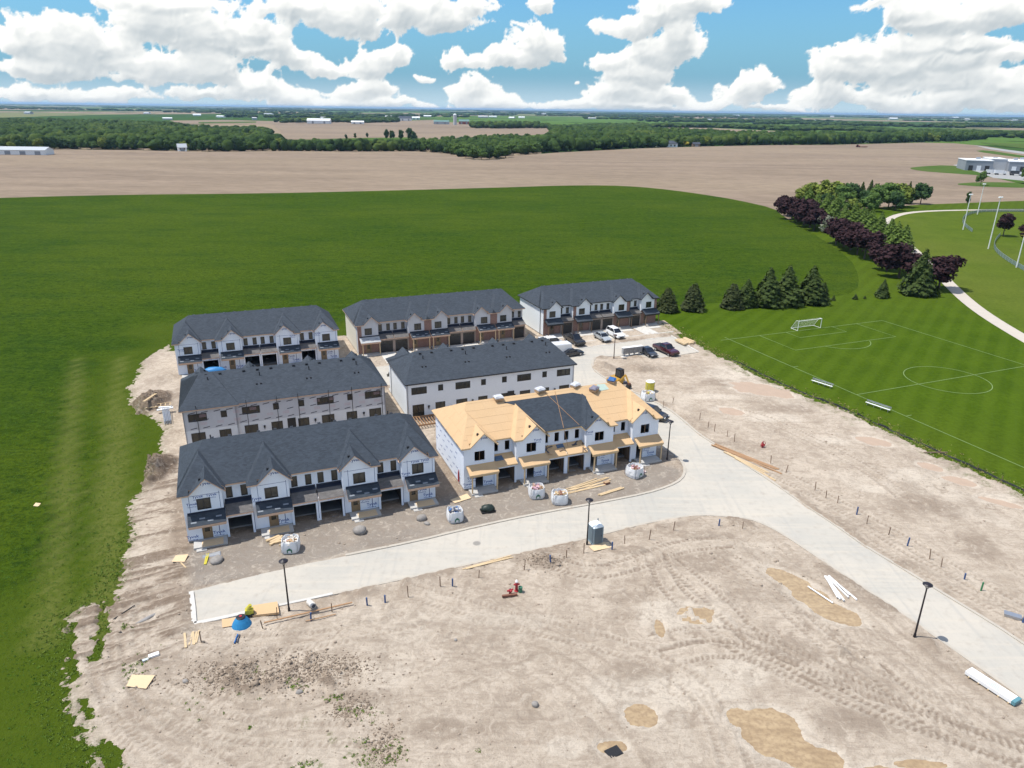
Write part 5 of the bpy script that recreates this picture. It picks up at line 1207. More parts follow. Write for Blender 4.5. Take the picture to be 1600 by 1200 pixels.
def cards(C, N, s, tri=False):
    """C centres, N normals, s sizes -> quad arrays"""
    n = len(C); r = RS.normal(size=(n, 3)); A = np.cross(N, r); A /= np.linalg.norm(A, axis=1)[:, None]+1e-9; B = np.cross(N, A); B /= np.linalg.norm(B, axis=1)[:, None]+1e-9
    A = A*s[:, None]; B = B*s[:, None]*0.75
    k = RS.uniform(0.55, 1.1, (n, 4, 1))
    V = np.stack([C-A*k[:, 0]-B*0.3, C-B*k[:, 1]+A*0.2, C+A*k[:, 2]+B*0.3, C+B*k[:, 3]-A*0.2], 1).reshape(-1, 3)
    return V, np.arange(4*n).reshape(n, 4)
def crown_round(name, mat, R=3.0, H=5.0, z0=1.4, n=1500, s=0.34, lobes=12, open_=0.0):
    L = []
    for k in range(lobes):
        a = RS.uniform(0, 2*PI); rr = R*0.68*math.sqrt(RS.uniform(0, 1)); t = RS.uniform(0.15, 0.85); w = math.sin(PI*min(1, t*0.8+0.2))
        L.append((rr*math.cos(a)*w*1.2, rr*math.sin(a)*w*1.2, z0+H*t, R*RS.uniform(0.26, 0.5), H*RS.uniform(0.13, 0.26)))
    L.append((0, 0, z0+H*0.5, R*0.7, H*0.42))
    L = np.array(L); pick = RS.randint(0, len(L), n); q = RS.normal(size=(n, 3)); q /= np.linalg.norm(q, axis=1)[:, None]
    r = RS.uniform(0.75, 1.08, (n, 1))
    C = L[pick, :3]+q*r*np.stack([L[pick, 3], L[pick, 3], L[pick, 4]], 1)
    N = q*0.9+RS.normal(size=(n, 3))*0.5+np.array([0, 0, 0.4]); N /= np.linalg.norm(N, axis=1)[:, None]
    V, F = cards(C, N, RS.uniform(0.6, 1.25, n)*s)
    # inner cores keep the crown from being see-through everywhere
    if open_ < 0.5:
        q = RS.normal(size=(n//2, 3)); q /= np.linalg.norm(q, axis=1)[:, None]; pick = RS.randint(0, len(L), n//2)
        C = L[pick, :3]+q*0.62*np.stack([L[pick, 3], L[pick, 3], L[pick, 4]], 1); V2, F2_ = cards(C, q, np.full(n//2, s*1.5))
        F = np.concatenate([F, F2_+len(V)]); V = np.concatenate([V, V2])
    me = np_mesh(name, V, F); me.materials.append(mat); return me
def crown_cone(name, mat, R=1.8, H=6.0, z0=0.15, n=1500, s=0.30, p=0.85, rag=0.25):
    t = 1-np.sqrt(RS.uniform(0, 1, n)); kx, ky = RS.uniform(-.12, .12, 2); ang = RS.uniform(0, 2*PI, n); ph = RS.uniform(0, 6.28)
    rr = R*(1-t)**p*(0.82+rag*np.sin(ang*5+t*19+ph)*np.sin(t*34)+RS.uniform(-0.15, 0.18, n)); rr = np.maximum(rr, 0.03)
    rr = rr*np.where(t < 0.05, 0.85, 1)*(1+0.14*np.sin(ang*2+ph*3)+0.10*np.sin(ang*3-t*7+ph))
    C = np.stack([rr*np.cos(ang), rr*np.sin(ang), z0+t*H], 1)
    N = np.stack([np.cos(ang), np.sin(ang), np.full(n, 0.75)], 1)+RS.normal(size=(n, 3))*0.45; N /= np.linalg.norm(N, axis=1)[:, None]
    V, F = cards(C, N, RS.uniform(0.6, 1.25, n)*s*(0.55+0.45*(1-t)))
    m = n//3; t = RS.uniform(0, 0.9, m); ang = RS.uniform(0, 2*PI, m); rr = R*0.6*(1-t)**p
    V2, F2_ = cards(np.stack([rr*np.cos(ang), rr*np.sin(ang), z0+t*H], 1), np.stack([np.cos(ang), np.sin(ang), np.full(m, 0.3)], 1), np.full(m, s*1.6)*(1-t*0.7))
    me = np_mesh(name, np.concatenate([V, V2]), np.concatenate([F, F2_+len(V)])); me.materials.append(mat); return me
def trunk_mesh(h, r, limbs=5, spread=1.4):
    m = MB(); m.cyl((0, 0, -0.2), (0.05, 0.03, h), r, r*0.5, 7)
    for k in range(limbs):
        a = RS.uniform(0, 6.28); z = h*RS.uniform(0.45, 0.9); m.cyl((0, 0, z), (spread*math.cos(a), spread*math.sin(a), z+spread*RS.uniform(0.5, 1.0)), r*0.4, r*0.12, 5)
    me = m.mesh('trunk'); me.materials.append(M_BARK); return me
KIND = {}
def kind(k, crown, trunk): KIND.setdefault(k, []).append((crown, trunk))
for q in range(3):
    kind('purple', crown_round('crown', M_PURPLE, 3.0, 5.0, 1.5, 1500, 0.36), trunk_mesh(4.0, 0.16))
    kind('spruce', crown_cone('crown', M_CONIF, 1.9, 6.0, 0.15, 1700, 0.34), trunk_mesh(5.0, 0.12, 0))
    kind('cedar', crown_cone('crown', M_DARKCON, 1.9, 5.0, 0.05, 1500, 0.30, 0.55, 0.12), trunk_mesh(4.0, 0.12, 0))
    kind('lightspruce', crown_cone('crown', M_CONIF2, 2.2, 7.5, 0.15, 1500, 0.42, 0.8, 0.3), trunk_mesh(6.0, 0.14, 0))
    kind('leaf', crown_round('crown', M_LEAF, 4.5, 8.0, 1.5, 1500, 0.55), trunk_mesh(6.0, 0.22))
    kind('lime', crown_round('crown', M_LIME, 5.0, 8.5, 1.5, 1600, 0.6), trunk_mesh(6.0, 0.22))
    kind('leafdark', crown_round('crown', M_LEAFD, 4.5, 8.5, 1.5, 1500, 0.55), trunk_mesh(6.0, 0.22))
kind('grey', crown_round('crown', M_GREYL, 3.2, 5.5, 1.0, 1100, 0.3, 8, 1.0), trunk_mesh(4.5, 0.14, 9, 2.0))
kind('yellow', crown_round('crown', M_YELLOW, 6, 7, 0.5, 900, 0.9), trunk_mesh(4.0, 0.2))
BASEH = dict(purple=6.5, spruce=6.1, cedar=5.0, lightspruce=7.6, leaf=9.5, lime=10, leafdark=10, grey=6.5, yellow=7.5)
def tree(k, x, y, z, h, label, name, group=None, w=1.0):
    o = thing(name, label, 'shrub' if 'shrub' in name or 'bush' in name else 'tree', (x, y, z), RS.uniform(0, 6.28), group)
    s = h/BASEH[k]; o.scale = (s*w, s*w, s)
    c, tr = KIND[k][RS.randint(0, len(KIND[k]))]; link('crown', c, None, o); link('trunk', tr, None, o); return o
def height_at(px, py, top): # height of something at a ground pixel whose top is at image row top
    x, y = P(px, py); lo, hi = 0, 40
    for _ in range(30):
        m_ = (lo+hi)/2; dep = y*math.cos(PITCH)-(m_-CAMH)*math.sin(PITCH); v = (y*math.sin(PITCH)+(m_-CAMH)*math.cos(PITCH))/dep*FOC; u = x/dep*FOC
        py_ = 600-(-u*math.sin(ROLL)+v*math.cos(ROLL))
        if py_ > top: lo = m_
        else: hi = m_
    return lo
def tpx(k, px, py, top, label, name, group=None, w=1.0):
    x, y = P(px, py); return tree(k, x, y, 0.03, height_at(px, py, top), label, name, group, w)
# evergreen row along the edge of the pitch
ord_ = ['nearest the white townhouse block', 'second from the townhouses', 'third from the townhouses', 'fourth from the townhouses, slimmer', 'fifth from the townhouses, tall', 'sixth from the townhouses, tall', 'seventh, the tallest of the row', 'eighth, short and pressed against the tallest']
for i, (k, px, py, tp, w) in enumerate([('cedar', 1042, 486, 449, 1.3), ('cedar', 1082, 484, 442, 1.3), ('cedar', 1143, 481, 442, 1.35), ('spruce', 1165, 479, 435, 1.35), ('spruce', 1198, 477, 417, 1.4), ('spruce', 1227, 475, 413, 1.4), ('spruce', 1265, 473, 414, 1.4), ('spruce', 1285, 470, 440, 1.0)]):
    tpx(k, px, py, tp, 'dark evergreen by the pitch, '+ord_[i], 'evergreen_tree', 'evergreen row behind the pitch', w)
tpx('spruce', 1378, 465, 436, 'small round evergreen standing alone left of the big spruce', 'evergreen_tree', None, 1.25)
tpx('spruce', 1433, 461, 388, 'big light green spruce at the near end of the purple tree row', 'spruce_tree', None, 1.1)
for i, (px, py, tp) in enumerate([(1302, 469.5, 461), (1336, 468, 459), (1351, 467, 462)]):
    tpx('spruce', px, py, tp, 'tiny evergreen bush in the grass, '+['left', 'middle and darkest', 'right and smallest'][i]+' of three', 'evergreen_bush', 'tiny bushes behind the pitch', 1.5)
# purple trees
pt = [(1230, 337, 308), (1246, 347, 312), (1265, 356, 318), (1318, 386, 347), (1339, 398, 357), (1223, 331, 306), (1237, 343, 309), (1256, 351, 311), (1272, 360, 325), (1306, 381, 341), (1328, 391, 349), (1350, 405, 360), (1386, 423, 380), (1404, 434, 382), (1466, 452, 398)]
nn = ['left side at the far end', 'near the far end, left side', 'just before the grey tree, left side', 'between first and second after the grey', 'between second and third after the grey', 'farthest', 'second farthest', 'third farthest', 'last before the grey tree', 'first after the grey tree', 'second after the grey tree', 'third after the grey tree, widest', 'fourth after the grey tree', 'fifth after the grey tree', 'nearest, behind the big spruce']
for i, (px, py, tp) in enumerate(pt): tpx('purple', px, py, tp, 'dark purple tree in the row beside the crop, '+nn[i], 'purple_tree', 'row of purple trees', 1.4)
tpx('grey', 1290, 363, 336, 'pale grey thin leaved tree between the purple trees', 'grey_tree', None, 1.2)
tpx('purple', 1567, 369, 334, 'purple tree inside the ball field fence', 'purple_tree', None, 1.0)
tpx('purple', 1600, 378, 350, 'purple tree cut by the right edge beyond the yellow pole', 'purple_tree', None, 1.0)
cl = [(1262, 322, 290), (1275, 330, 300), (1290, 334, 300), (1304, 338, 305), (1318, 346, 318), (1333, 350, 315), (1345, 355, 322), (1358, 362, 325), (1372, 368, 334), (1388, 378, 340), (1398, 388, 346), (1410, 392, 350), (1352, 345, 325), (1376, 352, 330)]
for i, (px, py, tp) in enumerate(cl): tpx('lightspruce', px, py, tp, 'mid green spruce behind the purple trees, '+['farthest from the pitch, beside the copse', 'second from the copse', 'third from the copse', 'fourth from the copse', 'fifth from the copse', 'sixth from the copse', 'seventh from the copse', 'eighth from the copse', 'ninth from the copse', 'last but one before the path shows', 'last but two before the path reappears', 'nearest the pitch, beside the path', 'left row, opposite the grey tree', 'left row, nearer the pitch'][i], 'spruce_tree', 'spruces behind the purple trees', 1.35)
grp_ = [('leafdark', 1290, 327, 302), ('leaf', 1312, 331, 306), ('lime', 1332, 332, 310), ('leaf', 1360, 330, 300), ('leafdark', 1398, 329, 300), ('lime', 1252, 320, 294), ('lime', 1262, 316, 284), ('lime', 1280, 318, 281), ('lime', 1300, 320, 283), ('leaf', 1316, 323, 290), ('leafdark', 1328, 322, 286), ('spruce', 1343, 322, 283), ('spruce', 1356, 321, 280), ('leafdark', 1350, 326, 298), ('leaf', 1372, 326, 288), ('leaf', 1388, 324, 286), ('lime', 1400, 323, 286), ('spruce', 1417, 318, 283), ('leafdark', 1438, 318, 284)]
ds = dict(lime='yellow green broad tree', leaf='green leafy tree', leafdark='dark green leafy tree', spruce='narrow dark spruce')
for i, (k, px, py, tp) in enumerate(grp_): tpx(k, px, py, tp, ds[k]+' in the copse, '+['low, front left', 'low, second of the front', 'low yellowish, front middle', 'low, front right of middle', 'low dark, front right', 'low, at the very left', 'leftmost', 'second from its left end', 'third from its left end', 'fourth from its left end', 'fifth from its left end', 'left one of its dark spires', 'right one of its dark spires', 'low in front of the spires', 'right of the spires', 'second right of the spires', 'third right of the spires', 'last spire', ''][i] if not (k == 'leafdark' and px == 1438) else 'round dark green tree at the right end of the copse', 'copse_tree', 'copse beyond the path bend', 1.15 if k != 'spruce' else 0.8)
tpx('leaf', 1532, 289, 268, 'slim green tree in front of the white roofed warehouse', 'leafy_tree', None, 0.8)
tpx('leafdark', 1511, 319, 300, 'small dark tree behind the left floodlight', 'leafy_tree', None, 0.5)
tpx('leaf', 1600, 280, 262, 'green tree cut by the right edge beside the warehouse', 'leafy_tree', None, 0.8)

# ---- the far woods: every crown a lumpy mass with leaf cards; nearest edge trees are things
def ico():
    b = bmesh_ico(); return b
import bmesh
def bmesh_ico(sub=1):
    bm = bmesh.new(); bmesh.ops.create_icosphere(bm, subdivisions=sub, radius=1.0)
    V = np.array([v.co[:] for v in bm.verts]); F = np.array([[v.index for v in f.verts] for f in bm.faces]); bm.free(); return V, F
IV, IF = bmesh_ico(2)
def lump_template(k=3):
    Vs, Fs = [], []; o = 0
    for j in range(k):
        c = RS.uniform(-0.45, 0.45, 3)*np.array([1, 1, 0.5]); r = RS.uniform(0.5, 0.75)
        V = IV*(1+RS.uniform(-0.22, 0.22, (len(IV), 1)))*r*np.array([1, 1, 0.9])+c
        Vs.append(V); Fs.append(IF+o); o += len(V)
    V = np.concatenate(Vs); V[:, 2] -= V[:, 2].min(); V[:, 2] /= V[:, 2].max(); return V, np.concatenate(Fs)
TEMP = [lump_template(2) for _ in range(8)]
def wood_mass(pts, hs, ws):
    Vs = []; Fs = []; o = 0
    for (x, y), h, w in zip(pts, hs, ws):
        V, F = TEMP[RS.randint(0, 8)]; a = RS.uniform(0, 6.28); c, s = math.cos(a), math.sin(a)
        X_ = (V[:, 0]*c-V[:, 1]*s)*w+x; Y_ = (V[:, 0]*s+V[:, 1]*c)*w+y
        Vs.append(np.stack([X_, Y_, V[:, 2]*h-0.8], 1)); Fs.append(F+o); o += len(V)
    return np.concatenate(Vs), np.concatenate(Fs)
def forest_mat():
    m, t, b = newmat('mixed_woodland_leaves'); p = wpos(t)
    n = t.noise(p, 0.045, 4, 0.6); n2 = t.noise(p, 0.45, 4, 0.7); n3 = t.noise(p, 0.012, 3)
    col = t.mix(t.ramp(n, 0.35, 0.65), (0.020, 0.044, 0.010), (0.056, 0.095, 0.018)); col = t.mix(t.ramp(n3, 0.52, 0.7), col, (0.085, 0.12, 0.025))
    col = t.mix(t.math('MULTIPLY', t.ramp(n2, 0.4, 0.7), 0.5), col, (0.02, 0.042, 0.012))
    t.l.new(col, b.inputs['Base Color']); b.inputs['Roughness'].default_value = 0.9; b.inputs['Specular IOR Level'].default_value = 0.1
    setbump(t, b, n2, 1.0, 1.2); return m
M_WOOD = forest_mat()
def scatter(poly, spacing, jitter=0.45):
    xs = [p[0] for p in poly]; ys = [p[1] for p in poly]
    gx_, gy_ = np.meshgrid(np.arange(min(xs), max(xs), spacing), np.arange(min(ys), max(ys), spacing))
    gx_ = gx_+RS.uniform(-jitter, jitter, gx_.shape)*spacing; gy_ = gy_+RS.uniform(-jitter, jitter, gy_.shape)*spacing
    k = inside(gx_, gy_, poly); return list(zip(gx_[k], gy_[k]))
WOODS = [ # (pixel polygon, spacing, height)
 ([(-120, 233), (100, 231), (200, 233), (330, 236), (400, 235), (430, 232), (440, 222), (400, 214), (330, 206), (270, 200), (180, 195), (0, 192), (-160, 192)], 12.5, 12),
 ([(430, 235), (560, 236), (650, 235), (690, 237), (735, 246), (775, 247), (800, 240), (860, 238), (860, 220), (790, 219), (720, 223), (660, 228), (560, 229), (430, 229)], 9.5, 9.5),
 ([(860, 237), (930, 234), (1000, 230.5), (1100, 227.5), (1200, 226), (1300, 225.3), (1380, 223), (1440, 221.5), (1500, 220), (1540, 217), (1500, 214), (1380, 216), (1240, 215), (1130, 214), (1000, 207), (920, 207), (860, 213), (850, 225)], 13, 13),
 ([(330, 204), (400, 203.5), (425, 209), (400, 214), (340, 212)], 14, 9),
 ([(735, 198.5), (800, 197.5), (860, 198), (860, 200), (800, 200.5), (735, 200.3)], 16, 14),
 ([(540, 189.5), (620, 188.5), (620, 191), (560, 192), (540, 191)], 20, 12), ([(430, 190.3), (540, 189.5), (540, 190.8), (440, 191.7)], 20, 13),
 ([(1250, 202), (1320, 204), (1350, 206), (1500, 212), (1600, 216), (1700, 216), (1700, 212), (1600, 210.5), (1500, 208.5), (1400, 207.5), (1350, 202), (1280, 199.5)], 22, 11),
 ([(1455, 196), (1600, 198), (1720, 199), (1720, 201), (1600, 199.6), (1455, 197.6)], 26, 14),
 ([(1000, 197), (1120, 197.5), (1200, 199.5), (1280, 204), (1240, 205), (1180, 202), (1120, 199.4), (1000, 199)], 22, 11),
 ([(920, 197), (1000, 197), (1015, 200), (1000, 204), (920, 204), (880, 202)], 22, 10), ([(860, 201), (900, 203), (905, 207), (870, 210)], 16, 11),
 ([(560, 228), (640, 227), (640, 229), (560, 230)], 10, 8)]
for poly, sp_, h in WOODS:
    pp = PL(poly); pts = scatter(pp, sp_); n = len(pts)
    if n > 2600: pts = [pts[i] for i in RS.choice(n, 2600, replace=False)]
    V, F = wood_mass(pts, RS.uniform(0.65, 1.2, len(pts))*h, RS.uniform(0.55, 0.8, len(pts))*sp_)
    stuff('woodland', np_mesh('woodland', V, F), M_WOOD, 'mixed green woodland beyond the ploughed field', 'wood')
# belts of trees towards the horizon, coarser with distance
VV, FF, o = [], [], 0
for k in range(105):
    d = 2600*math.exp(RS.uniform(0, 1)**0.8*2.3); 
    azi = RS.uniform(-0.72, 0.72); L_ = RS.uniform(150, 700)*(d/3000)**0.8; x, y = d*math.sin(azi), d*math.cos(azi)
    n = int(L_/(14*(d/2500)**0.75))+3; an = RS.normal(0.0, 0.25)
    for j in range(n):
        u = (j/(n-1)-0.5)*L_; w = 9*(d/2500)**0.8*RS.uniform(0.8, 1.3)
        V, F = TEMP[RS.randint(0, 8)]; h = 12*RS.uniform(0.7, 1.25)
        VV.append(np.stack([V[:, 0]*w*1.5+x+u*math.cos(an)+RS.normal(0, w*0.8), V[:, 1]*w+y+u*math.sin(an)+RS.normal(0, w), V[:, 2]*h-0.9], 1)); FF.append(F+o); o += len(V)
stuff('tree_belts', np_mesh('tree_belts', np.concatenate(VV), np.concatenate(FF)), M_WOOD, 'dark tree belts and hedges spread over the farmland to the horizon', 'tree belt')
# single trees one can pick out in front of the woods
def far_tree(px, py, h, w, label, mat='wood', group='trees at the far edge of the ploughed field'):
    x, y = P(px, py, -0.3); o = thing('woodland_tree', label, 'tree', (x, y, -0.3), RS.uniform(0, 6.28), group)
    c, tr = KIND[mat][RS.randint(0, len(KIND[mat]))]; s = h/BASEH[mat]; o.scale = (s*w, s*w, s); link('crown', c, None, o); link('trunk', tr, None, o); return o
for px in list(range(6, 440, 11))+list(range(446, 700, 9)):
    py = np.interp(px, [0, 100, 200, 330, 440, 560, 650, 700], [235.4, 232.6, 233.4, 236.3, 235, 236, 235.6, 239.5]); k = ['leafdark', 'leaf', 'leafdark', 'lime'][RS.choice(4, p=[.5, .3, .15, .05])]
    far_tree(px+RS.uniform(-3, 3), py-RS.uniform(0, 0.8), RS.uniform(8, 12.5), RS.uniform(0.9, 1.25), 'tree on the far left edge of the ploughed field, before the wood', k)
for px in [704, 716, 728, 740, 752, 765, 778, 790, 802, 814, 826]:
    far_tree(px, np.interp(px, [700, 725, 745, 785, 800, 830], [240, 246, 249, 248, 243, 241])-RS.uniform(0.2, 1.5), RS.uniform(9, 12), 1.2, 'tree in the wood corner that juts into the ploughed field', 'leaf' if px % 3 else 'leafdark', 'trees in the jutting wood corner')
for px in range(838, 1500, 11):
    py = np.interp(px, [838, 870, 930, 1000, 1100, 1200, 1300, 1380, 1440, 1500], [240, 237.5, 234.5, 231, 228, 226, 225.6, 223.6, 222, 222]); k = ['leafdark', 'leaf', 'lime'][RS.choice(3, p=[.55, .35, .10])]
    if 1028 < px < 1056: continue
    far_tree(px+RS.uniform(-3, 3), py-RS.uniform(0.1, 0.9), RS.uniform(9, 15), RS.uniform(0.9, 1.3), 'tree on the far right edge of the ploughed field, before the wood', k, 'trees at the right far edge')
far_tree(1065, 228.6, 9, 1.3, 'bright yellow blossoming tree beside the dark roofed farmhouse', 'yellow', None)
for i, (px, py, h) in enumerate([(604, 217, 13), (613, 217.5, 13), (627, 218, 13), (640, 220, 17), (647, 221, 14)]): far_tree(px, py, h, 0.8, 'tree standing alone on the light green meadow', 'leafdark', 'lone trees on the meadow')
for px, py in [(541, 218), (555, 216), (574, 215)]: far_tree(px, py, 7, 0.8, 'small dark bush on the light green meadow', 'leafdark', 'bushes on the meadow')
# ================================================================== SITE OBJECTS
M_LAMPB = plain('black_lamp_paint', (0.018, 0.015, 0.020), 0.4, 0.2)
M_LAMPBR = plain('brown_lamp_paint', (0.07, 0.04, 0.03), 0.5, 0.2)
M_FROST = plain('frosted_lens', (0.75, 0.75, 0.72), 0.3, 0.03)
def lamp_post(px, py, h, label, mat=M_LAMPB):
    o = thing('lamp_post', label, 'lamp post', at(px, py, -0.02), 0.3, 'lamp posts along the new road')
    m = MB(); m.cyl((0, 0, 0), (0, 0, 0.35), 0.12, 0.11, 10); m.cyl((0, 0, 0.35), (0, 0, h-0.5), 0.085, 0.06, 10); link('pole', m, mat, o)
    m = MB(); m.cyl((0, 0, h-0.5), (0, 0, h-0.42), 0.10, 0.13, 10)
    for k in range(4): a = k*PI/2; m.bar((0.11*math.cos(a), 0.11*math.sin(a), h-0.44), (0.30*math.cos(a), 0.30*math.sin(a), h-0.10), 0.025)
    link('bracket', m, mat, o)
    m = MB(); m.lathe([(0.10, h-0.42), (0.17, h-0.28), (0.15, h-0.14)], 14); link('lens', m, M_FROST, o)
    m = MB(); m.lathe([(0.40, h-0.14), (0.41, h-0.10), (0.30, h-0.02), (0.12, h+0.05), (0.03, h+0.08)], 18); link('lamp_shade', m, mat, o)
lamp_post(452, 956, 5.45, 'black lamp post beside the plywood cover at the dead end kerb')
lamp_post(917, 852, 5.45, 'black lamp post right beside the grey portable toilet')
lamp_post(1428, 998, 5.6, 'tall black lamp post on the verge near the muddy trench puddle')
lamp_post(1042, 720, 5.6, 'black lamp post at the right corner of the unfinished roof block')
lamp_post(959, 561, 4.6, 'brown lamp post by the parking court behind the small digger', M_LAMPBR)

# ---- bulk bags of rubbish
M_BAG = wrap_mat('white_woven_bag', (0.74, 0.75, 0.76), 0.12)
M_GREEN = plain('green_print', (0.05, 0.16, 0.10), 0.7, 0.2)
M_PINK = plain('pink_insulation', (0.60, 0.38, 0.42), 0.9, 0.2)
M_BLUEP = plain('blue_plastic', (0.03, 0.12, 0.33), 0.5, 0.3)
M_CARD = plain('cardboard', (0.40, 0.27, 0.16), 0.9, 0.25)
M_YELLOWP = plain('yellow_plastic', (0.55, 0.48, 0.06), 0.4, 0.1)
M_REDP = plain('red_paint', (0.38, 0.03, 0.04), 0.5, 0.2)
M_SCRAPW = plain('pale_scrap', (0.62, 0.58, 0.52), 0.8, 0.2)
M_BROWNS = plain('brown_scrap', (0.20, 0.09, 0.06), 0.8, 0.3)
def bulk_bag(px, py, rz, w, h, fills, label, logo=True):
    o = thing('bulk_bag', label, 'rubbish bag', at(px, py, -0.03), rz, 'white bulk bags of building rubbish')
    rg = random.Random(px); m = MB(); n = 20; rings = []
    for j, (z, s) in enumerate([(0.0, 0.90), (0.12, 1.0), (h*0.35, 1.07), (h*0.7, 1.03), (h, 0.96)]):
        R_ = []
        for k in range(n):
            t = 2*PI*k/n; sq = 1/max(abs(math.cos(t)), abs(math.sin(t)))**0.72; r = w/2*s*sq*(1+rg.uniform(-0.025, 0.025)); R_.append((r*math.cos(t), r*math.sin(t), z+(rg.uniform(-0.10, 0.10) if j == 4 else 0)))
        rings.append(R_)
    for j in range(4):
        for k in range(n): q = (k+1) % n; m.poly([rings[j][k], rings[j][q], rings[j+1][q], rings[j+1][k]])
    inner = [(x*0.95, y*0.95, z) for x, y, z in rings[4]]; low = [(x*0.9, y*0.9, h*0.72) for x, y, z in rings[4]]
    for k in range(n):
        q = (k+1) % n; m.poly([rings[4][k], rings[4][q], inner[q], inner[k]]); m.poly([inner[k], inner[q], low[q], low[k]])
    m.poly(low); link('bag', m, M_BAG, o)
    for sx, sy in ((1, 1), (1, -1), (-1, -1), (-1, 1)):
        m = MB(); c = w*0.47; m.bar((sx*c*1.0, sy*c*1.0, h*0.15), (sx*c*0.98, sy*c*0.98, h+0.05), 0.06, 0.02); m.bar((sx*c*0.98, sy*c*0.98, h+0.05), (sx*c*0.7, sy*c*0.98, h+0.16), 0.05, 0.02); link('strap', m, M_PRINTK, o)
    if logo:
        for (yy, sgn) in ((-w*0.53, -1),):
            m = MB(); m.extrude([(-0.26, yy-0.03, h*0.18), (0.26, yy-0.03, h*0.18), (0.26, yy-0.03, h*0.42), (0, yy-0.03, h*0.58), (-0.26, yy-0.03, h*0.42)], (0, 0.012, 0)); link('printed_house_mark', m, M_GREEN, o)
            m = MB(); m.extrude([(-0.14, yy-0.045, h*0.18), (0.14, yy-0.045, h*0.18), (0.14, yy-0.045, h*0.36), (-0.14, yy-0.045, h*0.36)], (0, 0.012, 0)); link('printed_door_mark', m, M_BAG, o)
    for k in range(26):
        mt = fills[rg.randrange(len(fills))]; m = MB(); a = rg.uniform(0, 6.28); r = rg.uniform(0, w*0.40); L_ = rg.uniform(0.18, 0.6); x, y = r*math.cos(a), r*math.sin(a)
        b = rg.uniform(0, 3.1); el = rg.uniform(-0.4, 0.6); d = Vector((math.cos(b)*math.cos(el), math.sin(b)*math.cos(el), math.sin(el)))*L_/2; c = Vector((x, y, h*0.78+rg.uniform(0, 0.25)))
        m.bar(c-d, c+d, rg.uniform(0.08, 0.3), rg.uniform(0.04, 0.16)); link('rubbish', m, mt, o)
    return o
bulk_bag(455, 860, 0.15, 1.75, 1.35, [M_PINK, M_SCRAPW, M_CARD, M_SCRAPW], 'white bulk bag of pink and cream scraps behind the left lamp post')
bulk_bag(711, 813, 0.35, 1.7, 1.35, [M_BLUEP, M_BLUEP, M_PRINTK, M_SCRAPW], 'white bulk bag full of blue plastic between the two front blocks')
bulk_bag(838, 776, 0.2, 1.8, 1.35, [M_BROWNS, M_PRINTK, M_PINK, M_CARD], 'white bulk bag of dark and pink rubbish, left of the pair')
bulk_bag(874, 785, 0.1, 1.85, 1.3, [M_CARD, M_BROWNS, M_SCRAPW, M_LUMBER], 'white bulk bag of cardboard and offcuts, right of the pair', False)
bulk_bag(991, 744, 0.75, 1.85, 1.35, [M_BROWNS, M_CARD, M_BROWNS, M_PINK], 'white bulk bag of red brown scraps near the road corner')
b6 = bulk_bag(1012, 625, 0.3, 1.85, 1.3, [M_SCRAPW, M_YELLOWP, M_CARD], 'white bulk bag in front of the yellow water tank')
o = thing('water_tank', 'yellow translucent water tank with white lid behind the far bulk bag', 'water tank', at(1015, 612, -0.02))
m = MB(); m.lathe([(0.72, 0.0), (0.75, 0.1), (0.75, 1.55), (0.70, 1.65)], 20); link('tank_body', m, M_YELLOWP, o)
m = MB(); m.lathe([(0.74, 1.66), (0.72, 1.74), (0.45, 1.82), (0.15, 1.86)], 20); link('lid', m, M_WHITE, o)
for k in range(4):
    a = PI/4+k*PI/2; m = MB(); m.bar((0.84*math.cos(a), 0.84*math.sin(a), 0), (0.84*math.cos(a), 0.84*math.sin(a), 1.4), 0.05); link('frame_post', m, M_STEEL, o)
o = thing('brick_bundle', 'small pale bundle of bricks right of the road corner bulk bag', 'brick bundle', at(1004, 739), 0.5)
m = MB()
rg = random.Random(3)
for i in range(4):
    for j in range(3):
        for k in range(2):
            b = MB(); b.box(-0.42+i*0.21, -0.23+i*0.21, -0.3+j*0.2, -0.12+j*0.2, k*0.09, 0.08+k*0.09); link('brick', b, M_SCRAPW if (i+j) % 2 else M_PINK, o)

# ---- portable toilet
M_LOO = plain('blue_grey_plastic', (0.20, 0.27, 0.31), 0.5, 0.08); M_LOOD = plain('dark_grey_plastic', (0.11, 0.15, 0.18), 0.5, 0.08); M_LOOW = plain('white_translucent_roof', (0.72, 0.78, 0.80), 0.4, 0.04)
o = thing('portable_toilet', 'grey portable toilet with white roof beside the middle lamp post', 'portable toilet', at(930, 848, -0.02), math.radians(24))
m = MB(); m.box(-0.58, 0.58, -0.58, 0.58, 0.12, 2.05); m.box(-0.62, 0.62, -0.62, 0.62, 0.0, 0.115); link('cabin', m, M_LOO, o)
m = MB(); m.box(-0.42, 0.42, -0.635, -0.585, 0.16, 1.95)
for k in range(5): m.box(-0.36+k*0.16, -0.30+k*0.16, -0.655, -0.638, 0.3, 1.8)
d_ = link('door', m, M_LOOD, o); m = MB(); m.box(0.28, 0.34, -0.68, -0.66, 1.0, 1.14); link('handle', m, M_BLACKM, d_)
m = MB(); m.hexa([(-0.62, -0.62, 2.055), (0.62, -0.62, 2.055), (0.62, 0.62, 2.055), (-0.62, 0.62, 2.055)], [(-0.4, -0.5, 2.30), (0.4, -0.5, 2.30), (0.4, 0.5, 2.30), (-0.4, 0.5, 2.30)]); link('roof', m, M_LOOW, o)
for k in range(4): m = MB(); m.box(-0.595, -0.583, -0.5+k*0.26, -0.38+k*0.26, 0.3, 1.9); link('wall_rib', m, M_LOOD, o)
m = MB(); m.cyl((0.45, 0.45, 2.1), (0.45, 0.45, 2.5), 0.06); link('vent_pipe', m, M_LOOD, o)

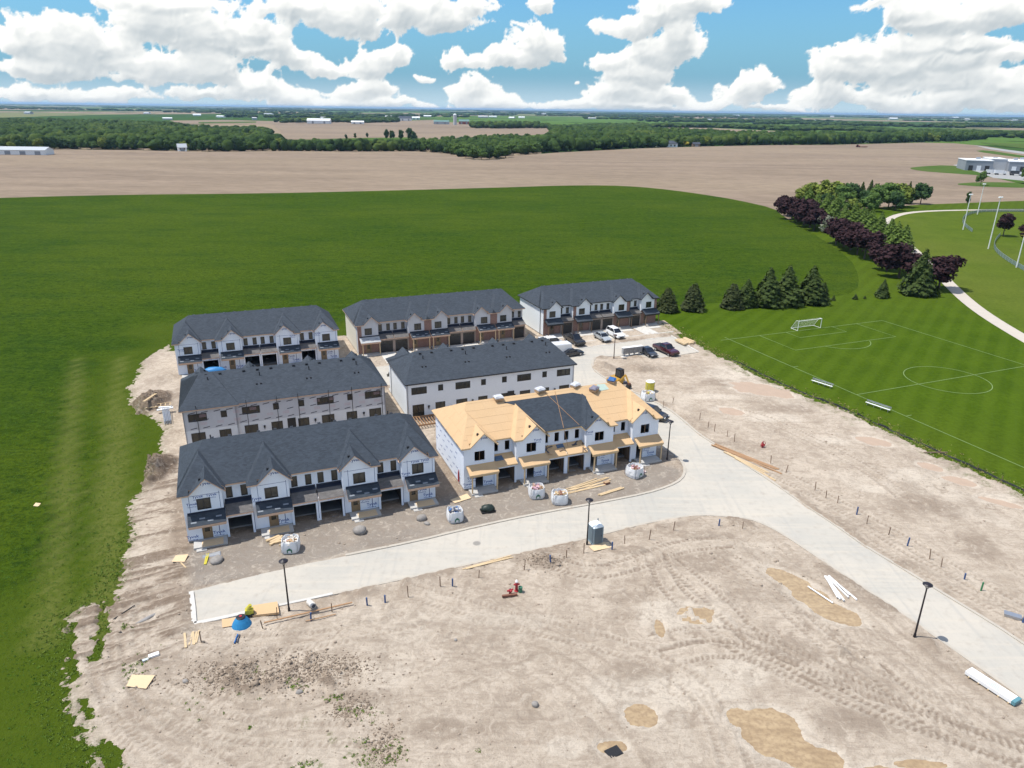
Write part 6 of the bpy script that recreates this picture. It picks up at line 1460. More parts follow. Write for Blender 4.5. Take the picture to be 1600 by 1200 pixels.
# ---- rocks
M_ROCK = plain('grey_fieldstone', (0.27, 0.25, 0.23), 0.9, 0.35, 3, bump=0.6)
def rock(px, py, sx, sy, sz, label, mat=None, name='boulder', cat='boulder'):
    V = IV*(1+RS.uniform(-0.10, 0.10, (len(IV), 1))); V = V*np.array([sx, sy, sz]); V[:, 2] += sz*0.55
    me = np_mesh(name, V, IF, True); x, y, z = at(px, py); o = link(name, me, mat or M_ROCK, None, (x, y, z-0.04), RS.uniform(0, 6)); tag(o, label, cat); return o
rock(563, 833, 0.75, 0.62, 0.55, 'big rounded boulder on the apron below the right door steps')
rock(659, 813, 0.62, 0.50, 0.42, 'boulder left of the bag of blue plastic, larger of two')
rock(667, 820, 0.42, 0.26, 0.2, 'small flat stone below the boulder left of the blue plastic bag')
rock(339, 878, 0.75, 0.6, 0.35, 'flat brown boulder in front of the left end house')
rock(836, 1104, 0.30, 0.26, 0.26, 'small grey stone alone in the bare soil at the bottom')
rock(712, 1003, 0.18, 0.14, 0.12, 'tiny stone above the curved scrape mark')
rock(290, 1067, 0.28, 0.2, 0.16, 'pale stone right of the loose plywood sheet')
rock(468, 1083, 0.30, 0.22, 0.2, 'pale stone among the clods, lower right')
# pebbles and clods: nobody could count them
VV = []; FF = []; oo = 0
IV1, IF1 = bmesh_ico(1)
for k in range(3200):
    if k % 3: x = RS.uniform(-50, 75); y = RS.uniform(32, 100)
    else:
        c = P(*[(440, 1060), (560, 1150), (300, 1000), (1100, 850), (850, 880), (1200, 900), (200, 1050)][RS.randint(0, 7)]); x = c[0]+RS.normal(0, 5); y = c[1]+RS.normal(0, 4)
    i = int(round((y-y0)/ST)); j = int(round((x-x0)/ST))
    if not (0 <= i < NY and 0 <= j < NX) or dl[i, j] < 0.5 or dr[i, j] > -0.2 or pud[i, j] > -0.1: continue
    s = 0.03*math.exp(RS.normal(0.25, 0.5)); V = IV1*(1+RS.uniform(-0.2, 0.2, (len(IV1), 1)))*np.array([s*1.2, s, s*0.7])
    VV.append(V+np.array([x, y, Hh[i, j]+s*0.3])); FF.append(IF1+oo); oo += len(V)
stuff('stones', np_mesh('stones', np.concatenate(VV), np.concatenate(FF)), plain('brown_clods', (0.33, 0.265, 0.205), 0.95, 0.35, 1.0), 'small stones and clods scattered over the bare soil', 'stones')
VV = []; FF = []; oo = 0
for k in range(5200):
    cxy, sx_, sy_ = [((430, 1055), 6, 1.7), ((500, 1045), 4, 1.5), ((355, 1060), 3, 1.4), ((600, 1170), 1.2, 2), ((550, 1110), 1.6, 1.2), ((850, 880), 2, 1), ((238, 738), 1.2, 1.2), ((232, 632), 2, 1.4)][RS.choice(8, p=[.28, .2, .14, .08, .08, .08, .07, .07])]
    c = P(*cxy); x = c[0]+RS.normal(0, sx_*0.6); y = c[1]+RS.normal(0, sy_*0.6)
    if hz(x, y) < 0.04: continue
    s = 0.042*math.exp(RS.normal(0, 0.45)); V = IV1*(1+RS.uniform(-0.25, 0.25, (len(IV1), 1)))*np.array([s*1.2, s, s*0.7]); VV.append(V+np.array([x, y, hz(x, y)+s*0.25])); FF.append(IF1+oo); oo += len(V)
stuff('clods', np_mesh('clods', np.concatenate(VV), np.concatenate(FF)), plain('dark_brown_clods', (0.25, 0.195, 0.145), 0.95, 0.5, 1.0), 'dark brown clods of turned earth in the rough patches', 'clods')
# weeds and grass tufts
def tufts(name, pts, smin, smax, mat, label, blades=9, cat='weeds'):
    C_ = []; N_ = []; S_ = []
    for (x, y, z) in pts:
        s = RS.uniform(smin, smax)
        for b in range(blades):
            a = RS.uniform(0, 6.28); r = s*RS.uniform(0, 0.9); C_.append((x+r*math.cos(a), y+r*math.sin(a), z+s*RS.uniform(0.1, 0.6))); N_.append((math.cos(a), math.sin(a), RS.uniform(0.2, 1.4))); S_.append(s*RS.uniform(0.18, 0.4))
    C_ = np.array(C_); N_ = np.array(N_); N_ /= np.linalg.norm(N_, axis=1)[:, None]
    V, F = cards(C_, N_, np.array(S_)); return stuff(name, np_mesh(name, V, F), mat, label, cat)
M_WEED = foliage_mat('weed_leaves', (0.06, 0.105, 0.012), (0.09, 0.14, 0.018), (0.14, 0.16, 0.04))
M_DRYW = foliage_mat('dry_weed', (0.17, 0.15, 0.05), (0.22, 0.20, 0.07), (0.10, 0.12, 0.03))
W_ = []
for cx, cy, sx, sy, n in [(462, 1072, 0.8, 0.5, 22), (400, 1052, 1.0, 0.5, 10), (622, 1180, 0.5, 1.0, 34), (526, 1093, 0.5, 0.3, 16), (546, 1112, 0.7, 0.4, 20), (570, 1170, 1.2, 1, 20), (596, 1175, .3, .3, 8), (608, 1192, .4, .3, 10), (230, 1040, 1.2, 1.5, 26), (198, 980, 0.5, 0.5, 18), (205, 1050, 0.5, 1.2, 26), (480, 1195, .5, .4, 16), (560, 1190, .8, .5, 20), (320, 1100, 3, 1.5, 12), (390, 1140, .2, .2, 8), (748, 1176, 0.15, 0.15, 5), (350, 1080, .1, .1, 5), (575, 1120, 1.2, 1.2, 14)]:
    c = P(cx, cy)
    for k in range(n): W_.append((c[0]+RS.normal(0, sx*0.6), c[1]+RS.normal(0, sy*0.6)))
# along the ragged edge of the crop on the left, and on the grass islands
for k in range(26000):
    if len(W_) > 4200: break
    x = RS.uniform(-42, -12); y = RS.uniform(34, 112); i = int(round((y-y0)/ST)); j = int(round((x-x0)/ST))
    if 0 <= i < NY and 0 <= j < NX and (-1.8 < dle[i, j] < 0.5 or (isl[i, j] > -0.1 and dl[i, j] > -1)): W_.append((x, y))
tufts('weeds', [(x, y, max(0, hz(x, y))) for x, y in W_], 0.07, 0.24, M_WEED, 'green weeds and grass tufts growing in the bare soil', 12)
W_ = []
for k in range(5200):
    s = RS.uniform(0, 1); pts_ = WE; seg = RS.randint(0, len(pts_)-1); a, b = pts_[seg], pts_[seg+1]; L_ = math.hypot(b[0]-a[0], b[1]-a[1])
    if RS.rand() > L_/25: continue
    t_ = RS.rand(); o_ = -abs(RS.normal(0, 1.3))+0.2; dx, dy = (b[0]-a[0])/L_, (b[1]-a[1])/L_; W_.append((a[0]+dx*L_*t_+dy*o_*1.0, a[1]+dy*L_*t_-dx*o_*1.0*1.0))
W2 = [(x, y, max(0, hz(x, y))) for x, y in W_]
tufts('fence_weeds', W2[::2], 0.12, 0.36, M_WEED, 'green weeds along the black silt fence', 9); tufts('dry_weeds', W2[1::2], 0.12, 0.34, M_DRYW, 'dry yellow weeds along the black silt fence', 8)
# crop surface near the lot: leafy relief
C_ = []
for k in range(60000):
    x = RS.uniform(-75, 0); y = RS.uniform(34, 175)
    if RS.rand() > 75/(y+20): continue
    i = int(round((y-y0)/ST)); j = int(round((x-x0)/ST))
    if 0 <= i < NY and 0 <= j < NX and dl[i, j] > -1.5: continue
    if y > 40 and abs(x) > 0.75*y+6: continue
    C_.append((x, y, 0.0))
tufts('crop_plants', C_[:34000], 0.10, 0.22, foliage_mat('crop_leaves', (0.034, 0.080, 0.007), (0.050, 0.110, 0.009), (0.075, 0.13, 0.015)), 'low green crop plants covering the field left of the site', 4, 'crop')

# ---- silt fence between lot and pitch
o = thing('silt_fence', 'low sagging black silt fence between the bare soil and the pitch', 'fence', (0, 0, 0))
SFp = PL([(1137, 560), (1165, 573), (1194, 588), (1237, 607.5), (1270, 621), (1295, 630), (1318, 639), (1339, 648), (1372, 664), (1404, 679), (1437, 693), (1469, 708), (1527, 734), (1565, 752), (1600, 768), (1700, 815)])
for k in range(len(SFp)-1):
    a, b = Vector(SFp[k]+(0,)), Vector(SFp[k+1]+(0,)); n = max(2, int((b-a).length/1.2)); m = MB(); prev = None
    nn_ = (b-a).normalized(); q = Vector((-nn_.y, nn_.x, 0))
    for j in range(n+1):
        p = a+(b-a)*j/n+q*RS.uniform(-0.08, 0.08); h = RS.uniform(0.08, 0.34); cur = (p, p+Vector((q.x*0.1, q.y*0.1, h)))
        if prev: m.hexa([prev[0]-q*0.02, prev[0]+q*0.02, cur[0]+q*0.02, cur[0]-q*0.02][::-1], [prev[1]-q*0.02, prev[1]+q*0.02, cur[1]+q*0.02, cur[1]-q*0.02][::-1])
        prev = cur
    link('fabric', m, M_BLACKM, o)
    m = MB(); m.box(a.x-0.03, a.x+0.03, a.y-0.03, a.y+0.03, 0, 0.75); link('stake', m, M_OLDWOOD, o)

# ---- goal, benches
o = thing('football_goal', 'white football goal with net at the far end of the pitch', 'goal', (0, 0, 0)); g0 = Vector((*F_(-0.1, FW/2-3.1), 0)); g1 = Vector((*F_(-0.1, FW/2+3.1), 0)); bk = Vector((-tdir.x, -tdir.y, 0))*2.0
for g in (g0, g1): m = MB(); m.cyl(g, g+Vector((0, 0, 2.1)), 0.07); link('post', m, M_WHITE, o)
m = MB(); m.cyl(g0+Vector((0, 0, 2.1)), g1+Vector((0, 0, 2.1)), 0.07); link('crossbar', m, M_WHITE, o)
for g in (g0, g1):
    m = MB(); m.cyl(g+bk+Vector((0, 0, 0.06)), g+Vector((0, 0, 0.06)), 0.045); m.cyl(g+bk+Vector((0, 0, 0.06)), g+bk*0.35+Vector((0, 0, 2.05)), 0.04); m.cyl(g+bk*0.35+Vector((0, 0, 2.05)), g+Vector((0, 0, 2.1)), 0.04); link('side_frame', m, M_WHITE, o)
m = MB(); m.cyl(g0+bk+Vector((0, 0, 0.06)), g1+bk+Vector((0, 0, 0.06)), 0.045); link('ground_bar', m, M_WHITE, o)
m = MB()
for k in range(22): p = g0+(g1-g0)*k/21; m.bar(p+bk+Vector((0, 0, 0.06)), p+bk*0.35+Vector((0, 0, 2.05)), 0.012)
for k in range(8): u = k/7; m.bar(g0+bk*(1-0.65*u)+Vector((0, 0, 0.06+2*u)), g1+bk*(1-0.65*u)+Vector((0, 0, 0.06+2*u)), 0.012)
q = stuff('net', m, M_WHITE, '', '', o)
for i, (pa, pb) in enumerate([((1267.5, 597.5), (1300, 608)), ((1352, 632), (1390, 645))]):
    a = Vector((*P(*pa), 0)); b = Vector((*P(*pb), 0)); o = thing('team_bench', 'long silver aluminium team bench beside the touchline, '+['farther of two', 'nearer of two'][i], 'bench', a, 0, 'team benches')
    d = b-a; rz = math.atan2(d.y, d.x); o.rotation_euler = (0, 0, rz); L_ = d.length
    m = MB(); m.box(0, L_, -0.14, 0.14, 0.42, 0.47); link('seat', m, M_WHITE, o); m = MB(); m.box(0, L_, 0.26, 0.31, 0.62, 0.86); link('backrest', m, M_STEEL, o)
    for k in range(4): x = 0.3+k*(L_-0.6)/3; m = MB(); m.box(x-0.03, x+0.03, -0.12, -0.06, 0, 0.415); m.box(x-0.03, x+0.03, 0.2, 0.255, 0, 0.86); m.box(x-0.03, x+0.03, -0.06, 0.2, 0.36, 0.41); link('leg', m, M_STEEL, o)

# ---- floodlights and ball field fence
for i, (px, py, tp, l) in enumerate([(1504.6, 359, 304.5, 'white floodlight mast, leftmost, by the outfield fence corner'), (1527, 335, 288, 'tall thin white floodlight mast farthest from the pitch'), (1544, 389, 309, 'white floodlight mast in the middle, left of the purple tree'), (1588, 418, 352, 'white floodlight mast nearest the right edge')]):
    h = height_at(px, py, tp); o = thing('floodlight_mast', l, 'floodlight', (*P(px, py), 0), 0.4, 'floodlights of the ball field')
    m = MB(); m.cyl((0, 0, 0), (0, 0, h), 0.20, 0.11, 10); link('pole', m, M_WHITE, o); m = MB(); m.box(-0.9, 0.9, -0.05, 0.05, h-0.1, h); link('crossarm', m, M_STEEL, o)
    for k in range(3): m = MB(); m.hexa([(-0.85+k*0.62, -0.35, h+0.0), (-0.4+k*0.62, -0.35, h+0.0), (-0.4+k*0.62, 0.25, h+0.02), (-0.85+k*0.62, 0.25, h+0.02)], [(-0.8+k*0.62, -0.2, h+0.42), (-0.45+k*0.62, -0.2, h+0.42), (-0.45+k*0.62, 0.2, h+0.4), (-0.8+k*0.62, 0.2, h+0.4)]); link('lamp', m, M_WHITE, o)
def mesh_mat():
    m, t, b = newmat('chain_link'); uv = t.node('ShaderNodeUVMap').outputs[0]; p = wpos(t)
    br = t.noise(p, 25, 1); b.inputs['Base Color'].default_value = (0.22, 0.30, 0.33, 1); b.inputs['Roughness'].default_value = 0.5
    tr = t.node('ShaderNodeBsdfTransparent'); mx = t.node('ShaderNodeMixShader'); t.l.new(t.ramp(br, 0.42, 0.58, 0.15, 0.75), mx.inputs[0]); t.l.new(tr.outputs[0], mx.inputs[1]); t.l.new(b.outputs[0], mx.inputs[2])
    t.l.new(mx.outputs[0], t.n['Material Output'].inputs[0]); return m
M_CHAIN = mesh_mat()
for nm, pts in (('chain link fence curving round the far outfield corner', [(1720, 330), (1600, 331), (1540, 331), (1522, 333), (1508, 338), (1503, 345), (1506, 353), (1519, 363)]), ('chain link fence curving in front of the purple ball field tree', [(1562, 369), (1554, 378), (1552, 388), (1560, 398), (1578, 411), (1600, 423), (1680, 470)])):
    q = smooth_line(PL(pts), 2); o = thing('chain_link_fence', nm, 'fence', (0, 0, 0)); acc = 0
    for k in range(len(q)-1):
        a, b = q[k], q[k+1]; m = MB(); m.bar((*a, 0.65), (*b, 0.65), 0.02, 1.2); link('mesh_panel', m, M_CHAIN, o); m = MB(); m.cyl((*a, 0), (*a, 1.35), 0.045); m.cyl((*a, 1.3), (*b, 1.3), 0.035); link('post', m, M_STEEL, o)
o = thing('foul_pole', 'yellow foul pole bars at the right edge near the purple tree', 'foul pole', (*P(1606, 398), 0)); m = MB(); h = height_at(1606, 398, 362); m.cyl((0, 0, 0), (0, 0, h), 0.08); m.bar((0, 0, h-0.3), (-3.5, 0.6, h-0.3), 0.14); m.bar((0, 0, h-1.3), (-3.5, 0.6, h-1.3), 0.14); link('pole', m, M_YELLOWP, o)

# ---- sheets of plywood, boards
def board_obj(name, label, cat, p0, p1, w, t_, mat, n=1, z=None, group=None, fan=0.0, stag=0.0, seed=1):
    """n boards lying from pixel p0 to p1"""
    rg = random.Random(seed); a = Vector(at(*p0)); b = Vector(at(*p1)); z0 = (max(a.z, b.z)+t_/2 if z is None else z); a.z = b.z = z0; d = (b-a).normalized(); q = Vector((-d.y, d.x, 0))
    if n == 1:
        m = MB(); m.bar(a, b, w, t_); o = link(name, m, mat); tag(o, label, cat, group); return o
    o = thing(name, label, cat, (a.x, a.y, 0), 0, group)
    for k in range(n):
        s = (k-(n-1)/2)*w*1.25; f = rg.uniform(-fan, fan); e = rg.uniform(-stag, stag); lz = (k % 2)*0.0+rg.uniform(0, 0.03)
        m = MB(); aa = a+q*(s-f)+d*e-Vector((a.x, a.y, 0)); bb = b+q*(s+f)+d*e-Vector((a.x, a.y, 0)); aa.z += lz; bb.z += lz; m.bar(aa, bb, w, t_); link('board', m, mat, o)
    return o
def sheet_obj(pts, label, mat=M_PLY, z=0.06, t_=0.02):
    P3 = [Vector(at(*p)) for p in pts]; zz = max(p.z for p in P3)+z; m = MB(); m.slab([Vector((p.x, p.y, zz)) for p in P3], t_); o = link('plywood_sheet', m, mat); tag(o, label, 'plywood sheet'); return o
sheet_obj([(198, 1076), (229, 1080), (243, 1059), (207, 1058)], 'large loose plywood sheet lying at the bottom left near the grass')
sheet_obj([(269, 881), (289, 881), (295, 869), (275, 871)], 'plywood sheet in front of the left end house corner')
sheet_obj([(703, 783), (711, 788), (736, 780), (730, 773)], 'plywood sheet leaning low beside the bag of blue plastic')
sheet_obj([(920, 857), (928, 864), (956, 858), (951, 850), (938, 850)], 'plywood sheet on the ground before the portable toilet')
sheet_obj([(348, 984), (372, 980), (372, 968), (347, 971)], 'orange plywood sheet left of the blue skirt', M_OSB)
o = sheet_obj([(393, 968), (437, 963), (434, 946), (396, 952)], 'stack of plywood bridging the kerb right of the yellow pump', M_OSB, 0.24, 0.22)
m = MB(); sheet_obj([(52, 791), (60, 792), (64, 787), (56, 786)], 'small plywood scrap lying in the green field on the left')
sheet_obj([(838, 776), (846, 778), (846, 772), (840, 771)], 'small scrap of plywood between the pair of bags')
board_obj('fence_rail', 'long timber rail on stakes below the left lamp post', 'timber rail', (413, 979), (551, 947), 0.14, 0.07, M_LUMBER_RAW, z=0.42)
board_obj('fence_rail', 'second shorter rail under the long timber rail', 'timber rail', (478, 974), (525, 963), 0.08, 0.05, M_LUMBER_RAW, z=0.25)
board_obj('boards', 'fan of weathered boards lying side by side below the kerb corner', 'boards', (291, 1015), (289, 992), 0.18, 0.05, M_LUMBER, 1)
board_obj('boards', 'group of grey boards right of the single pale board', 'boards', (303, 1010), (305, 990), 0.14, 0.05, M_LUMBER, 4, fan=0.1, stag=0.15)
board_obj('boards', 'long thin boards lying above the red pipe caps', 'boards', (723, 893), (796, 873), 0.12, 0.05, M_LUMBER, 3, fan=0.12, stag=0.5)
board_obj('lumber_pile', 'spread of long yellow boards right of the bulk bag pair', 'lumber', (890, 768), (948, 752), 0.14, 0.05, M_LUMBER, 9, fan=0.35, stag=1.0, seed=4)
board_obj('lumber_pile', 'two thick boards alone nearest the road on the apron', 'lumber', (936, 776), (972, 764), 0.2, 0.12, M_LUMBER, 2, fan=0.05, stag=0.2)
board_obj('lumber_pile', 'long pale planks along the kerb at the bend', 'lumber', (1140, 712), (1204, 746), 0.22, 0.10, M_LUMBER, 3, fan=0.2, stag=1.2, seed=8)
board_obj('lumber_pile', 'reddish brown planks beside the pale ones at the bend', 'lumber', (1128, 702), (1228, 743), 0.2, 0.10, M_LUMBER_RAW, 4, fan=0.35, stag=1.5, seed=9)
board_obj('lumber_pile', 'stack of tan timber at the right end of the parking court', 'lumber', (1062, 533), (1078, 540), 0.5, 0.3, M_LUMBER, 5, fan=0.1, stag=0.3)
board_obj('boards', 'scattered boards left of the middle grey block', 'boards', (228, 645), (246, 632), 0.16, 0.08, M_LUMBER, 2, fan=0.1)
board_obj('boards', 'stack of boards in front of the left end house', 'boards', (322, 884), (324, 868), 0.12, 0.08, M_YELLOWP, 2, fan=0.1)
board_obj('boards', 'pile of offcuts between the second door and the bulk bag', 'boards', (424, 852), (444, 843), 0.3, 0.18, M_LUMBER, 5, fan=0.3, stag=0.5, seed=2)
board_obj('boards', 'plank crossing under the left plywood sheet', 'boards', (283, 882), (291, 890), 0.12, 0.04, M_LUMBER)
board_obj('timber_off_cut', 'dark timber lying on the grass verge by the silt fence', 'timber', (1443, 709), (1480, 709), 0.15, 0.1, M_OLDWOOD)
o = thing('wooden_framework', 'flat timber frame on the soil left of the grey block', 'timber frame', at(248, 640), TH)
for k in range(6): m = MB(); m.box(-1.6+k*0.64, -1.5+k*0.64, -0.55, 0.55, 0.0, 0.09); link('stud', m, M_LUMBER, o)
for s in (-0.6, 0.6): m = MB(); m.box(-1.65, 1.75, s-0.05, s+0.05, 0.0, 0.1); link('plate', m, M_LUMBER, o)
o = thing('scaffold_stack', 'stack of grey steel scaffold frames left of the grey block', 'scaffold frames', at(262, 655), TH+0.1)
for k in range(5): m = MB(); x = -0.5+k*0.2; m.cyl((x, -2.6, 0.15+0.05*(k % 2)), (x, 2.4, 0.4+0.05*(k % 2)), 0.05); m.cyl((x+0.1, -2.4, 0.5), (x+0.1, 2.2, 0.8), 0.05); link('steel_tube', m, M_STEEL, o)
m = MB(); m.bar((-1.2, 2.6, 0.5), (1.0, 2.2, 0.7), 0.5, 0.12); m.bar((-0.9, 3.0, 0.75), (0.8, 2.4, 0.8), 0.3, 0.1); link('plank', m, M_WHITE, o)
o = thing('tarp_bundle', 'blue tarpaulin bundle before an open garage of the rear left block', 'tarpaulin', at(338, 592), TH); 
V = IV*(1+RS.uniform(-0.15, 0.15, (len(IV), 1)))*np.array([1.9, 0.8, 0.7])+np.array([0, 0, 1.3]); link('tarpaulin', np_mesh('tarpaulin', V, IF, True), plain('bright_blue_tarp', (0.04, 0.22, 0.50), 0.5, 0.2), o); m = MB(); m.box(-1.6, 1.6, -0.6, 0.6, 0.0, 0.85); link('pallet_load', m, M_CARD, o)
o = thing('tarp_bundle', 'dark green covered bin on the apron between bags and plywood', 'covered bin', at(762, 800), 0.3)
V = IV*(1+RS.uniform(-0.12, 0.12, (len(IV), 1)))*np.array([0.85, 0.55, 0.5])+np.array([0, 0, 0.42]); link('cover', np_mesh('cover', V, IF, True), plain('dark_green_tarp', (0.018, 0.03, 0.024), 0.5, 0.4), o)
m = MB(); m.box(-0.8, 0.8, -0.5, 0.5, 0, 0.25); link('base', m, M_BLACKM, o)
o = thing('small_crate', 'small brown crate beside the spread boards', 'crate', at(948, 757), 0.5); m = MB(); m.box(-0.35, 0.35, -0.22, 0.22, 0, 0.26); link('box', m, M_BROWNS, o); m = MB(); m.box(-0.37, 0.37, -0.24, 0.24, 0.262, 0.31); link('lid', m, M_CARD, o)
# ---- deck joists between the front blocks
o = thing('deck_frame', 'unfinished reddish timber deck frame behind the gap of the two front blocks', 'deck', (*off(cD, -26.0, -13.6), 0.0), TH)
for k in range(9): m = MB(); m.box(-0.2+k*0.42, -0.13+k*0.42, -1.9, 1.1, 0.62, 0.82); link('joist', m, M_LUMBER_RAW, o)
for s in (-1.95, 1.12): m = MB(); m.box(-0.3, 3.4, s-0.04, s+0.04, 0.6, 0.84); link('rim_joist', m, M_LUMBER_RAW, o)
for x in (0, 3.1): m = MB(); m.box(x-0.06, x+0.06, -1.85, -1.72, 0, 0.6); link('post', m, M_LUMBER_RAW, o)

# ---- blue skirt with pump
o = thing('manhole_cone', 'blue cloth skirt draped over a manhole at the kerb', 'manhole cover', at(378, 978))
m = MB(); m.lathe([(0.86, 0.0), (0.80, 0.15), (0.62, 0.48), (0.46, 0.72), (0.40, 0.78)], 22); link('skirt', m, plain('bright_blue_cloth', (0.02, 0.20, 0.42), 0.7, 0.2, 4), o)
m = MB(); m.lathe([(0.38, 0.78), (0.40, 0.86), (0.34, 0.9)], 16); link('rim', m, M_BLACKM, o); m = MB(); m.cyl((0, 0, 0.9), (0, 0, 0.96), 0.13); link('hub', m, M_REDP, o)
o = thing('pump', 'small yellow pump machine between the blue skirt and the plywood stack', 'pump', at(391, 965), 0.3)
m = MB(); m.box(-0.35, 0.35, -0.25, 0.25, 0.3, 0.75); link('housing', m, M_YELLOWP, o); m = MB(); m.cyl((-0.1, 0, 0.75), (0.15, 0, 1.15), 0.24, 0.16, 12); link('motor', m, M_YELLOWP, o)
for sx in (-0.25, 0.25): m = MB(); m.cyl((sx, -0.32, 0.18), (sx, 0.32, 0.18), 0.18, n=12); link('wheel', m, M_BLACKM, o)
o = thing('blue_pipe_piece', 'short dark blue pipe lying below the blue skirt', 'pipe', at(369, 997)); m = MB(); m.cyl((0.1, 0.2, 0.1), (0.2, -0.9, 0.1), 0.07); link('pipe', m, M_BLUEP, o); m = MB(); m.cyl((0.28, 0.2, 0.1), (0.4, -0.8, 0.1), 0.05); link('pipe', m, M_PRINTK, o)
o = thing('concrete_pipe', 'short pale concrete pipe beside the left lamp post', 'pipe', at(487, 950), -0.8); m = MB(); m.cyl((-0.45, 0, 0.28), (0.45, 0, 0.28), 0.28, n=16, cap=True); link('pipe', m, M_SCRAPW, o); m = MB(); m.cyl((0.451, 0, 0.28), (0.456, 0, 0.28), 0.2, n=16); link('bore', m, M_PRINTK, o)
for i, (px, py, l) in enumerate([(797, 930, 'red valve laid low with dark handle, left of the upright one'), (1191, 700, 'dark red hydrant valve standing beyond the planks')]):
    o = thing('hydrant', l, 'hydrant', at(px, py), 0.5)
    m = MB(); m.cyl((0, 0, 0), (0, 0, 0.75 if i else 0.5), 0.13, 0.11, 10); link('barrel', m, M_REDP, o); m = MB(); m.cyl((-0.3, 0, 0.42), (0.3, 0, 0.42), 0.09); m.cyl((0, -0.25, 0.42), (0, 0.0, 0.42), 0.10); link('outlet', m, M_REDP, o)
    m = MB(); m.cyl((0, 0, 0.76 if i else 0.51), (0, 0, 0.95 if i else .62), 0.05); link('stem', m, M_PRINTK, o)
    if i == 0: m = MB(); m.bar((-0.9, -0.1, 0.12), (0.5, -0.5, 0.1), 0.2); link('flange', m, M_BROWNS, o)
    if i == 1:
        m = MB(); n = 18; pts_ = [(0.42*math.cos(2*PI*k/n), -0.05, 0.5+0.42*math.sin(2*PI*k/n)) for k in range(n)]
        for k in range(n): m.bar(pts_[k], pts_[(k+1) % n], 0.05)
        link('hose_loop', m, M_REDP, o)
o = thing('hydrant', 'bright red upright hydrant with white cap', 'hydrant', at(807, 926), 0.2); m = MB(); m.lathe([(0.22, 0), (0.22, 0.06), (0.14, 0.08), (0.13, 0.95), (0.17, 1.0)], 12); link('barrel', m, M_REDP, o)
m = MB(); m.cyl((-0.28, 0, 0.75), (0.28, 0, 0.75), 0.09); link('outlet', m, M_REDP, o); m = MB(); m.lathe([(0.15, 1.0), (0.14, 1.1), (0.05, 1.25)], 12); link('cap', m, M_WHITE, o)
o = thing('valve_box', 'small green valve box right of the red hydrant', 'valve box', at(813, 927)); m = MB(); m.cyl((0, 0, 0), (0, 0, 0.5), 0.2, 0.18, 12); link('box', m, M_GREEN, o); m = MB(); m.cyl((0, 0, 0.5), (0, 0, 0.54), 0.21, n=12); link('lid', m, M_GREEN, o)

# ---- survey stakes and pipe markers
STK = [(272-0, 0)]
STAKES = [(411, 984, 'd'), (433, 968, 'd'), (486, 971, 'b'), (519, 958, 'd'), (315, 1006, 'd'), (574, 948, 'b'), (602, 943, 'b'), (638, 935, 'd'), (688, 918, 'd'), (707, 918, 'b'), (748, 905, 'd'), (819, 892, 'd'), (860, 884, 'b'), (885, 873, 'd'), (912, 866, 'd'), (956, 861, 'b'), (976, 851, 'd'), (1014, 845, 'd'), (1052, 831, 'd'),
          (1123, 823, 'b'), (1160, 828, 'd'), (1273, 768, 'd'), (1290, 780, 'd'), (1308, 788, 'd'), (1338, 806, 'b'), (1354, 820, 'd'), (1388, 838, 'd'), (1417, 855, 'b'), (1452, 876, 'd'), (1470, 888, 'd'), (1506, 908, 'b'), (1532, 925, 'g'), (1597, 975, 'b'), (1106, 670, 'd'), (1116, 676, 'd'), (1093, 657, 'd'), (1136, 683, 'd'), (1147, 692, 'd'), (1204, 726, 'd'), (1228, 739, 'd'), (1051, 631, 'd'), (1036, 688-50, 'd')]
for i, (px, py, c) in enumerate(STAKES):
    mt = {'d': M_OLDWOOD, 'b': plain('blue_pipe', (0.04, 0.09, 0.22), 0.5, 0.2), 'g': plain('green_pipe', (0.03, 0.2, 0.08), 0.5, 0.2)}[c]; h = 0.9+0.4*((i*37) % 10)/10
    m = MB(); lean = (((i*53) % 11)-5)*0.02
    if c == 'd': m.bar((0, 0, -0.1), (lean, lean*0.5, h), 0.07, 0.07)
    else: m.cyl((0, 0, -0.1), (lean, 0, h*0.8), 0.08, n=8)
    o = link('stake', m, mt, None, at(px, py), 0.3*i); side = 'beyond the diagonal road' if px > 1200 or py < 760 else ('in the bare soil below the front road')
    tag(o, {'d': 'dark wooden survey stake ', 'b': 'blue service pipe stub ', 'g': 'green service pipe stub '}[c]+side, 'stake', {'d': 'wooden survey stakes ', 'b': 'blue service stubs ', 'g': 'green service stubs '}[c]+side)
# white pipe bundle by the trench
o = thing('pipe_bundle', 'bundle of loose white plastic pipes beside the muddy trench', 'pipes', (*at(1312, 925)[:2], hz(*P(1312, 925))))
c0 = Vector(at(1312, 925))
for k, (a, b) in enumerate([((1288, 904), (1312, 940)), ((1290, 905), (1318, 943)), ((1292, 905), (1325, 937)), ((1294, 904), (1327, 934)), ((1296, 906), (1338, 941)), ((1290, 907), (1308, 938))]):
    m = MB(); p, q = Vector(at(*a)), Vector(at(*b)); p.z = q.z = c0.z+0.1+0.05*(k % 2); m.cyl(p-c0, q-c0, 0.09, n=8); link('pipe', m, M_WHITE, o)
m = MB(); p, q = Vector(at(1262, 918)), Vector(at(1301, 944)); p.z = q.z = 0.14; m.cyl(p, q, 0.07, n=8); o = link('pipe', m, M_WHITE); tag(o, 'single white pipe lying in the muddy trench puddle', 'pipe')
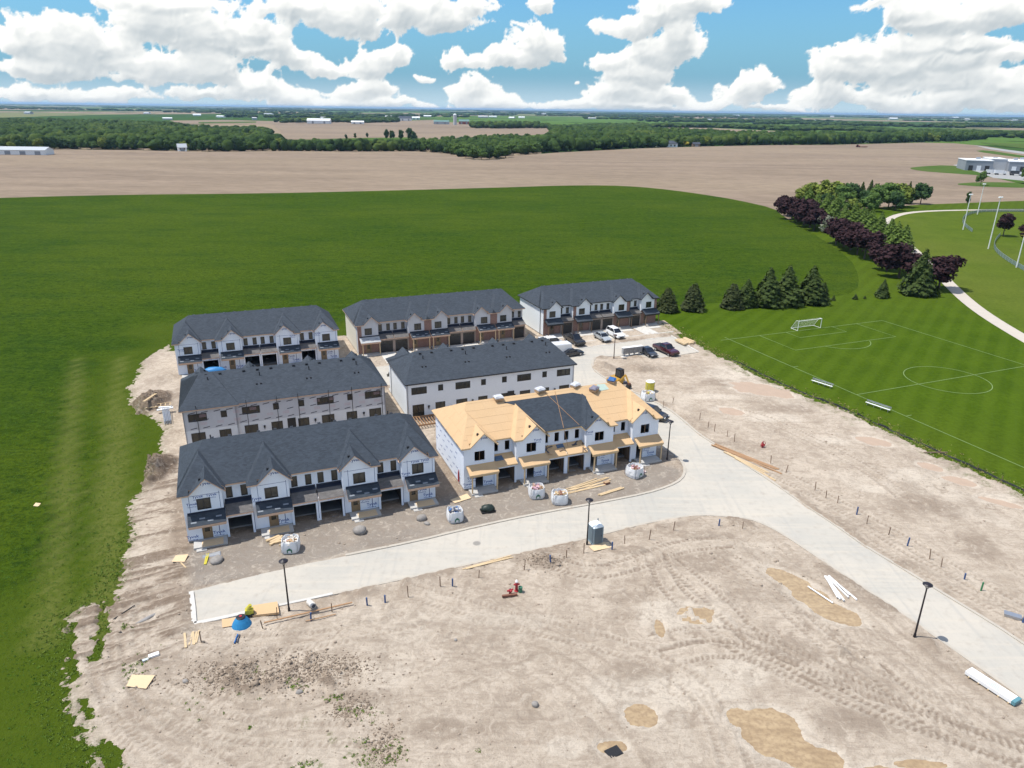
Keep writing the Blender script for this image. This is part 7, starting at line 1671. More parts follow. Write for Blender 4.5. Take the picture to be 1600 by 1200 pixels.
# wrapped lumber package
a = Vector(at(1511, 1054)); b = Vector(at(1588, 1104)); d = (b-a); rz = math.atan2(d.y, d.x); L_ = math.hypot(d.x, d.y)
o = thing('wrapped_package', 'long white wrapped building package at the verge bottom right', 'wrapped package', (a.x, a.y, a.z-0.02), rz)
m = MB(); m.box(0, L_, -0.45, 0.45, 0.12, 0.42); link('wrapping', m, M_WHITE, o)
for k in range(5): m = MB(); m.box(L_*(0.08+0.2*k), L_*(0.08+0.2*k)+0.1, -0.5, 0.5, 0.0, 0.118); link('bearer', m, M_LUMBER, o)

m = MB()
for k in range(4): m.box(L_*0.38+0.1*k, L_*0.68-0.1*k, -0.30+0.16*k, -0.24+0.16*k, 0.421, 0.425)
stuff('printed_bars', m, plain('teal_print', (0.12, 0.30, 0.36), 0.6, 0.1), '', '', o)
m = MB(); m.box(L_-0.25, L_+0.03, -0.47, 0.47, 0.12, 0.44); link('end_wrap', m, plain('teal_wrap', (0.10, 0.24, 0.28), 0.6, 0.3, 4), o)
o = thing('utility_box', 'small grey steel lid box at the far right verge', 'utility box', at(1581, 966), -0.55); m = MB(); m.box(-0.65, 0.65, -0.3, 0.3, 0, 0.22); link('box', m, M_STEEL, o); m = MB(); m.box(-0.68, 0.68, -0.33, 0.33, 0.222, 0.26); link('lid', m, M_STEEL, o)
o = thing('catch_basin', 'square dark iron catch basin grate in the bottom puddle', 'drain grate', at(959, 1177), 0.5)
o.location.z = 0.03; m = MB(); m.box(-0.55, 0.55, -0.42, 0.42, -0.2, 0.10); link('frame', m, M_BLACKM, o)
for k in range(6): m = MB(); m.box(-0.5+k*0.17, -0.4+k*0.17, -0.36, 0.36, 0.102, 0.13); link('bar', m, M_BLACKM, o)
o = thing('foam_block', 'pair of white foam blocks lying on the left bank', 'foam block', at(241, 1027), 0.6); m = MB(); m.box(-0.4, 0.4, -0.2, 0.2, 0, 0.22); link('block', m, M_WHITE, o); m = MB(); m.box(-0.9, -0.45, -0.35, -0.1, 0, 0.18); link('block', m, plain('grey_foam', (.5, .55, .56)), o)
o = thing('black_pipe', 'thin dark pipe lying on the left bank near the grass', 'pipe', (0, 0, 0)); m = MB(); p, q = Vector(at(178, 971)), Vector(at(211, 949)); p.z += .08; q.z += .08; m.cyl(p, q, 0.05); link('pipe', m, M_BLACKM, o)
o = thing('plastic_sheet', 'crumpled grey plastic sheet on the left bank', 'plastic sheet', at(231, 966), 0.9); V = IV*(1+RS.uniform(-0.3, 0.3, (len(IV), 1)))*np.array([1.1, 0.22, 0.12]); link('sheet', np_mesh('sheet', V, IF), M_CONCD, o)
o = thing('metal_sheets', 'bent silver flashing pieces before the left end house steps', 'metal sheet', at(331, 869), 0.4); m = MB(); m.hexa([(-0.9, -0.2, 0), (0.9, -0.3, 0), (0.9, 0.3, 0.0), (-0.9, 0.2, 0)], [(-0.85, -0.1, 0.12), (0.8, -0.25, 0.06), (0.85, 0.3, 0.16), (-0.9, 0.2, 0.1)]); link('sheet', m, M_STEEL, o)
o = thing('manhole', 'round manhole cover in the front road', 'manhole cover', (*P(745, 850), 0.088)); m = MB(); m.cyl((0, 0, 0), (0, 0, 0.012), 0.42, n=24); link('cover', m, plain('dusty_iron', (0.30, 0.28, 0.25), 0.8, 0.2, 8), o); m = MB(); m.cyl((0, 0, 0.0125), (0, 0, 0.018), 0.3, n=20); link('ring', m, plain('dusty_iron2', (0.25, 0.235, 0.21), 0.8, 0.2, 8), o)

# ---- shingle bundles, straps and tools on the unfinished roof
def on_roof(u, v, d=0.05):
    x, y = off(hloc((-5.8, 76.4)), u, v); ym = 6.55; z = ZE+SF*((v-0.8) if v < ym else (2*ym-0.8-v))+0.03+d; return (x, y, z)
M_BUND = plain('shingle_bundle_wrap', (0.52, 0.53, 0.56), 0.5, 0.3, 5)
for i, (u, v, c, l) in enumerate([(6.7, 6.2, M_BUND, 'leftmost pallet of wrapped shingles on the sheathed ridge'), (12.6, 6.6, M_BUND, 'pallet of shingles at the left start of the black roof'), (17.8, 6.8, M_BUND, 'widest pallet of shingles near the middle of the ridge'), (20.0, 5.6, plain('purple_grey_wrap', (0.20, 0.19, 0.24), .6, .3, 4), 'opened dark shingle bundles at the right edge of the black roof'), (23.2, 6.7, M_BLUEP, 'pallet of shingles under blue cover at the right of the ridge')]):
    p = on_roof(u, v, 0.12); o = thing('shingle_pallet', l, 'shingle bundles', p, TH+0.2*i, 'shingle pallets on the unfinished roof'); rg = random.Random(i)
    for r in range(3):
        for q in range(3): m = MB(); dx = rg.uniform(-.05, .05); m.box(-0.55+q*0.36+dx, -0.22+q*0.36+dx, -0.5, 0.45, r*0.13-0.1, r*0.13+0.02); link('bundle', m, M_CARD if r < 2 else c, o)
    m = MB(); m.hexa([(-0.6, -0.52, 0.30), (0.6, -0.52, 0.30), (0.6, 0.5, 0.30), (-0.6, 0.5, 0.30)], [(-0.45, -0.4, 0.48), (0.5, -0.35, 0.42), (0.45, 0.4, 0.5), (-0.5, 0.35, 0.44)]); link('wrap', m, c, o)
o = thing('roofing_hoses', 'two thin brown lines running down the black roof to the garage roofs', 'hose', (0, 0, 0))
for (a, b) in (((14.6, 6.3), (13.4, 0.9)), ((13.2, 6.2), (15.6, 0.95))): m = MB(); p, q = Vector(on_roof(*a, 0.06)), Vector(on_roof(*b, 0.06)); m.bar(p, q, 0.05, 0.04); link('hose', m, M_LUMBER_RAW, o)
m = MB(); p, q = Vector(on_roof(13.4, 0.9, 0.06)), Vector((*off(hloc((-5.8, 76.4)), 13.9, 0.4), 3.4)); m.bar(p, q, 0.04, 0.04); link('hose', m, M_LUMBER_RAW, o)
o = thing('offcuts', 'scattered sheathing offcuts on the middle garage roofs', 'offcuts', (*off(hloc((-5.8, 76.4)), 13.5, 0.3), 3.27), TH); rg = random.Random(9)
for k in range(16): m = MB(); x = rg.uniform(-3.2, 3.0); y = rg.uniform(-0.7, 0.8); z = y*0.375+0.06; s = rg.uniform(0.15, 0.5); a = rg.uniform(0, 3); d = Vector((math.cos(a), math.sin(a), 0.375*math.sin(a)))*s; c = Vector((x, y, z)); m.bar(c-d, c+d, rg.uniform(.1, .3), 0.03); link('offcut', m, rg.choice([M_OSB, M_OLDWOOD, M_LUMBER, M_PRINTK]), o)
for i, (u, v) in enumerate([(4.6, 0.5), (13.0, 0.9)]):
    o = thing('blue_tarp', 'blue folded sheet lying on the '+['left', 'middle'][i]+' garage roof under the windows', 'blue sheet', (*off(hloc((-5.8, 76.4)), u, v), 3.33), TH, 'blue sheets on garage roofs'); m = MB(); m.hexa([(-0.6, -0.35, -0.08), (0.6, -0.3, -0.08), (0.55, 0.35, 0.14), (-0.5, 0.3, 0.14)], [(-0.5, -0.3, 0.12), (0.5, -0.25, 0.08), (0.5, 0.3, 0.3), (-0.45, 0.25, 0.3)]); link('sheet', m, plain('dusty_blue', (0.07, 0.12, 0.20), 0.6, 0.4, 4), o)
o = thing('underlay_sheet', 'pale green underlay sheet on the bare sheathing near the ridge', 'roof underlay', (0, 0, 0)); m = MB(); m.slab([on_roof(20.6, 5.4, 0.03), on_roof(22.2, 5.5, 0.03), on_roof(22.0, 6.4, 0.03), on_roof(20.8, 6.45, 0.03)], 0.02); link('sheet', m, plain('pale_green_sheet', (0.40, 0.50, 0.44), 0.7, 0.1), o)
o = thing('roof_tools', 'dark tool bags on the far right of the ridge', 'tool bag', on_roof(25.0, 6.0, 0.0), 0.2); m = MB(); m.box(-0.3, 0.2, -0.15, 0.15, 0, 0.3); link('bag', m, M_PRINTK, o); m = MB(); m.box(0.25, 0.6, -0.35, -0.05, -0.1, 0.15); link('bag', m, M_BROWNS, o)
o = thing('spray_paint_mark', 'red spray patch and hose hanging on the left side wall corner', 'red hose', (*off(hloc((-5.8, 76.4)), -0.05, 1.9), 0.2), TH); m = MB()
for k in range(6): m.cyl((-0.04, -0.3+0.09*k, 0.3), (-0.04, -0.1+0.05*k, 1.9-0.1*k), 0.03)
link('hose', m, M_REDP, o)

# ---- court: driveways in front of the finished block, mailboxes, cars, machine
F0 = (5.9, 140.5); 
def drv(name, u0, u1, v0, v1, z, mat): 
    q = [off(hloc(F0), a, b) for a, b in ((u0, v0), (u1, v0), (u1, v1), (u0, v1))]; m = MB(); m.slab([(*p, z) for p in q], 0.1); o = link(name, m, mat); o['kind'] = 'structure'
for (a, b) in ((3.3, 6.6), (9.9, 13.2), (13.5, 16.6), (20.2, 23.4)): drv('driveway', a, b, -6.1, -0.25, 0.20, M_KERBW)
for (a, b) in ((0.6, 3.25), (7.3, 9.85), (16.7, 19.6), (23.5, 26.3)): drv('walkway', a, b, -2.7, -1.6, 0.19, M_KERBW)
drv('kerb', -0.5, 27, -6.45, -6.15, 0.19, M_KERBW)
sheet('dirt_bed', [off(hloc(F0), a, b) for a, b in ((-4, -8), (28, -8), (30, 2), (-4, 2))], 0.10, plain('tan_soil', (0.36, 0.29, 0.22), 0.95, 0.3, 1.2, bump=0.5))
E0 = (-28.6, 126.8)
for (a, b) in ((3.85, 6.6), (6.9, 9.6), (17.2, 20.0), (20.2, 23.0)): 
    q = [off(hloc(E0), u, v) for u, v in ((a, -6.5), (b, -6.5), (b, -0.3), (a, -0.3))]; m = MB(); m.slab([(*p, 0.2) for p in q], 0.1); o = link('driveway', m, M_KERBW); o['kind'] = 'structure'
M_TYRE = plain('tyre_rubber', (0.015, 0.015, 0.016), 0.8, 0.2); M_RIM = plain('alloy', (0.4, 0.4, 0.42), 0.3, 0.1, metal=0.8)
def paintm(n, c, metal=0.0):
    m = plain(n, c, 0.22, 0.04, 0.5, metal, spec=0.6)
    try: m.node_tree.nodes['Principled BSDF'].inputs['Coat Weight'].default_value = 0.6
    except Exception: pass
    return m
P_WHITE = paintm('white_car_paint', (0.78, 0.78, 0.78)); P_SILVER = paintm('silver_car_paint', (0.42, 0.45, 0.47), 0.3); P_BLACK = paintm('black_car_paint', (0.012, 0.012, 0.014)); P_DKGREY = paintm('dark_grey_car_paint', (0.035, 0.04, 0.05), 0.2); P_MAROON = paintm('dark_maroon_car_paint', (0.06, 0.012, 0.018))
M_LIGHTS = plain('headlight_lens', (0.7, 0.72, 0.72), 0.1, 0.02); M_TAIL = plain('tail_light', (0.3, 0.01, 0.01), 0.2, 0.1)
def car(kind_, x, y, z, rz, paint, label, paint2=None):
    """front at +x"""
    L_, W_, = dict(sedan=(4.7, 1.82), suv=(4.9, 1.95), pickup=(5.9, 2.02), van=(5.2, 2.0))[kind_]
    o = thing('parked_car' if kind_ != 'pickup' else 'pickup_truck', label, 'car' if kind_ != 'pickup' else 'pickup truck', (x, y, z), rz, 'vehicles parked by the finished block')
    hb = dict(sedan=0.92, suv=1.08, pickup=1.12, van=1.1)[kind_]; ht = dict(sedan=1.46, suv=1.80, pickup=1.90, van=1.85)[kind_]
    X0, X1 = -L_/2, L_/2
    def section(prof, widths, mat, name):  # prof: list of (x, zlow, zhigh, halfwidth_low, halfwidth_high)
        m = MB(); R_ = []
        for (xx, zl, zh, wl, wh) in prof: R_.append([(xx, -wl*0.92, zl), (xx, -wl, zl+(zh-zl)*0.35), (xx, -wh, zh-0.05), (xx, -wh*0.86, zh), (xx, wh*0.86, zh), (xx, wh, zh-0.05), (xx, wl, zl+(zh-zl)*0.35), (xx, wl*0.92, zl)])
        for a in range(len(R_)-1):
            for k in range(8): j = (k+1) % 8; m.poly([R_[a][j], R_[a][k], R_[a+1][k], R_[a+1][j]])
        m.poly(R_[0]); m.poly(R_[-1][::-1]); return link(name, m, mat, o)
    w = W_/2
    if kind_ == 'pickup': prof = [(X0, 0.5, 1.05, w*0.93, w*0.93), (X0+0.1, 0.42, hb, w, w*0.97), (X0+1.9, 0.4, hb, w, w*0.97), (X1-1.6, 0.4, hb+0.03, w, w*0.96), (X1-0.4, 0.4, hb-0.02, w, w*0.92), (X1, 0.45, 0.95, w*0.9, w*0.84)]
    else: prof = [(X0, 0.42, hb-0.12, w*0.86, w*0.82), (X0+0.25, 0.3, hb+0.02, w*0.97, w*0.9), (X0+1.2, 0.28, hb+0.04, w, w*0.94), (X1-1.7, 0.28, hb+0.02, w, w*0.94), (X1-0.7, 0.28, hb-0.10, w*0.98, w*0.88), (X1-0.12, 0.32, hb-0.26, w*0.9, w*0.8), (X1, 0.4, hb-0.38, w*0.8, w*0.72)]
    body = section(prof, None, paint, 'body')
    c0, c1, c2, c3 = dict(sedan=(X0+0.55, X0+1.35, X1-2.15, X1-1.35), suv=(X0+0.12, X0+0.5, X1-2.2, X1-1.35), pickup=(X0+2.0, X0+2.25, X1-2.4, X1-1.65), van=(X0+0.1, X0+0.3, X1-1.6, X1-0.8))[kind_]
    section([(c0, hb-0.03, hb+0.03, w*0.86, w*0.82), (c1, hb-0.03, ht-0.05, w*0.88, w*0.70), (c2, hb-0.03, ht-0.05, w*0.88, w*0.70), (c3, hb-0.03, hb+0.03, w*0.84, w*0.80)], None, M_CARGLASS, 'windows')
    m = MB(); m.hexa([(c1-0.05, -w*0.72, ht-0.07), (c2+0.05, -w*0.72, ht-0.07), (c2+0.05, w*0.72, ht-0.07), (c1-0.05, w*0.72, ht-0.07)], [(c1+0.12, -w*0.58, ht+0.01), (c2-0.12, -w*0.58, ht+0.01), (c2-0.12, w*0.58, ht+0.01), (c1+0.12, w*0.58, ht+0.01)]); link('roof', m, paint, o)
    for s in (-1, 1):
        m = MB()
        m.bar((c1, s*w*0.715, ht-0.06), (c0+0.05, s*w*0.84, hb), 0.07, 0.05); m.bar((c2, s*w*0.715, ht-0.06), (c3-0.05, s*w*0.83, hb), 0.06, 0.05); mid = (c1+c2)/2; m.bar((mid, s*w*0.725, ht-0.06), (mid, s*w*0.885, hb), 0.07, 0.03); link('pillars', m, paint, o)
    if kind_ == 'pickup':
        m = MB(); m.box(X0+0.12, X0+1.9, -w*0.82, w*0.82, hb+0.002, hb+0.02); link('bed_cover', m, M_BLACKM, o)
    for sx in (X0+0.95 if kind_ != 'pickup' else X0+1.15, X1-0.95):
        for s in (-1, 1):
            m = MB(); m.cyl((sx, s*(w-0.20), 0.34), (sx, s*(w+0.015), 0.34), 0.35, n=16); t_ = link('wheel', m, M_TYRE, o); m = MB(); m.cyl((sx, s*(w+0.016), 0.34), (sx, s*(w+0.03), 0.34), 0.21, n=10); link('rim', m, M_RIM, t_)
    for s in (-1, 1):
        m = MB(); m.box(X1-0.30, X1-0.02, s*w*0.62-0.17, s*w*0.62+0.17, hb-0.42, hb-0.28); link('headlight', m, M_LIGHTS, o)
        m = MB(); m.box(X0-0.01, X0+0.12, s*w*0.72-0.10, s*w*0.72+0.10, hb-0.28, hb-0.10); link('tail_light', m, M_TAIL, o)
        m = MB(); m.box(c3-0.45, c3-0.25, s*(w+0.02), s*(w+0.18), hb-0.02, hb+0.14) if s > 0 else m.box(c3-0.45, c3-0.25, s*(w+0.18), s*(w+0.02), hb-0.02, hb+0.14); link('mirror', m, paint, o)
    m = MB(); m.box(X1-0.08, X1+0.012, -w*0.45, w*0.45, 0.42, hb-0.40); link('grille', m, M_BLACKM, o)
    return o
AN = TH-PI/2
def cp(px, py, z=0.2): x, y = P(px, py); return x, y, z
car('pickup', *cp(897, 537), AN+0.06, P_BLACK, 'black pickup truck nose out on the leftmost driveway of the finished block')
car('sedan', *cp(941, 532), AN+0.05, P_SILVER, 'silver sedan on the driveway beside the white sport utility vehicle')
car('suv', *cp(961, 527), AN+0.04, P_WHITE, 'white sport utility vehicle on the middle driveway')
car('sedan', *cp(1012, 555, 0.1), AN+0.06, P_DKGREY, 'dark grey sedan beside the mailboxes in the parking court')
car('pickup', *cp(1040, 552, 0.1), AN+0.10, P_MAROON, 'dark maroon pickup truck at the right of the parking court')
car('suv', *cp(1019, 653, 0.1), TH-PI/2+0.5, P_BLACK, 'dark car mostly hidden behind the right end of the unfinished roof')
def trailer(px, py, L_, rz, label):
    x, y = P(px, py); o = thing('cargo_trailer', label, 'trailer', (x, y, 0.1), rz, 'white enclosed trailers'); m = MB(); m.box(-L_/2, L_/2, -1.05, 1.05, 0.45, 2.3); m.box(-L_/2+0.1, L_/2-0.1, -0.95, 0.95, 2.3, 2.4); link('box', m, P_WHITE, o)
    m = MB(); m.box(-L_/2+0.1, L_/2-0.1, -1.07, -1.052, 0.5, 0.8); link('trim', m, M_STEEL, o)
    for s in (-1, 1): m = MB(); m.cyl((0, s*0.95, 0.33), (0, s*1.12, 0.33), 0.33, n=14); link('wheel', m, M_TYRE, o)
    m = MB(); m.bar((L_/2, -0.5, 0.4), (L_/2+1.1, 0, 0.4), 0.1); m.bar((L_/2, 0.5, 0.4), (L_/2+1.1, 0, 0.4), 0.1); link('tow_bar', m, M_BLACKM, o)
trailer(873, 556, 4.3, TH, 'white enclosed trailer right behind the finished rear seen block')
car('van', *cp(860, 541, 0.1), TH, P_WHITE, 'white van on the street before the black pickup')
car('sedan', *cp(893, 556, 0.1), TH+0.1, P_DKGREY, 'small dark car tail beside the white trailer')
o = thing('mailbox_cluster', 'grey steel community mailboxes on a concrete pad left of the dark sedan', 'mailboxes', (*P(987, 556), 0.16), TH)
m = MB(); m.box(-2.4, 2.4, -0.7, 0.7, -0.1, 0.02); link('pad', m, M_KERBW, o)
for k in range(4):
    m = MB(); m.box(-2.05+k*1.05, -1.1+k*1.05, -0.3, 0.3, 0.45, 1.6); bx = link('mailbox', m, M_STEEL, o)
    for r in range(4):
        for c in range(3): m = MB(); m.box(-2.0+k*1.05+c*0.30, -1.74+k*1.05+c*0.30, -0.325, -0.302, 0.52+r*0.26, 0.74+r*0.26); link('door', m, M_CONCD, bx)
    m = MB(); m.box(-1.7+k*1.05, -1.5+k*1.05, -0.12, 0.12, 0.02, 0.45); link('pedestal', m, M_STEEL, o)
    m = MB(); m.box(-2.1+k*1.05, -1.05+k*1.05, -0.36, 0.36, 1.602, 1.68); link('cap', m, M_WHITE, o)
# tracked mini excavator seen over the ridge
M_CAT = plain('yellow_machine_paint', (0.48, 0.27, 0.04), 0.4, 0.15)
o = thing('mini_excavator', 'small yellow excavator with black cab beyond the unfinished roof ridge', 'excavator', at(965, 600), -0.9)
for s in (-0.75, 0.75):
    m = MB(); pr = [(-1.1, 0.12), (-0.9, 0.0), (0.9, 0.0), (1.1, 0.12), (1.1, 0.4), (0.9, 0.52), (-0.9, 0.52), (-1.1, 0.4)]; m.extrude([(x, s-0.18, z) for x, z in pr], (0, 0.36, 0)); link('track', m, M_TYRE, o)
m = MB(); m.box(-0.9, 0.9, -0.5, 0.5, 0.3, 0.62); link('undercarriage', m, M_CAT, o)
m = MB(); m.hexa([(-1.1, -0.8, 0.66), (0.9, -0.8, 0.66), (0.9, 0.8, 0.66), (-1.1, 0.8, 0.66)], [(-1.2, -0.7, 1.2), (0.7, -0.75, 1.05), (0.7, 0.75, 1.05), (-1.2, 0.7, 1.2)]); link('house', m, M_CAT, o)
m = MB(); m.hexa([(-0.55, -0.1, 1.1), (0.65, -0.1, 1.06), (0.65, 0.75, 1.06), (-0.55, 0.75, 1.1)], [(-0.5, -0.05, 2.5), (0.45, -0.05, 2.5), (0.45, 0.7, 2.5), (-0.5, 0.7, 2.5)]); cb = link('cab', m, M_CARGLASS, o)
for (x, y) in ((-0.55, -0.1), (0.62, -0.1), (0.62, 0.75), (-0.55, 0.75)): m = MB(); m.bar((x, y, 1.08), (x*0.88, y*0.95+0.01, 2.52), 0.08); link('pillar', m, M_BLACKM, cb)
m = MB(); m.box(-0.55, 0.5, -0.1, 0.75, 2.51, 2.58); link('cab_roof', m, M_BLACKM, o)
m = MB(); m.bar((0.9, -0.4, 0.9), (2.0, -0.4, 2.2), 0.24); link('boom', m, M_CAT, o); m = MB(); m.bar((2.0, -0.4, 2.2), (2.9, -0.4, 0.9), 0.18); link('stick', m, M_CAT, o)
m = MB(); m.extrude([(2.7, -0.75, 0.9), (3.1, -0.75, 0.8), (3.2, -0.75, 0.3), (2.8, -0.75, 0.1), (2.5, -0.75, 0.35)], (0, 0.7, 0)); link('bucket', m, M_BLACKM, o)
m = MB(); m.hexa([(-1.7, -0.95, 0.1), (-1.6, -0.95, 0.1), (-1.6, 0.95, 0.1), (-1.7, 0.95, 0.1)], [(-1.75, -0.95, 0.6), (-1.55, -0.95, 0.6), (-1.55, 0.95, 0.6), (-1.75, 0.95, 0.6)]); m.bar((-1.55, 0.5, 0.35), (-0.8, 0.4, 0.4), 0.12); link('blade', m, M_CAT, o)
# ================================================================== FAR BUILDINGS
M_ROOFW = plain('white_membrane_roof', (0.72, 0.73, 0.74), 0.7, 0.06, 0.1); M_PANELG = plain('grey_wall_panel', (0.26, 0.28, 0.31), 0.7, 0.1, 0.1); M_PANELL = plain('light_grey_panel', (0.48, 0.49, 0.50), 0.7, 0.1, 0.1)
M_BARNW = plain('white_barn_metal', (0.75, 0.77, 0.78), 0.6, 0.05, 0.1); M_BARNG = plain('grey_barn_roof', (0.40, 0.43, 0.46), 0.6, 0.05, 0.1); M_BARNT = plain('teal_barn_roof', (0.12, 0.22, 0.20), 0.6, 0.1, 0.1); M_BARNR = plain('red_barn_wall', (0.25, 0.06, 0.04), 0.7, 0.1); M_DKROOF = plain('dark_house_roof', (0.05, 0.06, 0.08), 0.8, 0.2)
def barn(px, py, L_, W_, h, hr, rz, wall_m, roof_m, label, name='barn', cat='barn', doors=2, wins=0):
    x, y = P(px, py, -0.3); o = thing(name, label, cat, (x, y, -0.35), rz)
    m = MB(); m.box(-L_/2, L_/2, -W_/2, W_/2, 0, h); 
    m.extrude([(-L_/2+0.1, -W_/2, h), (-L_/2+0.1, W_/2, h), (-L_/2+0.1, 0, h+hr)], (L_-0.2, 0, 0)); link('wall', m, wall_m, o)
    m = MB(); ov = 0.6
    for s in (-1, 1): m.slab([(-L_/2-ov, s*(W_/2+ov), h-ov*hr/(W_/2)+0.15), (L_/2+ov, s*(W_/2+ov), h-ov*hr/(W_/2)+0.15), (L_/2+ov, 0, h+hr+0.15), (-L_/2-ov, 0, h+hr+0.15)], 0.15)
    link('roof', m, roof_m, o)
    for k in range(doors): m = MB(); c = -L_/2+L_*(k+0.5)/doors; w = min(2.5, L_/doors*0.25); m.box(c-w, c+w, -W_/2-0.08, -W_/2-0.005, 0, h*0.75); link('door', m, M_PANELG, o)
    for k in range(wins): m = MB(); c = -L_/2+L_*(k+0.5)/wins; m.box(c-0.6, c+0.6, -W_/2-0.1, -W_/2-0.01, h*0.4, h*0.75); link('window', m, M_GLASS, o)
    return o
barn(20, 241, 66, 14, 4.2, 2.4, 0.02, M_BARNW, M_BARNG, 'long low white farm shed at the left edge of the ploughed field', 'farm_shed', 'shed', 5)
barn(499, 193, 62, 20, 8, 5, 0.05, M_BARNW, M_BARNW, 'big white barn in the tan fields left of centre')
barn(559, 193.5, 34, 14, 5, 3, 0.1, M_BARNW, M_BARNW, 'lower white shed right of the big white barn')
barn(633, 188.5, 44, 24, 8, 7, 0.3, M_BARNW, M_DKROOF, 'dark roofed barn behind the fields near the middle'); barn(650, 186.8, 30, 18, 7, 4, 0.1, M_BARNW, M_BARNW, 'white shed right of the dark roofed barn')
barn(690, 194, 44, 18, 7, 4, 0.0, M_BARNG, M_BARNT, 'teal roofed barn left of the silo'); barn(725, 194, 30, 18, 8, 5, 0.1, M_BARNR, M_BARNT, 'red walled barn right of the silo')
x, y = P(711, 195, -0.3); o = thing('silo', 'tall pale concrete silo between the teal and red barns', 'silo', (x, y, -0.4)); m = MB(); m.cyl((0, 0, 0), (0, 0, 26), 5.0, n=16); link('tower', m, M_PANELL, o); m = MB(); m.lathe([(5.1, 26.05), (4.6, 27.5), (2.5, 29), (0.4, 29.8)], 16); link('dome', m, M_BARNW, o)
# farmhouse with dark roof
x, y = P(1041, 229.5, -0.3); o = thing('farmhouse', 'large dark roofed house at the edge of the wood left of the yellow tree', 'house', (x, y, -0.3), 0.1)
m = MB(); m.box(-13, 13, -6, 6, 0, 4.2); link('wall', m, M_SIDING, o)
for cx, L_, z, hh in ((0, 27, 4.2, 3.6), (-7, 9, 4.3, 4.4), (8, 8, 4.3, 3.6)):
    p_, zz = hip_x(cx-L_/2, cx+L_/2, -7, 7, z, hh/7, 0.8); m = MB()
    for q in p_.values(): m.slab(q, 0.25)
    link('roof', m, M_DKROOF, o)
for k in range(5): m = MB(); m.box(-11+k*4.8, -9+k*4.8, -6.1, -6.01, 1.0, 3.0); link('window', m, M_GLASS, o)
barn(1087, 229, 9, 7, 3.5, 2, 0.1, M_OLDWOOD, M_DKROOF, 'small dark shed right of the yellow tree', 'shed', 'shed', 1); barn(1352, 222.5, 12, 9, 5, 3, 0.4, M_WHITE, M_BARNG, 'small white farmhouse at the right treeline', 'farmhouse', 'house', 1, 3); barn(1366, 223, 16, 9, 4, 2, 0.1, M_BARNT, M_BARNT, 'low teal shed right of the small white farmhouse', 'shed', 'shed', 1)
barn(285, 236, 8, 7, 4, 3, 0.5, M_WHITE, M_BARNG, 'tiny white house peeping from the left wood edge', 'farmhouse', 'house', 1, 2)
barn(1390, 219, 12, 9, 5, 3, 0.2, M_SCRAPW, M_DKROOF, 'dark roofed cottage among trees right of the teal shed', 'farmhouse', 'house', 1, 2)
# warehouse group on the right
x, y = P(1556, 268, -0.2)
o = thing('warehouse', 'grey warehouse with white flat roof and loading bays at the right edge', 'warehouse', (x, y, -0.2), math.radians(-18))
H1 = 8.0
for (a, b, c, d, h, mt) in ((-22, -2, 4, 34, H1, M_PANELG), (-2, 10, 12, 40, H1+1, M_PANELL), (10, 34, 6, 46, H1-0.5, M_PANELG), (34, 60, 12, 50, H1, M_PANELL)):
    m = MB(); m.box(a+0.05, b-0.05, c, d, 0, h); link('wall', m, mt, o); m = MB(); m.box(a-0.2, b+0.15, c-0.25, d+0.2, h+0.01*a, h+0.5+0.01*a); link('roof', m, M_ROOFW, o)
for k, x_ in enumerate((-18, -12, -6, 14, 20, 26, 40, 48)):
    yb = 4 if x_ < -2 else (6 if x_ < 34 else 12); m = MB(); m.box(x_-1.6, x_+1.6, yb-0.12, yb-0.02, 0, 4); link('loading_door', m, M_BARNW if k % 2 else M_BLACKD, o)
for x_, y_ in ((-10, 20), (4, 26), (18, 22), (26, 34), (45, 30)): m = MB(); m.box(x_-1.5, x_+1.5, y_-1, y_+1, 8.4, 10.0); link('roof_unit', m, M_STEEL, o)
for i, (px, py, l) in enumerate([(1549, 272, 'white lorry parked in the warehouse yard, left'), (1562, 273, 'white lorry parked in the warehouse yard, middle'), (1586, 274, 'dark lorry parked in the warehouse yard, right')]):
    x, y = P(px, py, -0.15); o = thing('lorry', l, 'lorry', (x, y, -0.15), -0.3, 'lorries in the warehouse yard'); m = MB(); m.box(-4, 2.2, -1.2, 1.2, 1.1, 3.4); link('cargo_box', m, P_WHITE if i < 2 else P_DKGREY, o); m = MB(); m.box(2.4, 4.2, -1.1, 1.1, 0.6, 2.7); link('cab', m, P_WHITE, o)
    for w_ in (-3, -1.5, 3.2): m = MB(); m.cyl((w_, -1.2, 0.5), (w_, 1.2, 0.5), 0.5, n=10); link('wheel', m, M_TYRE, o)
# tractor working in the ploughed field
x, y = P(1340, 230, -0.2); o = thing('tractor', 'dark red tractor pulling a seeder far out on the ploughed field', 'tractor', (x, y, -0.25), 0.05)
m = MB(); m.box(-1.5, 2.8, -0.7, 0.7, 1.0, 2.2); link('body', m, M_REDP, o); m = MB(); m.box(-1.6, 0.4, -0.9, 0.9, 2.2, 3.4); link('cab', m, M_CARGLASS, o)
for a, b, r in ((-1, -1.2, 1.0), (-1, 1.2, 1.0), (2.2, -1.0, 0.7), (2.2, 1.0, 0.7)): m = MB(); m.cyl((a, b-0.25, r), (a, b+0.25, r), r, n=14); link('wheel', m, M_TYRE, o)
m = MB(); m.box(3.2, 12, -4, 4, 0.5, 1.3); link('seeder', m, M_BROWNS, o)
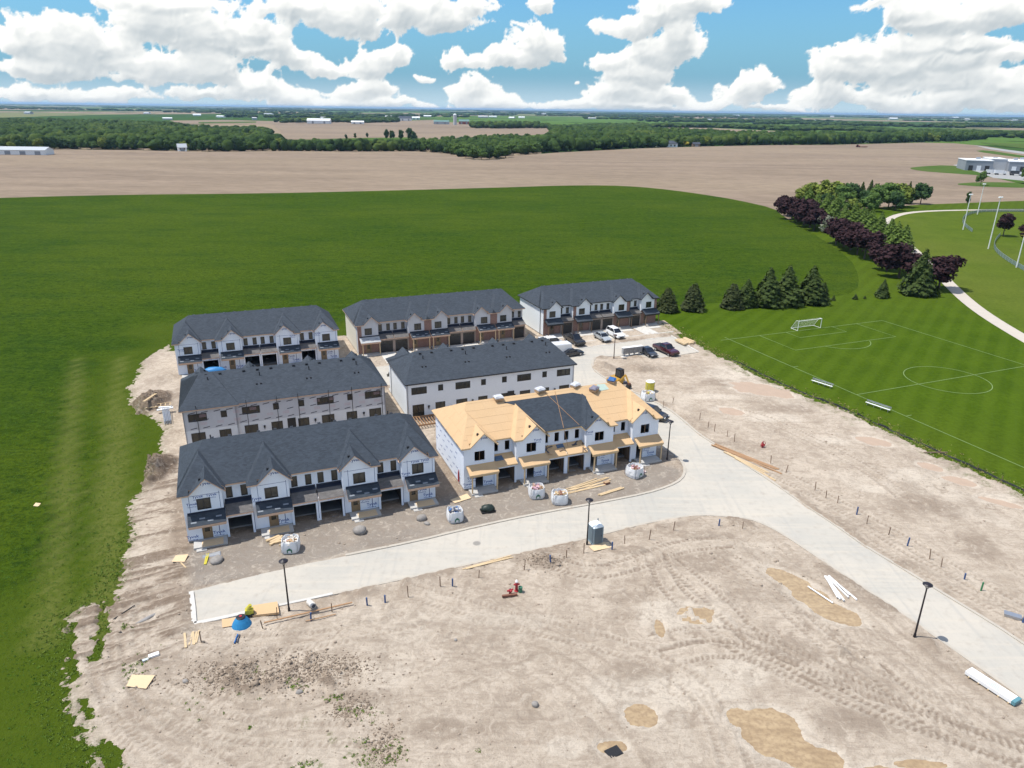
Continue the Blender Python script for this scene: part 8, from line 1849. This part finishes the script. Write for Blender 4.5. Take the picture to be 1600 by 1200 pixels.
# farms and sheds strewn towards the horizon (each a thing)
rg = random.Random(12)
spots = [(135, 180), (45, 178), (308, 181), (330, 182.5), (345, 183.6), (262, 187), (385, 184), (398, 187), (420, 179.5), (478, 181), (610, 184), (668, 183), (700, 182), (755, 184), (770, 183.4), (785, 184.2), (800, 185), (815, 184.6), (900, 183), (925, 186), (960, 185), (1005, 188), (1045, 197), (1052, 196), (1090, 190), (1100, 188.5), (1108, 189), (1120, 188), (1125, 190), (1160, 199), (1185, 198), (1196, 200), (1225, 202), (1240, 201), (1250, 200), (1275, 190), (1330, 194), (1345, 194.5), (1395, 187), (1480, 184), (1492, 184.5), (1510, 188), (1560, 186), (1585, 189), (1150, 182), (1190, 181.6), (1300, 183.4), (850, 180), (560, 178.4), (230, 178), (505, 186), (1420, 192)]
for i, (px, py) in enumerate([q for k, q in enumerate(spots) if k % 3]):
    x, y = P(px, py, -0.5); d = math.hypot(x, y); s = (d/2600)**0.8; L_ = rg.uniform(14, 36)*s; W_ = rg.uniform(10, 15)*s; h = rg.uniform(3, 6)*s**0.6
    side = 'left' if px < 533 else ('middle' if px < 1066 else 'right')
    o = thing('far_farm_building', 'distant pale farm building near the horizon in the '+side+' third', 'farm building', (x, y, -0.8), rg.uniform(-0.5, 0.5), 'distant farm buildings, '+side)
    m = MB(); m.box(-L_/2, L_/2, -W_/2, W_/2, 0, h); link('wall', m, rg.choice([M_BARNG, M_BARNW, M_SCRAPW, M_PANELL]), o)
    m = MB()
    for q in (-1, 1): m.slab([(-L_/2-.5, q*(W_/2+.5), h), (L_/2+.5, q*(W_/2+.5), h), (L_/2+.5, 0, h+W_*0.22), (-L_/2-.5, 0, h+W_*0.22)], 0.3)
    link('roof', m, rg.choice([M_BARNW, M_BARNG, M_BARNG, M_PANELL]), o)
# ================================================================== AIR
m = MB(); m.box(-44000, 44000, -44000, 44000, -4.0, 60.0)
vm = bpy.data.materials.new('haze'); vm.use_nodes = True; t = NT(vm.node_tree); t.n.clear(); v = t.node('ShaderNodeVolumePrincipled'); v.inputs['Color'].default_value = (0.45, 0.70, 1.0, 1); v.inputs['Density'].default_value = 4.2e-5; v.inputs['Anisotropy'].default_value = 0.2
out = t.node('ShaderNodeOutputMaterial'); t.l.new(v.outputs[0], out.inputs['Volume'])
o = link('haze', m, vm); o['kind'] = 'stuff'; o['label'] = 'thin blue air haze over the whole plain'; o['category'] = 'haze'
